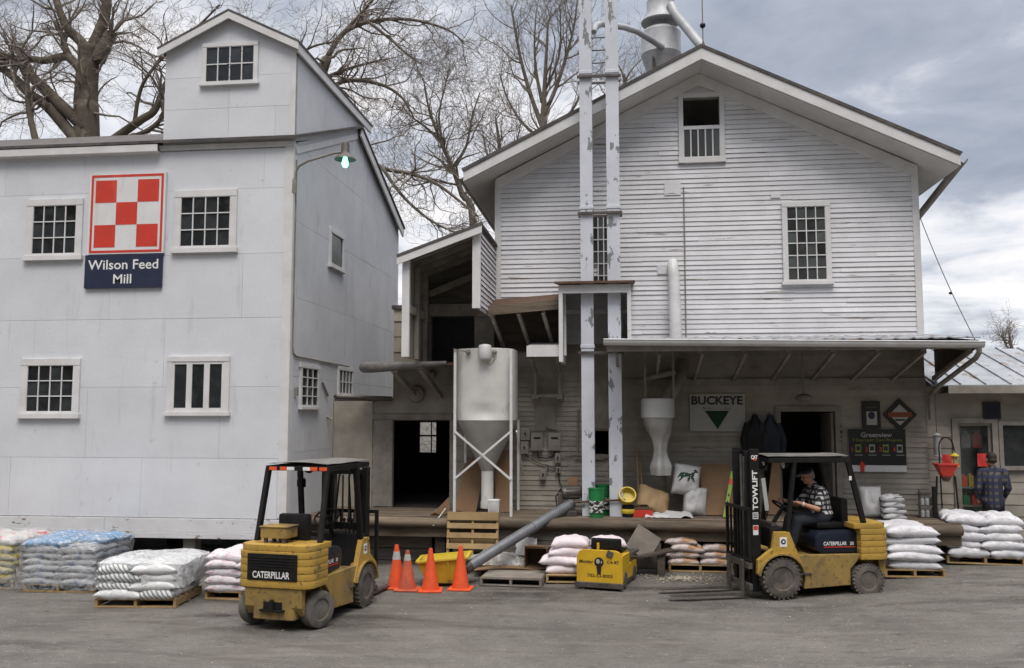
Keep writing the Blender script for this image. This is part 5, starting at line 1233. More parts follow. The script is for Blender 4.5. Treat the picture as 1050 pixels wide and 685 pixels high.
    # vertical strip with characters on the door post
    x0, x1, z0, z1 = rect(860.6, 435, 864.4, 456, MY - .055); r = thing('number_strip', 'narrow strip of stacked dark characters on the mill door post', 'sign', ((x0 + x1) / 2, MY - .055, z0))
    b = MB(); b.box(x0, x1, MY - .06, MY - .051, z0, z1); b.build('strip', 'trimgrey', r)
    for i, ch in enumerate('7197'): lettering(ch, (x0 + .012, MY - .0625, z1 - (z1 - z0) * (i + .85) / 4), (1, 0, 0), (0, 0, 1), (x1 - x0) * .62, (z1 - z0) * .17, 'signblack', r, bold=.03)
signs()

# ------------------------------------------------------------------ sacks, pallets and dock clutter
def bag_geo(l, w, h, seed, nx=20, ny=14, sag=.0):
    rr = random.Random(seed); b = MB(); off = rr.uniform(0, 50); vs = []
    for side in (1, -1):
        for j in range(ny + 1):
            for i in range(nx + 1):
                s, t = 2 * i / nx - 1, 2 * j / ny - 1
                k = max(0, 1 - abs(s) ** 4.2) ** .5 * max(0, 1 - abs(t) ** 3.6) ** .45
                ear = 1 + .05 * abs(s) ** 6 * abs(t) ** 4
                pin = 1 - .07 * abs(s) ** 4 * (1 - t * t) ; pit = 1 - .07 * abs(t) ** 4 * (1 - s * s)
                x = s * l / 2 * ear * pit ; y = t * w / 2 * ear * pin
                wr = 1 + .34 * nz(s * 2.0 + off, t * 1.7, side * 3.1 + off) + .16 * nz(s * 5 + off, t * 5, side)
                z = side * h / 2 * k * wr + .012 * nz(s * 1.5 + off, t * 1.5, 9)
                vs.append((x, y, z - .018 * s * s - .010 * t * t))
    m = (nx + 1) * (ny + 1)
    fs = [(j * (nx + 1) + i, j * (nx + 1) + i + 1, (j + 1) * (nx + 1) + i + 1, (j + 1) * (nx + 1) + i) for j in range(ny) for i in range(nx)]
    b.add(vs, fs + [tuple(m + k for k in reversed(f)) for f in fs])
    rim = [i for i in range(nx + 1)] + [(j + 1) * (nx + 1) - 1 for j in range(1, ny + 1)] + [ny * (nx + 1) + i for i in range(nx - 1, -1, -1)] + [j * (nx + 1) for j in range(ny - 1, 0, -1)]
    return b, rim
_bags = {}
def bag_mesh(kind, l, w, h, seed, mat):
    key = (kind, l, w, h, seed, mat)
    if key not in _bags:
        b, _ = bag_geo(l, w, h, seed); me = b.mesh(kind, mat, smooth=False)
        bm = bmesh.new(); bm.from_mesh(me); bmesh.ops.remove_doubles(bm, verts=bm.verts, dist=.003); bmesh.ops.recalc_face_normals(bm, faces=bm.faces); bm.to_mesh(me); bm.free()
        me.polygons.foreach_set('use_smooth', [True] * len(me.polygons)); _bags[key] = me
    return _bags[key]
def put_bag(kind, label, cat, loc, rot, l, w, h, mat, seed=None, group=None):
    me = bag_mesh(kind, l, w, h, rng.randrange(7) if seed is None else seed, mat)
    o = bpy.data.objects.new(kind, me); col.objects.link(o); o.location = loc; o.rotation_euler = rot; k_ = rng.uniform(.94, 1.05); o.scale = (k_, rng.uniform(.95, 1.05), rng.uniform(.9, 1.1)); return tag(o, label, cat, group)
def pallet(x, y, rz, label, sx=1.1, sy=1.0, mat='pallet', z=None, top='pallet', group='wooden pallets under the sacks'):
    z = g(x, y) if z is None else z
    r = thing('wooden_pallet', label, 'pallet', (x, y, z), rz, group)
    b = MB(); n = 6
    for i in range(n): yy = -sy / 2 + (sy - .1) * i / (n - 1); b.box(-sx / 2, sx / 2, yy, yy + .1, .105, .125)
    b.build('deck', top, r, local=True, bevel=.003)
    for xx in (-sx / 2, -.02, sx / 2 - .04): b = MB(); b.box(xx, xx + .04, -sy / 2 + .002, sy / 2 - .002, .022, .1045); b.build('stringer', mat, r, local=True, bevel=.003)
    b = MB()
    for yy in (-sy / 2, -.05, sy / 2 - .1): b.box(-sx / 2, sx / 2, yy, yy + .1, 0, .0215)
    b.build('bottom_boards', mat, r, local=True, bevel=.003); return r
LV = ['bottom layer', 'second layer', 'third layer', 'fourth layer', 'fifth layer', 'sixth layer', 'seventh layer', 'eighth layer']
def stack(kind, desc, where, cat, x, y, rz, z0, layers, nx, ny, l, w, h, mat, topmat=None, topn=None, jit=.015, left=False, right=True, grp=None, tilt=.03):
    "rows of sacks; only the ones that can be seen from the yard are laid"
    cs, sn = math.cos(rz), math.sin(rz)
    for k in range(layers):
        top = k == layers - 1
        for j in range(ny):
            for i in range(nx):
                if not (top or j == 0 or (right and i == nx - 1) or (left and i == 0) or k == layers - 2 and topn): continue
                if top and topn and (i, j) not in topn: continue
                ll = l
                if nx == 2: f = (.12, -.10, .05, -.14, .09, -.04, .13, -.08)[k]; ll = l * (1 + f if i == 0 else 1 - f)
                px, py = ((i - (nx - 1) / 2) * l * .97 if nx != 2 else (-l * .97 + ll / 2 if i == 0 else l * .97 - ll / 2)) + rng.uniform(-jit, jit), (j - (ny - 1) / 2) * w * .97 + rng.uniform(-jit, jit)
                z = z0 + h * .44 + k * h * .80 + rng.uniform(-.006, .006)
                pos = 'top layer' if top else LV[k]; row = ('front', 'middle', 'back')[j if ny > 2 else j * 2] if ny > 1 else ''; side = '' if nx == 1 else ('left', 'right')[i] if nx == 2 else ('left', 'middle', 'right')[i] if nx == 3 else ''
                lab = ' '.join(f'{desc}, {pos} {row} {side}, {where}'.replace('  ,', ',').replace(' ,', ',').split())
                put_bag(kind, lab, cat, (x + px * cs - py * sn, y + px * sn + py * cs, z), (rng.uniform(-tilt, tilt), rng.uniform(-tilt, tilt), rz + rng.uniform(-.05, .05) + (math.pi if rng.random() < .5 else 0)), round(ll, 2), w * 1.02, h * 1.12, (topmat if top and topmat else mat), group=grp)
    return z0 + layers * h * .80 + .04
def drape(name, label, cat, x, y, rz, sx, sy, z0, z1, mat, seed=0, over=.05, n=22, lean=0.0):
    "crumpled sheet pulled over a stack: top, and skirts down every side"
    b = MB(); cs, sn = math.cos(rz), math.sin(rz); m = n
    def fn(s, t):
        u, v = 2 * s - 1, 2 * t - 1; q = max(abs(u), abs(v)); e = .62
        k = min(1, q / e); d = math.hypot(u, v) + 1e-6
        X, Y_ = u / max(q, 1e-6) * k * (sx / 2 + over), v / max(q, 1e-6) * k * (sy / 2 + over)
        z = z1 if q <= e else z1 - (z1 - z0) * (q - e) / (1 - e)
        wob = .035 * nz(u * 4 + seed, v * 4, q * 3) + .02 * nz(u * 9, v * 9 + seed, 2); rad = 1 + (.05 * nz(u * 5, v * 5 + seed, 5) + (.06 * ss((q - e) / (1 - e)) * nz(u * 3 + seed, v * 3, 1)))
        z += wob * (1.3 if q < e else .8) - (.05 * ss((q - .4) / .3) if q < .72 else .05)
        X, Y_ = X * rad, Y_ * rad
        return (x + X * cs - Y_ * sn, y + X * sn + Y_ * cs, max(z, g(x, y) + .015))
    b.sheet(fn, n, m); o = b.build(name, mat, smooth=True); return tag(o, label, cat)

def left_pallets():
    W1 = 'grey stack topped with blue sacks'
    x, y, rz = -8.58, 13.50, .03
    pallet(x, y, rz, 'wooden pallet under the grey stack with blue printed sacks on top', 1.12, 1.0)
    zt = stack('feed_sack', 'flat silver grey sack', W1, 'feed sack', x, y, rz, .125, 7, 2, 3, .60, .36, .118, 'bag_blue', 'bag_bluetop', topn=[(0, 0), (0, 1), (1, 1), (1, 2), (0, 2)], grp='sacks in the grey and blue stack')
    drape('plastic_wrap', 'clear crinkled wrap over the grey stack with blue printed sacks', 'plastic wrap', x, y, rz, 1.2, 1.06, .10, zt + .0, 'film', 3, .03)
    W2 = 'hatch printed stack'
    x, y, rz = -6.86, 12.62, .10
    pallet(x, y, rz, 'pine pallet standing clear in front, under the white hatch printed stack', 1.15, 1.0)
    zt = stack('feed_sack', 'plump white green printed sack', W2, 'feed sack', x, y, rz, .125, 4, 2, 3, .58, .36, .145, 'bag_hatch', grp='sacks in the white hatch printed stack')
    drape('plastic_wrap', 'milky plastic sheet pulled over the white hatch printed stack', 'plastic sheet', x + .03, y + .06, rz, 1.16, 1.04, .33, zt + .03, 'filmwhite', 8, .03)
    put_bag('feed_sack', 'lone white sack bundled upright behind the white hatch printed stack', 'feed sack', (-5.95, 13.25, .42), (1.3, .1, .6), .45, .45, .28, 'sackwhite', 2)
    b = MB(); b.box(-6.15, -5.75, 13.1, 13.5, 0, .22); tag(b.build('wood_crate', 'darkwood', bevel=.01), 'low dark crate under the lone white sack', 'crate')
    W3 = 'stack behind the parked forklift'
    x, y, rz = -5.55, 13.28, -.03
    pallet(x, y, rz, 'wooden pallet under the pink printed stack behind the parked forklift', 1.1, 1.0)
    zt = stack('feed_sack', 'glossy white sack with pink print', W3, 'feed sack', x, y, rz, .125, 5, 2, 3, .56, .36, .135, 'bag_pink', left=True, grp='sacks in the pink printed stack')
    b = MB(); x0, y0 = x - .55, y - .5
    b.sheet(lambda s, t: (x0 - .02 - .36 * t ** 1.5 + .04 * nz(s * 6, t * 6), y0 - .02 + .45 * s - .12 * t, max(.02, .66 * (1 - t) ** .8 + .03 * nz(s * 5, t * 5, 4))), 12, 14); tag(b.build('plastic_wrap', 'filmwhite', smooth=True), 'torn plastic hanging off the left edge of the pink printed stack', 'plastic wrap')
    W0 = 'yellow banded stack far left'
    x, y, rz = -9.95, 13.62, .02
    pallet(x, y, rz, 'wooden pallet under the yellow banded stack at the far left', 1.1, 1.0)
    zt = stack('feed_sack', 'yellow and grey sack', W0, 'feed sack', x, y, rz, .125, 6, 2, 3, .56, .36, .135, 'bag_yellow', 'bag_redtop', grp='sacks in the yellow banded stack')
    drape('plastic_wrap', 'clear wrap loosely covering the yellow banded stack at the far left', 'plastic wrap', x, y, rz, 1.16, 1.04, .06, zt + .02, 'film', 5, .03)
left_pallets()

def right_stacks():
    x, y, rz = 1.26, 15.98, .0; z = g(x, y - .4)
    pallet(x, y, rz, 'wooden pallet under the brown and white sacks at the dock edge', 1.05, .95, z=z)
    A = 'low brown and white stack at the dock edge'
    rows = [(-.27, 0, 0), (.26, 0, 0), (-.27, 0, 1), (.25, .02, 1), (-.20, -.02, 2), (.30, .03, 2), (-.30, .0, 3), (-.30, .36, 0), (-.30, .36, 1), (-.32, .36, 2), (.28, .36, 2)]
    for n_, (dx, dy, k) in enumerate(rows):
        put_bag('seed_sack', f'brown and white sack, {("left", "right")[dx > 0]} {("front", "rear")[dy > .2]} pile, {ordn(k)} up, at dock edge', 'seed sack', (x + dx, y - .28 + dy, z + .175 + k * .108), (rng.uniform(-.05, .05), rng.uniform(-.06, .06), rng.uniform(-.1, .1)), .54, .36, .14, 'bag_brown', group='sacks in the low brown and white stack')
    x, y, rz = 4.47, 15.38, .04; z = g(x, y - .5) + .01
    pallet(x, y, rz, 'wooden pallet under the bulging white stack behind the driven forklift', .92, 1.0, z=z)
    stack('feed_sack', 'shiny white sack', 'bulging stack behind driven forklift', 'feed sack', x, y, rz, z + .125, 5, 1, 3, .84, .36, .158, 'bag_white', grp='sacks in the bulging white stack', left=True, jit=.03, tilt=.06)
    x, y, rz = 5.88, 16.08, -.16; z = g(x, y - .5) + .01
    pallet(x, y, rz, 'wooden pallet under the tall white stack in front of the plaid shirted man', 1.15, 1.0, z=z)
    stack('feed_sack', 'shiny white sack', 'stack before plaid shirted man', 'feed sack', x, y, rz, z + .125, 5, 2, 3, .58, .36, .158, 'bag_white', grp='sacks in the tall white stack', left=True, jit=.02)
    # pinkish sacks beside the yellow cart
    x, y = -.86, 14.95; z = g(x, y)
    pallet(x + .15, y, .05, 'wooden pallet under the pinkish sacks left of the yellow cart', 1.1, .9, z=z)
    for n_, (dx, dy, k, rz_, lab) in enumerate(((-.10, -.20, 0, .06, 'lowest front'), (-.17, -.20, 1, -.08, 'second from the bottom, sticking out left'), (.32, -.22, 1, .3, 'small showing edge right of the second'), (-.03, -.18, 2.05, .05, 'plump third from the bottom'), (-.0, -.16, 3.05, -.03, 'topmost flat'), (.5, -.2, 0, .0, 'lowest right, half hidden by the yellow cart'), (.45, .1, 1, .1, 'second rear'), (.52, .05, 2.05, .1, 'third rear'), (.60, -.05, 3.0, .1, 'top right, behind the cart seat'))):
        put_bag('feed_sack', f'pinkish white sack, {lab}, pile beside yellow cart', 'feed sack', (x + dx, y + dy, z + .20 + k * .132), (rng.uniform(-.04, .04), rng.uniform(-.05, .05), rz_), .62, .42, .175, 'pinkwhite', n_ % 4, 'pinkish sacks by the yellow cart')
right_stacks()

def dock_clutter():
    def bucket(u, v, Y, r, h, label):
        p = at(u, v, Y); t = thing('green_bucket', label, 'bucket', (p.x, Y, DZ)); b = MB(); b.lathe([(r * .86, 0), (r, h * .96), (r * 1.06, h * .97), (r * 1.06, h), (r * .95, h), (r * .93, h * .9), (r * .8, .02)], (0, 0, 0), 22); b.build('body', 'green', t, local=True, smooth=True)
        b = MB(); n = 10
        for z0_, z1_ in ((h * .18, h * .58),):
            vs = []
            for i in range(n + 1): a = R(-150 + 120 * i / n); rr = r * 1.0; vs += [(math.cos(a) * rr, math.sin(a) * rr, z0_), (math.cos(a) * rr * 1.01, math.sin(a) * rr * 1.01, z1_)]
            b.add(vs, [(2 * i, 2 * i + 2, 2 * i + 3, 2 * i + 1) for i in range(n)])
        M['bucketlabel'] = M.get('bucketlabel') or printed('bucket label', (.03, .03, .03), [((.6, .6, .58), .5, (16, 16, 20))]); b.build('printed_label', 'bucketlabel', t, local=True, recalc=False)
    bucket(611.5, 529, 15.76, .135, .50, 'front green bucket with a black printed label between the elevator legs')
    bucket(618, 529, 16.28, .14, .52, 'rear green bucket half hidden behind the other green bucket')
    b = MB(); a = at(588, 515, 15.84); c = at(641, 512.5, 15.84); b.tube([a, c], .018, 8); tag(b.build('iron_bar', 'rust', smooth=True), 'thin iron bar lying across the elevator legs near the buckets', 'bar')
    p = at(644, 529, 15.9); r = thing('yellow_pail', 'dark pail with yellow bands and a yellow lid propped on it', 'pail', (p.x, 15.9, DZ)); b = MB(); b.lathe([(.10, 0), (.115, .2), (.10, .2), (.09, .02)], (0, 0, 0), 18); b.build('body', 'black', r, local=True, smooth=True); b = MB(); b.lathe([(.112, .06), (.119, .07), (.122, .13), (.116, .14)], (0, 0, 0), 18); b.build('band', 'binyellow', r, local=True, smooth=True)
    b = MB(); b.lathe([(.02, 0), (.12, .0), (.155, .05), (.15, .16), (.13, .16), (.12, .05)], (-.02, .05, .31), 20, axis=(.1, -.8, .5)); b.build('lid', 'binyellow', r, local=True, smooth=True)
    p = at(659, 527, 15.95); r = thing('red_toolbox', 'low dark red box on the dock left of the brown sack', 'box', (p.x, 15.95, DZ)); b = MB(); b.box(-.17, .17, -.1, .1, 0, .13); b.build('body', 'red', r, local=True, bevel=.012); b = MB(); b.box(-.175, .175, -.105, .105, .132, .16); b.build('lid', 'rust', r, local=True, bevel=.008); b = MB(); b.tube([(-.1, 0, .16), (-.09, 0, .2), (.09, 0, .2), (.1, 0, .16)], .01, 6); b.build('handle', 'black', r, local=True)
    p = at(670, 527, 16.25); put_bag('paper_sack', 'brown paper sack slumped on the dock under the dust sock', 'sack', (p.x, 16.2, DZ + .25), (.9, .35, .2), .62, .55, .22, 'kraft', 1)
    p = at(684, 527, 15.9)
    b = MB(); b.sheet(lambda s, t: (p.x - .38 + .8 * s + .03 * nz(s * 5, t * 5), 15.72 + .4 * t, DZ + .012 + .09 * max(0, nz(s * 4, t * 4, 2)) + .02 * abs(nz(s * 9, t * 9)) + .05 * t), 16, 10); tag(b.build('empty_sack', 'sackwhite', smooth=True), 'crumpled empty white sack flat on the dock edge', 'sack')
    p = at(712, 528, 16.2); put_bag('feed_sack', 'lower white sack standing on the dock under the horse printed sack', 'feed sack', (p.x + .02, 16.25, DZ + .24), (1.35, 0.1, .05), .42, .5, .26, 'sackwhite', 0)
    o = put_bag('feed_sack', 'white sack with a dark green horse print leaning on the porch wall', 'feed sack', (p.x - .12, 16.32, DZ + .62), (1.28, .16, .05), .46, .56, .24, 'sackwhite', 3)
    # horse silhouette printed on the sack
    hs = [(-.16, .02), (-.13, .07), (-.05, .08), (.05, .07), (.09, .10), (.12, .155), (.16, .15), (.19, .105), (.18, .095), (.14, .10), (.12, .05), (.11, .01), (.15, -.05), (.13, -.07), (.08, -.02), (.06, -.01), (.02, -.08), (.0, -.08), (.01, -.01), (-.06, -.01), (-.10, -.05), (-.14, -.09), (-.16, -.08), (-.12, -.03), (-.13, .0), (-.17, -.04), (-.18, -.02)]
    from mathutils.bvhtree import BVHTree
    bv = BVHTree.FromPolygons([v.co for v in o.data.vertices], [tuple(p_.vertices) for p_ in o.data.polygons]); poly = [(hx * .92, hy * 1.05 + .02) for hx, hy in hs]
    def inside(x, y):
        c = False
        for (x1, y1), (x2, y2) in zip(poly, poly[1:] + poly[:1]):
            if (y1 > y) != (y2 > y) and x < (x2 - x1) * (y - y1) / (y2 - y1) + x1: c = not c
        return c
    b = MB(); st = .009
    for iy in range(-14, 24):
        for ix in range(-22, 23):
            if not inside(ix * st, iy * st): continue
            q = []
            for dx, dy in ((-.5, -.5), (.5, -.5), (.5, .5), (-.5, .5)):
                x, y = (ix + dx) * st, (iy + dy) * st; h_ = bv.ray_cast(Vector((x, y, 1)), Vector((0, 0, -1)))[0]; q.append((x, y, (h_.z if h_ else .1) + .002))
            b.add(q, [(0, 1, 2, 3)])
    b.build('horse_print', 'darkgreen', o, local=True, recalc=False)
    p = at(899, 531, 15.95); put_bag('feed_sack', 'plain white sack standing upright on the dock below the wide black sign', 'feed sack', (p.x, 16.25, DZ + .27), (1.36, 0, .02), .34, .56, .2, 'sackwhite', 2)
    p = at(919, 532, 15.9)
    for k in range(4): put_bag('seed_sack', f'small dark striped sack, {ordn(k)} from the bottom, beside the upright white sack', 'seed sack', (p.x + rng.uniform(-.02, .02), 16.1, DZ + .06 + k * .10), (0, 0, rng.uniform(-.1, .1)), .38, .3, .125, 'bag_dark', k, 'small dark striped sacks on the dock')
    # jackets on the porch wall
    for i, (u, mat, lab) in enumerate(((774, 'seatblack', 'black work jacket hanging on the porch wall above the forklift mast'), (789.5, 'navy', 'navy work jacket hanging on the porch wall beside the black jacket'))):
        a = at(u, 425, 16.85); z1 = a.z; z0_ = at(u, 480, 16.85).z; r = thing('work_jacket', lab, 'jacket', (a.x, 16.85, z0_)); b = MB(); n = 20; k = 14; vs = []
        for q in range(k + 1):
            t = q / k; rx = (.045 + .18 * ss(t * 2.6) + .04 * t); ry = .05 + .07 * ss(t * 2)
            for j in range(n): th = 2 * math.pi * j / n; f = 1 + .12 * nz(math.cos(th) * 2 + i * 9, math.sin(th) * 2, t * 3); vs.append((a.x + rx * f * math.cos(th), 16.85 + ry * f * math.sin(th), z1 + (z0_ - z1) * t))
        b.add(vs, [(q * n + j, q * n + (j + 1) % n, (q + 1) * n + (j + 1) % n, (q + 1) * n + j) for q in range(k) for j in range(n)] + [tuple(range(n))]); b.build('coat', mat, r, smooth=True)
        for s in (-1, 1): b = MB(); b.tube([(a.x + s * .14, 16.83, z1 - .16), (a.x + s * .22, 16.80, z1 - .45), (a.x + s * .20, 16.78, z1 - .75)], [.06, .062, .05], 10); b.build('sleeve', mat, r, smooth=True)
        b = MB(); b.tube([(a.x, 16.98, z1 + .02), (a.x, 16.86, z1 + .0), (a.x, 16.85, z1 - .03)], .012, 6); b.build('hook', 'steel', r)
    # hoses, rack and yellow stand at the right end of the dock
    p = at(950, 531, 16.4); r = thing('wire_rack', 'dark wire rack of jars with one yellow upright at the dock end', 'rack', (p.x, 16.4, DZ - .25))
    for dx in (-.12, .14): b = MB(); b.box(p.x + dx, p.x + dx + .03, 16.38, 16.41, DZ - .25, DZ + .48); b.build('upright', 'binyellow' if dx > 0 else 'steel', r)
    for z in (.02, .22, .42): b = MB(); b.box(p.x - .12, p.x + .16, 16.33, 16.5, DZ + z - .012, DZ + z); b.build('shelf', 'steel', r)
    for z in (.02, .22):
        for k in range(3): b = MB(); b.lathe([(.035, 0), (.038, .09), (.02, .11), (.02, .13)], (p.x - .06 + k * .08, 16.4, DZ + z), 10); b.build('jar', ('signgrey', 'tin', 'steel')[k], r, smooth=True)
dock_clutter()

def shop_goods():
    p = at(960.5, 445, 16.8)
    r = thing('bird_feeder', 'grey tube bird feeder hanging on a wire by the annex wall', 'bird feeder', (p.x, 16.8, at(0, 469, 16.8).z)); z0, z1 = at(960, 469, 16.8).z, at(960, 444, 16.8).z
    b = MB(); b.lathe([(.03, z0), (.075, z0 + .01), (.075, z0 + .03), (.058, z0 + .04), (.058, z1 - .05), (.08, z1 - .04), (.03, z1)], (p.x, 16.8, 0), 16); b.build('tube', 'tin', r, smooth=True); b = MB(); b.tube([(p.x, 16.8, z1), (p.x, 16.8, 3.1)], .006, 5); b.build('wire', 'steel', r)
    # shepherd's hook
    a = at(967, 530, 16.6); zg = g(a.x, 16.6); top = at(972, 449, 16.6)
    r = thing('shepherd_hook', 'black shepherd hook pole with an arched top beside the red spreader', 'plant hook', (a.x, 16.6, zg)); b = MB(); pts = [(a.x, 16.6, zg - .02), (a.x - .02, 16.6, top.z - .3)] + [(a.x + .10 - .12 * math.cos(t * math.pi / 8), 16.6, top.z - .16 + .17 * math.sin(t * math.pi / 8)) for t in range(9)] + [(a.x + .235, 16.6, top.z - .22)]
    b.tube(pts, .012, 7); b.build('pole', 'black', r, smooth=True); b = MB(); b.bar((a.x - .1, 16.6, zg + .1), (a.x + .1, 16.6, zg + .1), .012, .012); b.build('foot', 'black', r)
    x, z = a.x + .235, top.z - .24
    l = thing('lantern_feeder', 'small yellow lantern feeder hanging from the shepherd hook', 'bird feeder', (x, 16.6, z - .27)); b = MB(); b.lathe([(.02, -.02), (.085, -.07), (.08, -.08), (.02, -.06)], (x, 16.6, z), 10); b.lathe([(.075, -.26), (.075, -.24), (.02, -.235)], (x, 16.6, z), 10); b.build('roof', 'binyellow', l)
    for k in range(4): an = k * 1.57 + .5; b = MB(); b.bar((x + .06 * math.cos(an), 16.6 + .06 * math.sin(an), z - .24), (x + .06 * math.cos(an), 16.6 + .06 * math.sin(an), z - .07), .012, .012); b.build('bar', 'binyellow', l)
    b = MB(); b.lathe([(.04, -.23), (.042, -.1), (.02, -.09)], (x, 16.6, z), 10); b.build('seed', 'grain', l); b = MB(); b.tube([(x, 16.6, z + .03), (x, 16.6, z - .03)], .006, 5); b.build('hanger', 'steel', l)
    # red spreader
    x0, x1, z0, z1 = rect(959.5, 477, 980, 488.5, 16.5); r = thing('seed_spreader', 'red lawn spreader hopper standing below the red notice', 'spreader', ((x0 + x1) / 2, 16.5, g((x0 + x1) / 2, 16.5)))
    xm = (x0 + x1) / 2; b = MB(); b.hexa([(x0 + .08, 16.42, z0), (x1 - .08, 16.42, z0), (x1 - .08, 16.58, z0), (x0 + .08, 16.58, z0), (x0, 16.36, z1), (x1, 16.36, z1), (x1, 16.64, z1), (x0, 16.64, z1)]); b.build('hopper', 'red', r, bevel=.015); b = MB(); b.box(x0 - .02, x1 + .02, 16.34, 16.66, z1 + .001, z1 + .03); b.build('rim', 'red', r, bevel=.008)
    b = MB(); b.box(x0 + .05, x1 - .05, 16.395, 16.405, z0 + .08, z0 + .13); b.build('decal', 'signgrey', r)
    for s in (-1, 1): b = MB(); b.bar((xm + s * .15, 16.5, z0), (xm + s * .22, 16.5, g(xm, 16.5) + .1), .025, .025); b.build('leg', 'black', r); b = MB(); b.lathe([(.03, -.03), (.10, -.03), (.11, 0), (.10, .03), (.03, .03)], (xm + s * .24, 16.5, g(xm, 16.5) + .11), 16, axis=(1, 0, 0)); b.build('wheel', 'black', r, smooth=True)
    b = MB(); b.lathe([(.05, z0 - .08), (.09, z0 - .02), (.09, z0)], (xm, 16.5, 0), 12); b.build('spinner', 'rust', r)
    b = MB(); p = at(958, 500, 16.35); zg = g(p.x, 16.35); b.box(p.x - .035, p.x + .035, 16.32, 16.39, zg - .02, at(0, 490, 16.35).z); o = b.build('stub_post', 'black', bevel=.008); tag(o, 'black stub post in front of the annex wall left of the spreader', 'post')
    # low plants and cans by the door
    for i, (u, h_, lab) in enumerate(((984, .42, 'low dark potted shrub below the lantern feeder'), (994, .34, 'low dark potted shrub next to the shop door'))):
        p = at(u, 520, 16.75); zg = g(p.x, 16.75); r = thing('potted_shrub', lab, 'potted plant', (p.x, 16.75, zg)); b = MB(); b.lathe([(.09, 0), (.12, .2), (.13, .2), (.13, .23), (.11, .23), (.02, .2)], (p.x, 16.75, zg), 14); b.build('pot', 'rust', r, smooth=True); b = MB()
        for k in range(260):
            c = Vector((p.x, 16.75, zg + .22 + h_ * .5)) + Vector((rng.gauss(0, .1), rng.gauss(0, .1), rng.gauss(0, h_ * .22))); d = Vector((rng.uniform(-1, 1), rng.uniform(-1, 1), rng.uniform(-.3, 1))).normalized() * .045; e = d.cross(Vector((rng.uniform(-1, 1), rng.uniform(-1, 1), rng.uniform(-1, 1)))).normalized() * .015; b.add([c, c + d * .5 + e, c + d, c + d * .5 - e], [(0, 1, 2, 3)])
        M['leaf'] = M.get('leaf') or pmat('dark leaf', (.03, .055, .02), (.06, .07, .03), 20, 3, .6, island=.4); b.build('foliage', 'leaf', r, recalc=False)
shop_goods()

def guy_wire():
    a = at(943, 217, 17.0); c = at(1000, 349, 15.05); a = Vector((5.44, 17.05, a.z)); r = thing('guy_wire', 'thin sagging cable from the mill eave down to the porch corner', 'cable', a)
    b = MB(); b.tube([a.lerp(c, i / 12) + Vector((0, 0, -.10 * math.sin(math.pi * i / 12))) for i in range(13)], .008, 5); b.build('cable', 'steel', r); m = a.lerp(c, .62) + Vector((-.02, 0, -.10)); b = MB(); b.ell(m, (.03, .02, .025)); b.build('clip', 'black', r)
guy_wire()

# ------------------------------------------------------------------ things on the yard in front of the dock
def cone(u, v, Y_, h, mat, label, tilt=0):
    p = at(u, v, Y_); p = ray(u, v); t = (0 - CAMH) / p.z; x, y = p.x * t, p.y * t
    r = thing('traffic_cone', label, 'traffic cone', (x, y, g(x, y)), rng.uniform(-.3, .3), 'traffic cones by the yellow bin')
    b = MB(); s = .185; b.box(-s, s, -s, s, 0, .028); b.build('base', mat, r, local=True, bevel=.012)
    b = MB(); b.lathe([(.135, .0285), (.13, .06), (.028, h), (.02, h + .004), (.016, h - .02)], (0, 0, 0), 24); b.build('body', mat, r, local=True, smooth=True)
    return r
def collar(r, z0, z1, h):
    f = lambda z: .13 + (.028 - .13) * (z - .06) / (h - .06) + .0025
    b = MB(); b.lathe([(f(z0), z0), (f(z1), z1)], (0, 0, 0), 24); b.build('reflective_collar', 'conegrey', r, local=True, smooth=True)
cone(472.3, 604.5, 0, .66, 'cone', 'clean bright orange cone, in front of the right end of the yellow bin')
cone(441.3, 606, 0, .64, 'cone', 'bright orange cone without a collar, before the left part of the yellow bin')
r_ = cone(417.5, 605, 0, .60, 'coneold', 'faded scuffed orange cone with a worn grey collar near its tip'); collar(r_, .45, .54, .60)
r_ = cone(406.3, 603, 0, .66, 'cone', 'bright orange cone with pale collar, nearest the parked forklift'); collar(r_, .44, .56, .66)

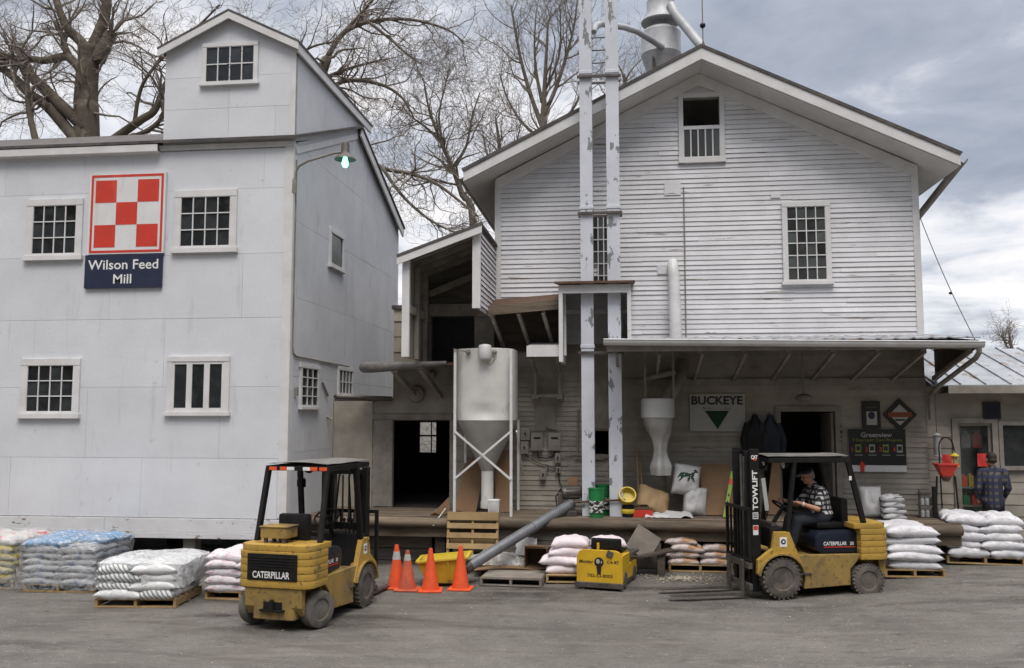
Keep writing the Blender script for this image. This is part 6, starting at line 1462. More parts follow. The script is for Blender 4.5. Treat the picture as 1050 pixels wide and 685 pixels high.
def yard_things():
    # yellow bin
    p = at(452, 604, 14.0); x, y = p.x, 14.25
    r = thing('plastic_bin', 'yellow plastic hopper bin with sloping sides under the auger mouth', 'bin', (x, y, g(x, y)), .04)
    b = MB(); o, i = [], []
    zb, zt = .06, .47; L_, W_ = .395, .23
    outer = [(-L_ * .66, -W_ * .6, zb), (L_ * .62, -W_ * .6, zb), (L_ * .62, W_ * .6, zb), (-L_ * .66, W_ * .6, zb), (-L_, -W_, zt - .08), (L_, -W_, zt), (L_, W_, zt + .02), (-L_, W_, zt - .06)]
    b.add(outer, [(0, 3, 2, 1), (0, 1, 5, 4), (1, 2, 6, 5), (2, 3, 7, 6), (3, 0, 4, 7)]); inn = [(a * .93, c * .9, d + (.02 if k < 4 else 0)) for k, (a, c, d) in enumerate(outer)]
    b.add(inn, [(0, 1, 2, 3), (4, 5, 1, 0), (5, 6, 2, 1), (6, 7, 3, 2), (7, 4, 0, 3)]); b.build('tub', 'binyellow', r, local=True, recalc=False)
    b = MB()
    for k in range(4): a, c = Vector(outer[4 + k]), Vector(outer[4 + (k + 1) % 4]); b.bar(a, c, .045, .04)
    b.build('rim', 'binyellow', r, local=True, bevel=.008)
    for s in (-.24, .22): b = MB(); b.box(s - .03, s + .03, -W_ * .62, W_ * .62, 0, .062); b.build('runner', 'binyellow', r, local=True, bevel=.006)
    for s in (-.2, .1): b = MB(); b.bar((s, -W_ * .66, .1), (s, -W_ - .005, .40), .03, .02); b.build('rib', 'binyellow', r, local=True)
    # leaning pallet
    x0, x1 = at(459, 560, 15.45).x, at(511.5, 560, 15.45).x; sx = x1 - x0; zg = g((x0 + x1) / 2, 15.3)
    r = thing('wooden_pallet', 'pale wooden pallet propped upright on edge below the feed silo', 'pallet', ((x0 + x1) / 2, 15.28, zg), 0, 'loose pallets at the dock'); r.rotation_euler = (R(-9), 0, 0)
    b = MB()
    for k, z in enumerate((.02, .20, .38, .56, .72, .86)): b.box(-sx / 2, sx / 2, -.02, 0, z, z + (.14 if k in (0, 5) else .09))
    b.build('deck', 'pallet', r, local=True, bevel=.003)
    for xx in (-sx / 2, -.02, sx / 2 - .04): b = MB(); b.box(xx, xx + .04, .001, .085, 0.0, 1.0); b.build('stringer', 'pallet', r, local=True, bevel=.003)
    b = MB()
    for z in (.02, .45, .88): b.box(-sx / 2, sx / 2, .086, .105, z, z + .1)
    b.build('bottom_boards', 'pallet', r, local=True, bevel=.003)
    # flat pallet with grey sheet
    p = at(528, 600, 14.6); x, y = p.x, 14.62
    pr = pallet(x, y, -.05, 'low flat pallet with a grey board top lying in front of the trash heap', .98, .85, 'palletgrey', top='palletgrey', group='loose pallets at the dock')
    b = MB(); b.box(-.47, .48, -.42, .42, .1265, .138); b.build('board_top', 'palletgrey', pr, local=True)
    # flattened carton under the wrap heap
    x, y = at(525, 590, 15.0).x, 15.05; zz = g(x, y)
    b = MB(); b.sheet(lambda s, t: (x - .62 + 1.2 * s, y - .18 + .4 * t, zz + .10 + .05 * math.sin(s * 3) + .04 * t), 10, 4); b.sheet(lambda s, t: (x - .62 + 1.2 * s, y - .18 + .4 * t, zz + .085 + .05 * math.sin(s * 3) + .04 * t), 10, 4)
    for s in (0, 1): b.box(x - .55 + s * .9, x - .5 + s * .9, y - .1, y + .15, zz, zz + .10 + .05 * math.sin(.3 + s * 2.2))
    tag(b.build('flattened_carton', 'cardboard', smooth=False), 'flattened brown carton sheet under the heap of plastic film', 'carton')
    x, y = at(510, 578, 15.25).x, 15.28; zz = g(x, y) + .13
    b = MB(); b.sheet(lambda s, t: (x - .5 + 1.0 * s + .04 * nz(s * 7, t * 7, 3), y - .25 + .45 * t + .04 * nz(s * 6, t * 6, 8), zz + .02 + max(0, math.sin(math.pi * s)) ** .6 * max(0, math.sin(math.pi * t)) ** .6 * (.20 + .10 * nz(s * 3.5, t * 3.5) + .10 * nz(s * 9, t * 9, 2)) + .03 * abs(nz(s * 16, t * 16, 4))), 44, 26); M['filmheap'] = filmmat('crumpled film heap', (.42, .41, .39), .70, .3); tag(b.build('plastic_heap', 'filmheap', smooth=True), 'heap of crumpled clear plastic film in front of the dock', 'plastic film')
    x, y = at(538, 566, 15.2).x, 15.32; zz = g(x, y) + .30
    b = MB(); b.sheet(lambda s, t: (x - .17 + .36 * s + .03 * nz(s * 4, t * 4), y + .10 * t, zz - .02 + .28 * t + .04 * nz(s * 5, t * 3, 6) * t), 12, 8); tag(b.build('white_packaging', 'sackwhite', smooth=True), 'stiff white torn packaging sticking up out of the plastic heap', 'packaging')
    # open box
    x, y = at(551, 586, 14.95).x, 15.1; zz = g(x, y) + .13; r = thing('open_carton', 'dark brown open carton lying on its side left of the pinkish sacks', 'carton', (x, y, zz), -.12); h = .17; w_ = .19
    b = MB(); b.box(-w_, w_, -.19, .19, 0, .012); b.box(-w_, w_, -.19, .19, 2 * h - .012, 2 * h); b.box(-w_, -w_ + .012, -.19, .19, .0125, 2 * h - .0125); b.box(w_ - .012, w_, -.19, .19, .0125, 2 * h - .0125); b.box(-w_ + .0125, w_ - .0125, .175, .188, .0125, 2 * h - .0125); b.build('shell', 'carddark', r, local=True); b = MB(); b.bar((0, -.19, 2 * h - .005), (0, -.30, 2 * h + .05), .34, .01); b.build('flap', 'cardboard', r, local=True)
    b = MB(); b.box(x - .2, x + .2, y - .16, y + .16, zz - .13, zz - .004); tag(b.build('wood_block', 'darkwood', bevel=.01), 'dark timber block under the open brown carton', 'timber block')
    # boards behind the yellow cart
    p = at(660, 560, 15.1)
    me = MB().box(-.22, .22, -.012, .012, -.22, .22).mesh('grey_board', 'palletgrey', bevel=.003); o = bpy.data.objects.new('grey_board', me); col.objects.link(o); zz = g(p.x, 15.15); o.location = (p.x, 15.36, at(660, 557, 15.3).z); o.rotation_euler = (R(-16), R(33), 0); tag(o, 'square grey board tilted on its corner behind the yellow cart', 'board')
    b = MB(); a = Vector((p.x - .35, 15.22, zz + .26)); c = Vector((p.x + .48, 15.3, zz + .42)); b.bar(a, c, .34, .03); b.box(p.x - .3, p.x - .2, 15.12, 15.32, zz, zz + .26); b.box(p.x + .22, p.x + .34, 15.15, 15.38, zz, zz + .355); o = b.build('plank_bench', 'darkwood'); tag(o, 'rough dark plank on blocks behind the right side of the yellow cart', 'plank')
    # spilled grain
    b = MB()
    for k in range(260):
        rr_ = abs(rng.gauss(0, .5)); a = rng.uniform(0, 6.28); x, y = .95 + rr_ * math.cos(a) * .8, 15.0 + rr_ * math.sin(a) * .35; s = rng.uniform(.006, .018) * (1.3 if rr_ < .3 else 1); b.ell((x, y, g(x, y) + s * .4 + .012), (s * 1.3, s, s * .6), nu=5, nv=3)
    tag(b.build('spilled_grain', 'grain'), kind='stuff')
yard_things()

def tow_cart():
    x0 = ray(621.5, 606); t = -CAMH / x0.z; x, y = x0.x * t, x0.y * t
    r = thing('tow_cart', 'bright yellow industrial cart with black lettering and a round emblem on its end', 'tow tractor', (x, y + .45, g(x, y)), R(-13))
    W = .365; f = -.45                                        # local: end panel faces -y
    prof = [(-W, .10), (W, .10), (W, .50), (W - .05, .585), (W - .12, .605), (-W + .12, .605), (-W + .05, .585), (-W, .50)]
    b = MB(); b.prism([(a, f, c) for a, c in prof], (0, .035, 0)); b.build('end_panel', 'cartyellow', r, local=True, bevel=.010)
    b = MB(); b.box(-W + .01, W - .01, f + .036, 0.62, .12, .34); b.box(-W + .01, -W + .05, f + .036, .1, .341, .50); b.box(W - .05, W - .01, f + .036, .10, .341, .52); b.build('body', 'cartyellow', r, local=True, bevel=.012)
    b = MB(); b.box(-W - .02, W + .02, f - .045, f - .001, .035, .115); b.box(-W + .02, W - .02, f - .001, .6, .05, .119); b.build('bumper', 'steel', r, local=True, bevel=.008)
    b = MB(); b.box(-.24, .25, -.06, .02, .56, .73); b.box(-.24, .25, .02, .38, .5, .56); b.build('seat', 'seatblack', r, local=True, bevel=.03)
    b = MB(); b.box(-.27, .3, .021, .4, .341, .499); b.build('seat_base', 'cartyellow', r, local=True, bevel=.01)
    b = MB(); b.bar((-.02, f + .02, .60), (-.02, f + .02, .71), .035, .03); b.build('coupling_post', 'cartyellow', r, local=True)
    b = MB(); b.obox((.17, f - .012, .55), (.10, .02, .10), Matrix.Rotation(.35, 3, 'Y')); b.build('latch', 'steel', r, local=True, bevel=.012)
    b = MB(); b.box(W - .1, W + .03, .12, .6, .46, .50); b.build('side_tray', 'steel', r, local=True)
    for sx in (-1, 1):
        for yy in (-.22, .42):
            b = MB(); b.lathe([(.06, -.045), (.12, -.045), (.135, -.03), (.135, .03), (.12, .045), (.06, .045)], (sx * (W - .045), yy, .135), 20, axis=(1, 0, 0)); w_ = b.build('wheel', 'rubber', r, local=True, smooth=True)
            b = MB(); b.lathe([(.02, -.047), (.062, -.047), (.062, .047), (.02, .047)], (sx * (W - .045), yy, .135), 14, axis=(1, 0, 0)); b.build('rim', 'steel', w_, local=True)
    y = f - .0025
    lettering('Monitor', (-W + .045, y, .395), (1, 0, 0), (.18, 0, 1), .22, .055, 'signblack', r, bold=.02, local=True)
    lettering('C4-87', (.12, y, .405), (1, 0, 0), (0, 0, 1), .19, .045, 'signblack', r, bold=.02, local=True)
    lettering('702-53-8005', (-.19, y, .19), (1, 0, 0), (0, 0, 1), .40, .05, 'signblack', r, bold=.015, local=True)
    b = MB(); b.lathe([(.0, .004), (.074, .004), (.074, 0)], (-.005, f, .42), 26, axis=(0, -1, 0)); b.prism([(-.045, f - .004, .35), (.035, f - .004, .35), (.022, f - .004, .235), (-.032, f - .004, .235)], (0, .004, 0)); b.build('emblem', 'signblack', r, local=True)
    b = MB(); b.ell((-.02, f - .005, .43), (.03, .002, .035)); b.ell((.035, f - .005, .42), (.01, .002, .02)); b.build('emblem_face', 'signgrey', r, local=True)
tow_cart()

# ------------------------------------------------------------------ forklifts
def forklift(loc, rz, label, parked):
    r = thing('forklift', label, 'forklift', loc, rz, None)
    Yl, Yd = ('yellow', 'yellowdirty')
    def B(name, mat, mb, parent=None, **k): return mb.build(name, mat, parent or r, local=True, **k)
    XF, XRr = .66, -.66
    # frame between the wheels
    b = MB()
    for s in (-1, 1):
        y0, y1 = (.40, .475) if s > 0 else (-.475, -.40)
        b.prism([(-.40, y0, .17), (.32, y0, .13), (.30, y0, .30), (.36, y0, .50), (.42, y0, .615), (-.58, y0, .615), (-.50, y0, .50), (-.40, y0, .40)], (0, y1 - y0, 0))
    b.box(-.5, .5, -.399, .399, .20, .58)
    B('chassis', Yd, b, bevel=.010)
    # counterweight in cast steps
    def plan(x0, x1, hy, rad, n=6):
        pts = [(x1, -hy), (x1, hy)]
        for k in range(n + 1): a = math.pi / 2 * k / n; pts.append((x0 + rad - rad * math.sin(a), hy - rad + rad * math.cos(a)))
        for k in range(n + 1): a = math.pi / 2 * k / n; pts.append((x0 + rad - rad * math.cos(a), -hy + rad - rad * math.sin(a)))
        return pts
    b = MB(); zs = [.535, .63, .72, .81, .90, .985]
    for k in range(5):
        b.prism([(x, y, zs[k]) for x, y in plan(-1.02 + .004 * (k % 2), -.55, .53, .17)], (0, 0, zs[k + 1] - zs[k] - .0045))
    b.prism([(x, y, .985) for x, y in plan(-1.0, -.45, .52, .18)], (0, 0, .075))
    B('counterweight', Yl, b, bevel=.006, smooth=True)
    b = MB(); b.prism([(x, y, .14) for x, y in plan(-.985, -.38, .30, .06)], (0, 0, .394)); b.prism([(-.985, -.40, .30), (-.90, -.40, .18), (-.88, -.40, .53), (-1.0, -.40, .53)], (0, .80, 0)); B('counterweight_base', Yd, b, bevel=.012)
    b = MB(); b.box(-1.0, -.90, -.13, .13, .27, .36); b.box(-1.03, -.985, -.17, .17, .245, .27); b.lathe([(.03, 0), (.03, .14)], (-1.02, 0, .25), 10); B('tow_pin', 'black', b, bevel=.006)  # pin, plus a black box drawn for the shade of its cavity
    b = MB(); b.box(-1.032, -1.018, -.35, .35, .63, .955)
    for k in range(5): b.bar((-1.036, -.32, .77 + k * .035), (-1.036, .32, .77 + k * .035), .008, .012)
    gr = B('grille', 'black', b, bevel=.004)
    lettering('CATERPILLAR', (-1.0345, .27, .655), (0, -1, 0), (0, 0, 1), .52, .085, 'white', r, bold=.02, local=True)
    # hood and seat
    b = MB(); hood = [(-.585, .62), (.02, .62), (.10, .70), (.10, .86), (.04, .93), (-.52, .95), (-.585, .93)]
    b.prism([(x, -.405, z) for x, z in hood], (0, .81, 0)); B('hood', 'navy', b, bevel=.035, smooth=True)
    for s in (-1, 1):
        lettering('CATERPILLAR', (-.03 if s > 0 else -.52, s * .4085, .735), (-s, 0, 0), (0, 0, 1), .36, .055, 'white', r, bold=.02, local=True)
        lettering('30', (-.44 if s > 0 else -.10, s * .4085, .735), (-s, 0, 0), (0, 0, 1), .06, .05, 'white', r, bold=.02, local=True)
        b = MB(); b.box(-.52, -.03, min(s * .406, s * .4085), max(s * .406, s * .4085), .705, .717); B('hood_stripe', 'red', b)
    b = MB(); b.box(-.46, -.02, -.23, .23, .955, 1.05); b.box(-.53, -.42, -.22, .22, 1.0, 1.40); B('seat', 'seatblack', b, bevel=.035, smooth=True)
    if parked:
        b = MB(); b.box(-.86, -.58, -.10, .28, 1.12, 1.255); bx = B('air_box', 'yellowdirty', b, bevel=.012)
        b = MB(); b.box(-.87, -.57, -.11, .29, 1.256, 1.275); b.build('lid', 'yellowdirty', bx, local=True, bevel=.006)
        b = MB(); b.box(-.84, -.80, -.06, -.02, 1.06, 1.12); b.box(-.84, -.80, .2, .24, 1.06, 1.12); b.box(-.64, -.6, .2, .24, 1.06, 1.12); b.build('foot', 'steel', bx, local=True)
    # cowl, fenders, floor
    arch = [(XF + .335 * math.cos(R(a)), .29 + .335 * math.sin(R(a))) for a in range(12, 176, 12)]
    for s in (-1, 1):
        y0 = .42 if s > 0 else -.495
        out_ = [(.30, .40), (.40, .62), (.53, .955), (.76, .955), (.80, .72), (1.02, .56), (1.03, .36)]
        b = MB(); b.prism([(x, y0, z) for x, z in out_ + arch], (0, .075, 0)); B('cowl', Yl, b, bevel=.008)
        b = MB(); n = len(arch); top_ = [(XF + .36 * math.cos(R(a)), .29 + .36 * math.sin(R(a))) for a in range(8, 172, 12)]
        b.prism([(x, (.34 if s > 0 else -.535), z) for x, z in top_ + [(XF + .338 * math.cos(R(a)), .29 + .338 * math.sin(R(a))) for a in range(164, 6, -12)]], (0, .195, 0)); B('fender', Yd, b)
        b = MB(); b.box(.575, .685, min(s * .496, s * .4985), max(s * .496, s * .4985), .74, .88); dq = B('decal', 'white', b); b = MB(); b.lathe([(.038, 0), (.038, .003)], (.63, s * .4985, .815), 16, axis=(0, s, 0)); b.build('decal_ring', 'signnavy', dq, local=True); b = MB(); b.lathe([(.016, 0), (.016, .003)], (.63, s * .502, .815), 12, axis=(0, s, 0)); b.build('decal_centre', 'white', dq, local=True)
        b = MB(); b.box(.20, .36, min(s * .40, s * .49), max(s * .40, s * .49), .33, .36); B('step', 'steel', b, bevel=.005)
    b = MB(); b.box(.12, .56, -.418, .418, .42, .45); B('floor_plate', 'steel', b)
    b = MB(); b.prism([(.50, -.418, .45), (.78, -.418, .45), (.80, -.418, 1.0), (.60, -.418, 1.02)], (0, .836, 0)); B('dash', 'black', b, bevel=.02)
    b = MB(); b.box(.62, .70, -.26, .26, 1.00, 1.05); B('gauges', 'steel', b, smooth=True)
    b = MB(); b.tube([(.62, 0, .95), (.42, 0, 1.235)], .03, 10); col_ = B('steering_column', 'black', b, smooth=True)
    c = Vector((.405, 0, 1.26)); ax = Vector((-.56, 0, .83)).normalized(); e1 = Vector((0, 1, 0)); e2 = ax.cross(e1)
    b = MB(); pts = [c + (e1 * math.cos(k * math.pi / 12) + e2 * math.sin(k * math.pi / 12)) * .175 for k in range(25)]; b.tube(pts, .014, 7, caps=False)
    for k in (0, 2.1, 4.2): b.tube([c - ax * .02, c + (e1 * math.cos(k) + e2 * math.sin(k)) * .172], .010, 6)
    b.lathe([(.035, -.02), (.035, .015), (.01, .02)], c, 12, axis=ax); b.build('steering_wheel', 'black', col_, local=True, smooth=True)
    for y_ in (-.20, -.26, -.32): b = MB(); b.tube([(.62, y_, .98), (.56, y_, 1.16), (.55, y_, 1.20)], .009, 6); b.ell((.55, y_, 1.215), (.022, .022, .025)); B('lever', 'black', b, smooth=True)
    # overhead guard
    for s in (-1, 1):
        b = MB(); b.bar((.55, s * .455, .95), (.40, s * .435, 1.985), .055, .075); g1 = B('front_post', 'black', b, bevel=.008)
        b = MB(); b.bar((-.64, s * .455, 1.05), (-.43, s * .435, 1.985), .06, .075); B('rear_post', 'black', b, bevel=.008)
    b = MB(); z = 1.985
    for s in (-1, 1): b.box(-.47, .80, s * .43 - .03, s * .43 + .03, z - .035, z + .035)
    for x in (-.47, .165, .75): b.box(x, x + .055, -.3995, .3995, z - .03, z + .03)
    for k in range(5): y = -.28 + k * .14; b.box(-.41, .745, y - .014, y + .014, z + .0305, z + .055)
    gd = B('overhead_guard', 'black', b, bevel=.006)
    b = MB(); b.sheet(lambda s, t: (-.46 + 1.27 * s, -.45 + .9 * t, z + .060 + .025 * math.sin(math.pi * t) + .006 * nz(s * 5, t * 5)), 8, 8); b.sheet(lambda s, t: (-.46 + 1.27 * s, -.45 + .9 * t, z + .052 + .025 * math.sin(math.pi * t) + .006 * nz(s * 5, t * 5)), 8, 8)
    B('roof_sheet', 'tarp', b, gd, smooth=True) if False else b.build('roof_sheet', 'tarp', gd, local=True, smooth=True)
    for y0, mt in ((.18, 'cone'), (.34, 'cone'), (-.26, 'cone'), (-.40, 'cone'), (.08, 'white'), (-.16, 'white')):
        b = MB(); b.box(-.486, -.472, y0 - .05, y0 + .06, z - .025, z + .02); B('tail_lamp', mt, b, gd) if False else b.build('tail_lamp', mt, gd, local=True, bevel=.004)
    b = MB(); b.obox((.50, .43 if parked else -.40, 1.72), (.05, .05, .13)); b.obox((.46, .44 if parked else -.39, 1.72), (.02, .14, .1)); B('mirror', 'black', b, bevel=.01)
    for s in (-1, 1): b = MB(); b.lathe([(.03, -.06), (.07, -.03), (.075, .02), (.07, .025)], (.52, s * .36, 1.93), 14, axis=(1, 0, -.1)); hl = B('headlight', 'black', b, smooth=True); b = MB(); b.lathe([(.0, .03), (.05, .03), (.065, .026)], (.52, s * .36, 1.93), 14, axis=(1, 0, -.1)); b.build('lens', 'whitemetal', hl, local=True, smooth=True)
    # mast
    H = 1.93 if parked else 2.15
    for s in (-1, 1):
        b = MB(); b.box(.915, 1.05, s * .325 - .035, s * .325 + .035, .09, H); B('mast_rail', 'black', b, bevel=.006)
        b = MB(); b.box(.97, 1.085, s * .245 - .03, s * .245 + .03, .11, H - .04); B('inner_rail', 'black', b, bevel=.006)
        b = MB(); b.lathe([(.038, .15), (.038, 1.25), (.03, 1.26), (.022, 1.27), (.022, H - .1)], (.985, s * .165, 0), 12); B('lift_cylinder', 'steel', b, smooth=True)
        b = MB(); b.tube([(.99, s * .05, .4), (.99, s * .05, H - .12)], .014, 6); B('lift_chain', 'steel', b)
        b = MB(); b.tube([(.72, s * .30, .66), (.93, s * .30, .72)], .04, 10); b.tube([(.62, s * .30, .63), (.74, s * .30, .665)], .055, 10); B('tilt_cylinder', Yd, b, smooth=True)
    for zz, h in ((H - .07, .07), (H * .56, .09), (.25, .10)): b = MB(); b.box(.93, .968, -.289, .289, zz - h / 2, zz + h / 2); B('mast_crossbar', 'black', b, bevel=.005)
    b = MB(); b.tube([(.93, .10, .45), (.90, .13, 1.1), (.92, .08, H - .15), (.98, .08, H - .05)], .014, 6); b.tube([(.93, -.10, .45), (.90, -.13, 1.2), (.92, -.08, H - .15), (.98, -.08, H - .05)], .014, 6); B('hose', 'black', b, smooth=True)
    for zz in (.17, .47): b = MB(); b.box(1.09, 1.15, -.46, .46, zz - .045, zz + .045); B('carriage', 'steel', b, bevel=.008)
    b = MB()
    for s in (-1, 1): b.box(1.10, 1.14, s * .44 - .025, s * .44 + .025, .52, 1.30); b.box(1.0855, 1.14, s * .10 - .05, s * .10 + .05, .20, .44)
    b.box(1.10, 1.14, -.4145, .4145, 1.25, 1.30); b.box(1.10, 1.14, -.4145, .4145, .52, .56)
    for k in range(5): y = -.28 + k * .14; b.box(1.105, 1.135, y - .012, y + .012, .5605, 1.2495)
    B('load_backrest', 'black', b, bevel=.005)
    for s in (-1, 1):
        y0, y1 = s * .255 - .055, s * .255 + .055
        b = MB(); b.prism([(1.152, y0, .54), (1.192, y0, .54), (1.195, y0, .075), (2.26, y0, .048), (2.28, y0, .036), (2.24, y0, .032), (1.16, y0, .030)], (0, y1 - y0, 0)); B('fork', 'steel', b, bevel=.004)
    # wheels
    for x, rad, wd, tm, steer in ((XF, .29, .20, 'rubber', 0), (XRr, .235, .17, 'rubberold' if parked else 'rubber', R(-20) if parked else 0)):
        for s in (-1, 1):
            y = s * (.525 - wd / 2); b = MB(); h = wd / 2
            cx_, q = Vector((x, y, rad)), Matrix.Rotation(steer, 3, 'Z')
            ax = q @ Vector((0, s, 0))
            b.lathe([(rad * .55, -h * .96), (rad * .82, -h), (rad * .95, -h * .86), (rad, -h * .55), (rad, h * .55), (rad * .95, h * .86), (rad * .82, h), (rad * .6, h * .97), (rad * .55, h * .8)], cx_, 32, axis=ax)
            if tm == 'rubber':
                for k in range(26):
                    a = k * 2 * math.pi / 26
                    for sd in (-1, 1): b.obox(cx_ + q @ Vector((math.cos(a + sd * .06) * rad * .992, sd * h * .58, math.sin(a + sd * .06) * rad * .992)), (.022, h * .78, .032), q @ Matrix.Rotation(-a, 3, 'Y') @ Matrix.Rotation(sd * .35, 3, 'X'))
            w_ = B('wheel', tm, b, smooth=True)
            b = MB(); b.lathe([(.01, h * .30), (rad * .20, h * .32), (rad * .22, h * .62), (rad * .30, h * .60), (rad * .34, h * .34), (rad * .46, h * .42), (rad * .50, h * .72), (rad * .57, h * .86), (rad * .58, h * .70), (rad * .58, -h * .7), (.02, -h * .7)], cx_, 28, axis=ax)
            for k in range(6): a = k * math.pi / 3; p = cx_ + q @ Vector((math.cos(a) * rad * .27, s * h * .64, math.sin(a) * rad * .27)); b.lathe([(.013, -.01), (.013, .012), (.004, .014)], p, 6, axis=ax)
            b.build('rim', 'rim', w_, local=True, smooth=True)
    b = MB(); b.box(.50, .80, -.33, .33, .2, .42); b.box(-.74, -.56, -.34, .34, .16, .30); B('axle', 'steel', b, bevel=.02)
    if not parked:
        lettering('TOWLIFT', (1.022, .3615, 1.28), (0, 0, 1), (1, 0, 0), .56, .078, 'white', r, bold=.03, local=True) if False else lettering('TOWLIFT', (.945, .3615, 1.26), (0, 0, 1), (1, 0, 0), .58, .082, 'white', r, bold=.03, local=True)
        b = MB(); b.box(.945, 1.03, .3605, .3625, 1.13, 1.225); e_ = B('tower_emblem', 'white', b); b = MB()
        for k in range(3): b.box(.952, 1.023, .3626, .3635, 1.143 + k * .027, 1.158 + k * .027)
        b.build('emblem_bars', 'signnavy', e_, local=True)
        lettering('CAT', (1.035, .3615, 2.0), (-1, 0, 0), (0, 0, 1), .10, .06, 'white', r, bold=.05, local=True); b = MB(); b.prism([(1.005, .3625, 1.985), (.955, .3625, 1.985), (.98, .3625, 2.03)], (0, .002, 0)); B('orange_mark', 'cone', b)
        b = MB(); b.box(.95, 1.03, .3605, .3625, .90, 1.04); k_ = B('warning_sticker', 'white', b); b = MB(); b.box(.955, 1.025, .3626, .364, .97, 1.03); b.build('red_field', 'red', k_, local=True)
        b = MB(); b.box(-.465, -.425, .474, .4765, 1.69, 1.75); B('post_sticker', 'white', b)
        b = MB(); b.bar((.80, .34, 1.25), (.86, .36, 1.72), .06, .02); B('paper_roll', 'signgrey', b)
    return r
F1 = forklift((-4.22, 12.02, 0), R(90 - 9), 'parked dirty yellow forklift seen from behind, with an old box on its counterweight', True)
F2P = (2.79, 14.29, .040)
F2H = math.atan2(-.245, -.97)
F2 = forklift(F2P, F2H, 'yellow forklift driven by a man in a checked shirt, forks pointing left', False)

# ------------------------------------------------------------------ people
def blob_mesh(name, shapes, mat, voxel=.010, smooth=3, keep=None):
    b = MB()
    for s in shapes:
        if s[0] == 'c':
            _, p, q, r1, r2 = s; p, q = Vector(p), Vector(q)
            b.tube([p, p.lerp(q, .5), q], [r1, (r1 + r2) / 2, r2], 14); b.ell(p, (r1,) * 3, nu=14, nv=8); b.ell(q, (r2,) * 3, nu=14, nv=8)
        else: b.ell(s[1], s[2], s[3] if len(s) > 3 else None, nu=20, nv=12)
    me = b.mesh(name, mat); o = bpy.data.objects.new(name, me); col.objects.link(o)
    m = o.modifiers.new('r', 'REMESH'); m.mode = 'VOXEL'; m.voxel_size = voxel; m.use_smooth_shade = True
    m2 = o.modifiers.new('s', 'SMOOTH'); m2.iterations = smooth; m2.factor = .5
    dg = bpy.context.evaluated_depsgraph_get(); dg.update()
    me2 = bpy.data.meshes.new_from_object(o.evaluated_get(dg)); bpy.data.objects.remove(o); bpy.data.meshes.remove(me)
    me2.name = name; me2.polygons.foreach_set('use_smooth', [True] * len(me2.polygons)); return me2
def hand(sh, wrist, fwd, nrm, side, curl=.9, k=1.0):
    "palm, four fingers curling round what is held, thumb off the side of the palm"
    w_, f, n = Vector(wrist), Vector(fwd).normalized(), Vector(nrm).normalized(); l = n.cross(f).normalized() * side
    sh.append(('c', w_, w_ + f * .03, .026, .028))
    for t in (-.026, -.009, .009, .026): sh.append(('c', w_ + f * .03 + l * t * .7, w_ + f * .085 + l * t, .017, .013))
    for t, L_ in ((-.030, .062), (-.010, .074), (.010, .078), (.030, .070)):
        p = w_ + f * .088 + l * t; d = f.copy()
        for i, fr in enumerate((.45, .32, .23)):
            d = (d * math.cos(curl * (.55 + .25 * i)) - n * math.sin(curl * (.55 + .25 * i))).normalized(); q = p + d * L_ * fr * k; sh.append(('c', p, q, .0095 - .0008 * i, .0088 - .0008 * i)); p = q
    p = w_ + f * .03 + l * .03; q = p + (f * .5 + l * .75 - n * .3).normalized() * .035; sh.append(('c', p, q, .013, .011)); sh.append(('c', q, q + (f * .85 - n * .5).normalized() * .034, .0105, .009))
def head_shapes(c, fwd, up):
    "skull, jaw, nose, brow, ears; c is the head centre"
    f, u = Vector(fwd).normalized(), Vector(up).normalized(); l = u.cross(f).normalized(); m = Matrix((f, l, u)).transposed(); c = Vector(c)
    P = lambda a, b_, d: c + f * a + l * b_ + u * d
    sh = [('e', P(-.012, 0, .025), (.098, .076, .092), m), ('e', P(.03, 0, -.045), (.062, .058, .072), m), ('e', P(.055, 0, -.095), (.028, .032, .022), m),
          ('c', P(.083, 0, .008), P(.108, 0, -.026), .011, .015), ('c', P(.075, .034, .022), P(.075, -.034, .022), .014, .014), ('e', P(.082, 0, -.062), (.014, .026, .010), m), ('e', P(.078, .04, -.025), (.016, .02, .02), m), ('e', P(.078, -.04, -.025), (.016, .02, .02), m)]
    for s in (-1, 1): sh.append(('e', P(-.01, s * .078, -.008), (.02, .009, .032), m))
    return sh, P, m
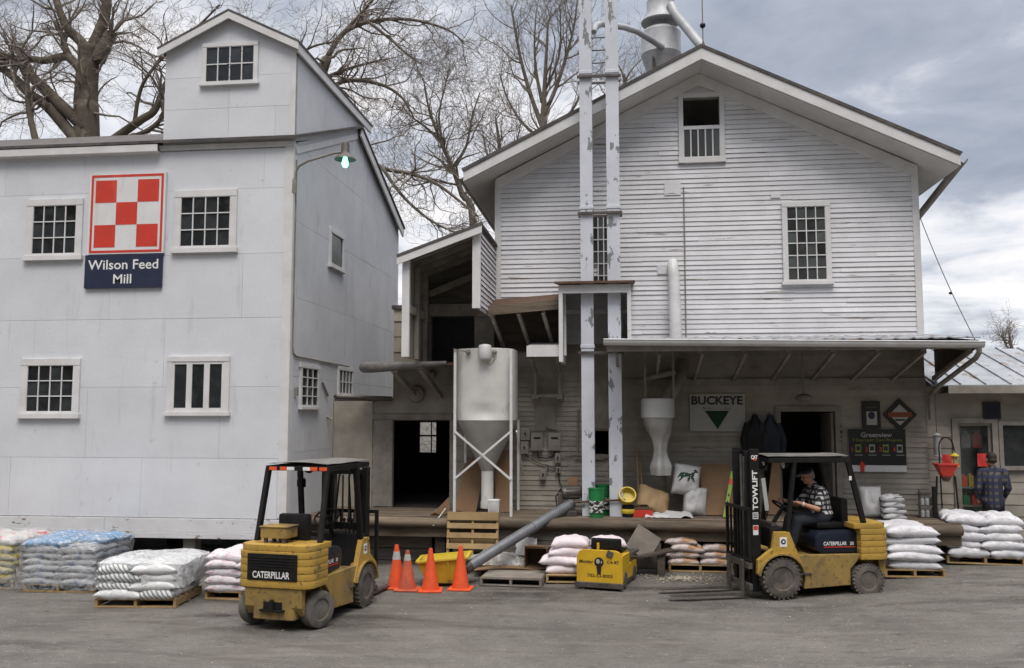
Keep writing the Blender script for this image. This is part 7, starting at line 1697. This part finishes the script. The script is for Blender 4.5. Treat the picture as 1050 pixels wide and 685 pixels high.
def driver():
    r = thing('person', 'man in a dark cap and black and white checked shirt driving the forklift', 'person', F2P, F2H)
    pel, chest, neck = (-.22, 0, 1.13), (-.16, 0, 1.42), (-.10, 0, 1.56)
    hd = (.005, 0, 1.73); f, u = Vector((.93, .10, -.32)), Vector((.32, 0, .95))
    hs, P, m = head_shapes(hd, f, u)
    body = hs + [('c', neck, (-.015, 0, 1.665), .055, .056), ('e', pel, (.13, .165, .10)), ('c', pel, chest, .13, .14), ('e', chest, (.115, .185, .15)), ('c', (-.12, .15, 1.50), (-.12, -.15, 1.50), .062, .062)]
    hands = {}
    for s, el, wr in ((1, (-.02, .27, 1.25), (.22, .17, 1.335)), (-1, (.06, -.27, 1.26), (.29, -.19, 1.345))):
        shd = (-.13, s * .195, 1.495); body += [('c', shd, el, .055, .042), ('c', el, wr, .043, .029)]
        d = (Vector(wr) - Vector(el)).normalized(); hand(body, wr, d * .9 + Vector((.1, -s * .25, -.1)), (-.35, 0, .94), -s, 1.0)
        kn, an = (.24, s * .15, 1.07), (.38, s * .13, .56); body += [('c', (-.20, s * .09, 1.10), kn, .088, .066), ('c', kn, an, .062, .042), ('c', an, (.50, s * .13, .50), .042, .036)]
    me = blob_mesh('body', body, 'skin', .0085, 2); o = bpy.data.objects.new('body', me); col.objects.link(o); o.parent = r
    sh = [('e', (-.22, 0, 1.16), (.16, .185, .10)), ('c', (-.215, 0, 1.16), (-.165, 0, 1.42), .150, .160), ('e', (-.155, 0, 1.42), (.138, .208, .155)), ('c', (-.125, .14, 1.505), (-.125, -.14, 1.505), .078, .078), ('c', (-.115, 0, 1.53), (-.085, 0, 1.595), .08, .066)]
    for s, el in ((1, (-.02, .27, 1.25)), (-1, (.06, -.27, 1.26))): a = Vector((-.13, s * .195, 1.495)); sh.append(('c', a, a.lerp(Vector(el), .72), .076, .068))
    me = blob_mesh('shirt', sh, 'plaidbw', .012, 4); o = bpy.data.objects.new('shirt', me); col.objects.link(o); o.parent = r
    tr = [('e', pel, (.155, .18, .105))]
    for s in (-1, 1): kn, an = (.24, s * .15, 1.07), (.375, s * .13, .58); tr += [('c', (-.20, s * .09, 1.10), kn, .100, .080), ('c', kn, an, .077, .060)]
    me = blob_mesh('trousers', tr, 'denim', .012, 3); o = bpy.data.objects.new('trousers', me); col.objects.link(o); o.parent = r
    for s in (-1, 1):
        b = [('c', (.36, s * .13, .515), (.52, s * .14, .49), .052, .042), ('c', (.37, s * .13, .60), (.37, s * .13, .52), .055, .052)]
        me = blob_mesh('shoe', b, 'black', .010, 2); o = bpy.data.objects.new('shoe', me); col.objects.link(o); o.parent = r
    cp = [('e', P(-.018, 0, .062), (.106, .086, .066), m)]
    me = blob_mesh('cap', cp, 'navy', .008, 2); o = bpy.data.objects.new('cap', me); col.objects.link(o); o.parent = r
    b = MB(); b.ell(P(.115, 0, .050), (.055, .066, .010), m @ Matrix.Rotation(.25, 3, 'Y'), 16, 7); b.build('cap_brim', 'signgrey', r, local=True, smooth=True)
    hr = [('e', P(-.030, 0, .015), (.090, .081, .075), m), ('e', P(-.05, 0, -.03), (.065, .076, .055), m)]
    me = blob_mesh('hair', hr, 'hair', .008, 2); o = bpy.data.objects.new('hair', me); col.objects.link(o); o.parent = r
    b = MB()
    for s in (-1, 1): b = MB(); b.ell(P(.080, s * .031, -.002), (.012, .013, .008), m, 10, 6); b.build('eye', 'signblack', r, local=True, smooth=True)
    b = MB(); a = Vector((.17, .195, 1.318)); b.lathe([(.036, -.012), (.039, 0), (.036, .012)], a, 14, axis=(.9, -.3, .3)); b.build('watch', 'whitemetal', r, local=True, smooth=True)
driver()
def shopper():
    p = at(1018, 500, 16.65); x, y = p.x, 16.65; zg = g(x, y); H = at(1018, 464.5, 16.65).z - zg; k = H / 1.75
    r = thing('person', 'man in a blue plaid shirt and black trousers seen from behind at the shop door', 'person', (x, y, zg), R(90))
    S_ = lambda *a: tuple(v * k for v in a)                       # local: +x is where he faces (into the shop)
    hs, P, m = head_shapes(S_(.03, 0, 1.635), (.95, .1, -.18), (.18, 0, .98))
    def sc(sh): return sh
    body = hs + [('c', S_(-.01, 0, 1.44), S_(.01, 0, 1.56), .056 * k, .055 * k), ('e', S_(0, 0, .93), S_(.12, .165, .12)), ('c', S_(0, 0, .95), S_(-.01, 0, 1.25), .125 * k, .14 * k), ('e', S_(-.01, 0, 1.27), S_(.11, .185, .16)), ('c', S_(-.01, .16, 1.41), S_(-.01, -.16, 1.41), .06 * k, .06 * k)]
    for s in (-1, 1):
        shd, el, wr = S_(-.01, s * .20, 1.40), S_(-.02, s * .26, 1.12), S_(.12, s * .22, .92)
        body += [('c', shd, el, .053 * k, .042 * k), ('c', el, wr, .041 * k, .029 * k)]; hand(body, wr, (.45, -s * .1, -.9), (0, s, 0), s if True else -s, .5)
        body += [('c', S_(0, s * .09, .90), S_(.01, s * .10, .49), .088 * k, .06 * k), ('c', S_(.01, s * .10, .49), S_(-.02, s * .10, .09), .058 * k, .042 * k), ('c', S_(-.02, s * .10, .05), S_(.14, s * .12, .035), .042 * k, .033 * k)]
    me = blob_mesh('body', body, 'skin', .010, 2); o = bpy.data.objects.new('body', me); col.objects.link(o); o.parent = r
    sh = [('c', S_(0, 0, .86), S_(-.01, 0, 1.25), .168 * k, .165 * k), ('e', S_(0, 0, .90), S_(.15, .20, .12)), ('e', S_(-.01, 0, 1.27), S_(.14, .215, .17)), ('c', S_(-.01, .15, 1.41), S_(-.01, -.15, 1.41), .076 * k, .076 * k), ('c', S_(-.01, 0, 1.43), S_(.0, 0, 1.495), .075 * k, .066 * k)]
    for s in (-1, 1): shd, el, wr = S_(-.01, s * .20, 1.40), S_(-.02, s * .26, 1.12), S_(.11, s * .222, .94); sh += [('c', shd, el, .073 * k, .062 * k), ('c', el, wr, .06 * k, .048 * k)]
    me = blob_mesh('shirt', sh, 'plaidblue', .012, 3); o = bpy.data.objects.new('shirt', me); col.objects.link(o); o.parent = r
    tr = [('e', S_(0, 0, .92), S_(.14, .18, .13))]
    for s in (-1, 1): tr += [('c', S_(0, s * .09, .90), S_(.01, s * .10, .49), .102 * k, .08 * k), ('c', S_(.01, s * .10, .49), S_(-.02, s * .10, .10), .077 * k, .066 * k)]
    me = blob_mesh('trousers', tr, 'black', .012, 3); o = bpy.data.objects.new('trousers', me); col.objects.link(o); o.parent = r
    for s in (-1, 1): me = blob_mesh('shoe', [('c', S_(-.03, s * .10, .05), S_(.15, s * .12, .04), .052 * k, .042 * k)], 'black', .010, 2); o = bpy.data.objects.new('shoe', me); col.objects.link(o); o.parent = r
    me = blob_mesh('hair', [('e', P(-.022, 0, .035), (.098, .083, .092), m), ('e', P(-.05, 0, -.03), (.07, .076, .055), m)], 'hairdark', .009, 2); o = bpy.data.objects.new('hair', me); col.objects.link(o); o.parent = r
    for s in (-1, 1): b = MB(); b.ell(P(.078, s * .031, -.002), (.012, .013, .008), m, 10, 6); b.build('eye', 'signblack', r, local=True, smooth=True)
shopper()

# ------------------------------------------------------------------ bare trees
def grow(rr, p, d, L, r, lvl, maxl, out, up=.03, wander=.28, kids=(3, 5), droop=0.0, ratio=.62):
    step = L / (7 if lvl < 2 else 5 if lvl < 4 else 4); n = max(3, int(L / step)); pts = [p]; rs = [r]; q = p.copy(); d = d.normalized()
    for i in range(n):
        d = (d + Vector((rr.gauss(0, wander), rr.gauss(0, wander), rr.gauss(0, wander) + up - droop * (lvl > 2)))).normalized(); q = q + d * step; pts.append(q.copy()); rs.append(max(.0036, r * (1 - .72 * (i + 1) / n)))
    out.append((pts, rs, lvl))
    if lvl >= maxl: return
    for _ in range(rr.randint(*kids)):
        i = rr.randint(1, n); b = pts[i]; base = (pts[i] - pts[i - 1]).normalized(); a = base.cross(Vector((rr.gauss(0, 1), rr.gauss(0, 1), rr.gauss(0, 1)))).normalized(); ang = rr.uniform(.45, 1.05)
        grow(rr, b, base * math.cos(ang) + a * math.sin(ang), L * rr.uniform(ratio - .14, ratio + .14), max(.005, rs[i] * rr.uniform(.45, .68)), lvl + 1, maxl, out, up, wander, kids, droop, ratio)
def polytubes(polys):
    V, F = [], []; o = 0
    for pts, rs, lvl in polys:
        if rs[0] > .04:
            pts = [pts[0] - (pts[1] - pts[0]).normalized() * rs[0] * .5] + list(pts) + [pts[-1] + (pts[-1] - pts[-2]).normalized() * rs[-1] * .6]; rs = [rs[0] * .2] + list(rs) + [rs[-1] * .12]
        n = 10 if max(rs) > .12 else 6 if max(rs) > .04 else 4 if max(rs) > .015 else 3; a = None; k = len(pts)
        for i, p in enumerate(pts):
            d = (pts[min(i + 1, k - 1)] - pts[max(i - 1, 0)]).normalized()
            if a is None: a = d.orthogonal().normalized()
            a = (a - d * a.dot(d)).normalized(); b = d.cross(a)
            for j in range(n): th = 2 * math.pi * j / n; V.append(tuple(p + (a * math.cos(th) + b * math.sin(th)) * rs[i] * (1 + (.10 * nz(p.x * 3, p.z * 3, j * 1.7) if rs[i] > .08 else 0))))
        F += [(o + i * n + j, o + i * n + (j + 1) % n, o + (i + 1) * n + (j + 1) % n, o + (i + 1) * n + j) for i in range(k - 1) for j in range(n)]; o += k * n
    return V, F
def tree(label, cat, limbs, seed, maxl, bark, per=5, length=2.6, up=.03, wander=.26, kids=(3, 5), droop=0.0, start=.25, group='bare trees behind the mill'):
    "limbs: list of (points, r0, r1); the first is the trunk. Twigs are grown off every limb."
    rr = random.Random(seed); tp = limbs[0][0]
    r = thing('bare_tree', label, cat, (tp[0].x, tp[0].y, tp[0].z), 0, group)
    def dense(pts, r0, r1):
        o, q = [], []; m = len(pts)
        for i in range(m - 1):
            for t in (0, .25, .5, .75):
                f = (i + t) / (m - 1); p0, p1, p2, p3 = pts[max(i - 1, 0)], pts[i], pts[i + 1], pts[min(i + 2, m - 1)]
                o.append(.5 * (2 * p1 + (p2 - p0) * t + (2 * p0 - 5 * p1 + 4 * p2 - p3) * t * t + (3 * p1 - p0 - 3 * p2 + p3) * t ** 3)); q.append(r0 + (r1 - r0) * f)
        o.append(pts[-1]); q.append(r1); return o, q
    big, tw = [], []
    for pts, r0, r1 in limbs:
        o, q = dense(pts, r0, r1); big.append((o, q, 0)); m = len(o)
        for _ in range(max(2, int(per * len(pts)))):
            i = rr.randint(max(1, int(m * start)), m - 1); base = (o[i] - o[i - 1]).normalized(); a = base.cross(Vector((rr.gauss(0, 1), rr.gauss(0, 1), rr.gauss(0, 1)))).normalized(); ang = rr.uniform(.4, 1.1)
            grow(rr, o[i], base * math.cos(ang) + a * math.sin(ang), length * rr.uniform(.5, 1.1), min(q[i] * .55, .05), 1, maxl, tw, up, wander, kids, droop)
    def mk(name, polys, mat):
        V, F = polytubes(polys); me = bpy.data.meshes.new(name); base = tp[0]; me.from_pydata([(x - base.x, y - base.y, z - base.z) for x, y, z in V], [], F); me.materials.append(M[mat]); me.polygons.foreach_set('use_smooth', [True] * len(me.polygons)); o = bpy.data.objects.new(name, me); col.objects.link(o); o.parent = r
    mk('trunk', big[:1], bark); mk('limbs', big[1:], bark) if len(big) > 1 else None; mk('crown', tw, 'twig')
    return r
def L_(Y, *uv, dy=0): return [at(u, v, Y + dy * i) for i, (u, v) in enumerate(uv)]
def ground_at(u, Y): p = at(u, 425, Y); return Vector((p.x, Y, -.1))
def trees():
    Y = 26.0
    limbs = [([ground_at(90, Y)] + L_(Y, (89, 150), (88, 105), (90, 70), (92, 48)), .43, .31),
             (L_(Y, (88, 62), (84, 44), (70, 30), (60, 8), (52, -25), (40, -70)), .20, .06), (L_(Y, (94, 52), (100, 40), (108, 14), (112, -20), (120, -70)), .24, .08),
             (L_(Y, (100, 62), (107, 48), (114, 34)), .24, .17), (L_(25.8, (88, 156), (52, 112), (30, 96), (8, 74), (-20, 60)), .20, .10),
             (L_(25.8, (88, 132), (46, 92), (28, 74), (18, 62), (-10, 56)), .20, .12), (L_(25.8, (90, 80), (74, 62), (66, 58), (46, 62), (30, 61), (5, 66)), .15, .10), (L_(25.8, (72, 60), (66, 45), (62, 32), (56, 22)), .11, .05),
             (L_(25.2, (38, 150), (30, 115), (28, 92), (30, 66)), .11, .05), (L_(26.2, (94, 160), (140, 126), (158, 114), (166, 95), (176, 72), (182, 50)), .15, .05), (L_(26.1, (94, 166), (120, 146), (148, 136), (165, 122), (172, 105)), .12, .05), (L_(26.3, (138, 126), (142, 100), (150, 80), (170, 56), (200, 30), (225, 5)), .07, .03)]
    tree('massive mottled sycamore with a split leaning trunk and heavy limbs behind the mill house', 'tree', limbs, 3, 5, 'barkpale', per=2.3, length=2.3, kids=(2, 3), start=.3)
    Y = 25.0
    limbs = [([ground_at(300, Y)] + L_(Y, (306, 200), (318, 110), (335, 60)), .32, .15), (L_(Y, (335, 60), (352, 34), (380, 22), (420, 20), (458, 30), (476, 44)), .09, .02), (L_(Y, (352, 34), (372, 12), (392, -12)), .07, .03),
             (L_(Y, (326, 85), (345, 75), (372, 66), (400, 60)), .07, .02), (L_(Y, (318, 110), (350, 84), (388, 86), (412, 100), (425, 122)), .08, .02), (L_(24.6, (380, 24), (400, 40), (418, 56), (432, 66)), .05, .015),
             (L_(24.5, (312, 150), (352, 150), (392, 172), (420, 178), (450, 190), (490, 222)), .08, .035), (L_(24.4, (392, 172), (412, 200), (440, 225), (470, 240)), .06, .025), (L_(24.2, (300, 60), (320, 48), (345, 42)), .05, .02)]
    tree('wide spreading bare tree reaching long branches past the right of the mill house tower', 'tree', limbs, 11, 4, 'bark', per=3.0, length=1.9, kids=(2, 4), wander=.32, start=.2)
    Y = 27.0
    limbs = [([ground_at(492, Y)] + L_(Y, (486, 240), (474, 200), (464, 172), (452, 145), (440, 112), (434, 80)), .13, .02), (L_(Y, (464, 172), (478, 150), (484, 120), (492, 95)), .06, .02), (L_(Y, (452, 145), (436, 130), (420, 118), (410, 104)), .05, .015), (L_(Y, (474, 200), (496, 185), (505, 160)), .05, .02), (L_(Y, (455, 150), (450, 120), (456, 90), (462, 66)), .05, .015), (L_(Y, (470, 190), (446, 186), (424, 190), (408, 184)), .04, .015)]
    tree('slender bare tree with fine upright twigs in the gap left of the clapboard gable', 'tree', limbs, 21, 4, 'bark', per=3.8, length=1.7, kids=(2, 4), start=.35)
    Y = 33.0
    limbs = [([ground_at(556, Y)] + L_(Y, (556, 200), (556, 140), (558, 100), (560, 60), (562, 22)), .19, .03), (L_(Y, (556, 130), (545, 100), (535, 65), (528, 30), (524, 5)), .10, .03), (L_(Y, (557, 120), (570, 90), (580, 60), (588, 30), (592, 0)), .10, .03), (L_(Y, (556, 105), (550, 75), (548, 45), (550, 10)), .08, .02), (L_(Y, (557, 145), (535, 125), (520, 100), (512, 75)), .07, .02), (L_(Y, (558, 95), (572, 62), (575, 35), (574, 5)), .06, .02), (L_(Y, (557, 140), (585, 115), (598, 90), (606, 70)), .07, .02)]
    tree('upright vase shaped bare tree behind the roof, left of the elevator legs', 'tree', limbs, 31, 4, 'bark', per=2.6, length=2.3, kids=(2, 4), up=.10, wander=.18, start=.25)
    Y = 36.0
    limbs = [([ground_at(645, Y)] + L_(Y, (645, 200), (644, 140), (642, 100), (640, 76)), .25, .05), (L_(Y, (644, 130), (630, 100), (622, 80)), .08, .02), (L_(Y, (643, 120), (655, 95), (660, 78)), .08, .02)]
    tree('bare tree top showing between the elevator legs and the dust cyclone', 'tree', limbs, 41, 4, 'bark', per=3.0, length=1.8, kids=(2, 3), up=.08, wander=.2, start=.4)
    Y = 34.0
    limbs = [([ground_at(516, Y)] + L_(Y, (516, 250), (514, 190), (512, 150), (508, 120)), .2, .03), (L_(Y, (514, 190), (500, 160), (494, 130)), .06, .02), (L_(Y, (513, 180), (528, 150), (534, 128)), .06, .02)]
    tree('smaller pale bare tree low behind the left eave of the clapboard mill', 'tree', limbs, 51, 4, 'bark', per=2.6, length=1.8, kids=(2, 3), up=.06, wander=.2, start=.35)
    Y = 30.0
    limbs = [([ground_at(1040, Y)] + L_(Y, (1040, 380), (1037, 355), (1034, 340)), .10, .02), (L_(Y, (1038, 365), (1030, 350), (1028, 343)), .04, .015)]
    tree('small bare tree top peeping over the right end of the annex roof', 'tree', limbs, 61, 3, 'bark', per=4, length=.7, kids=(3, 4), up=.05, start=.5)
trees()
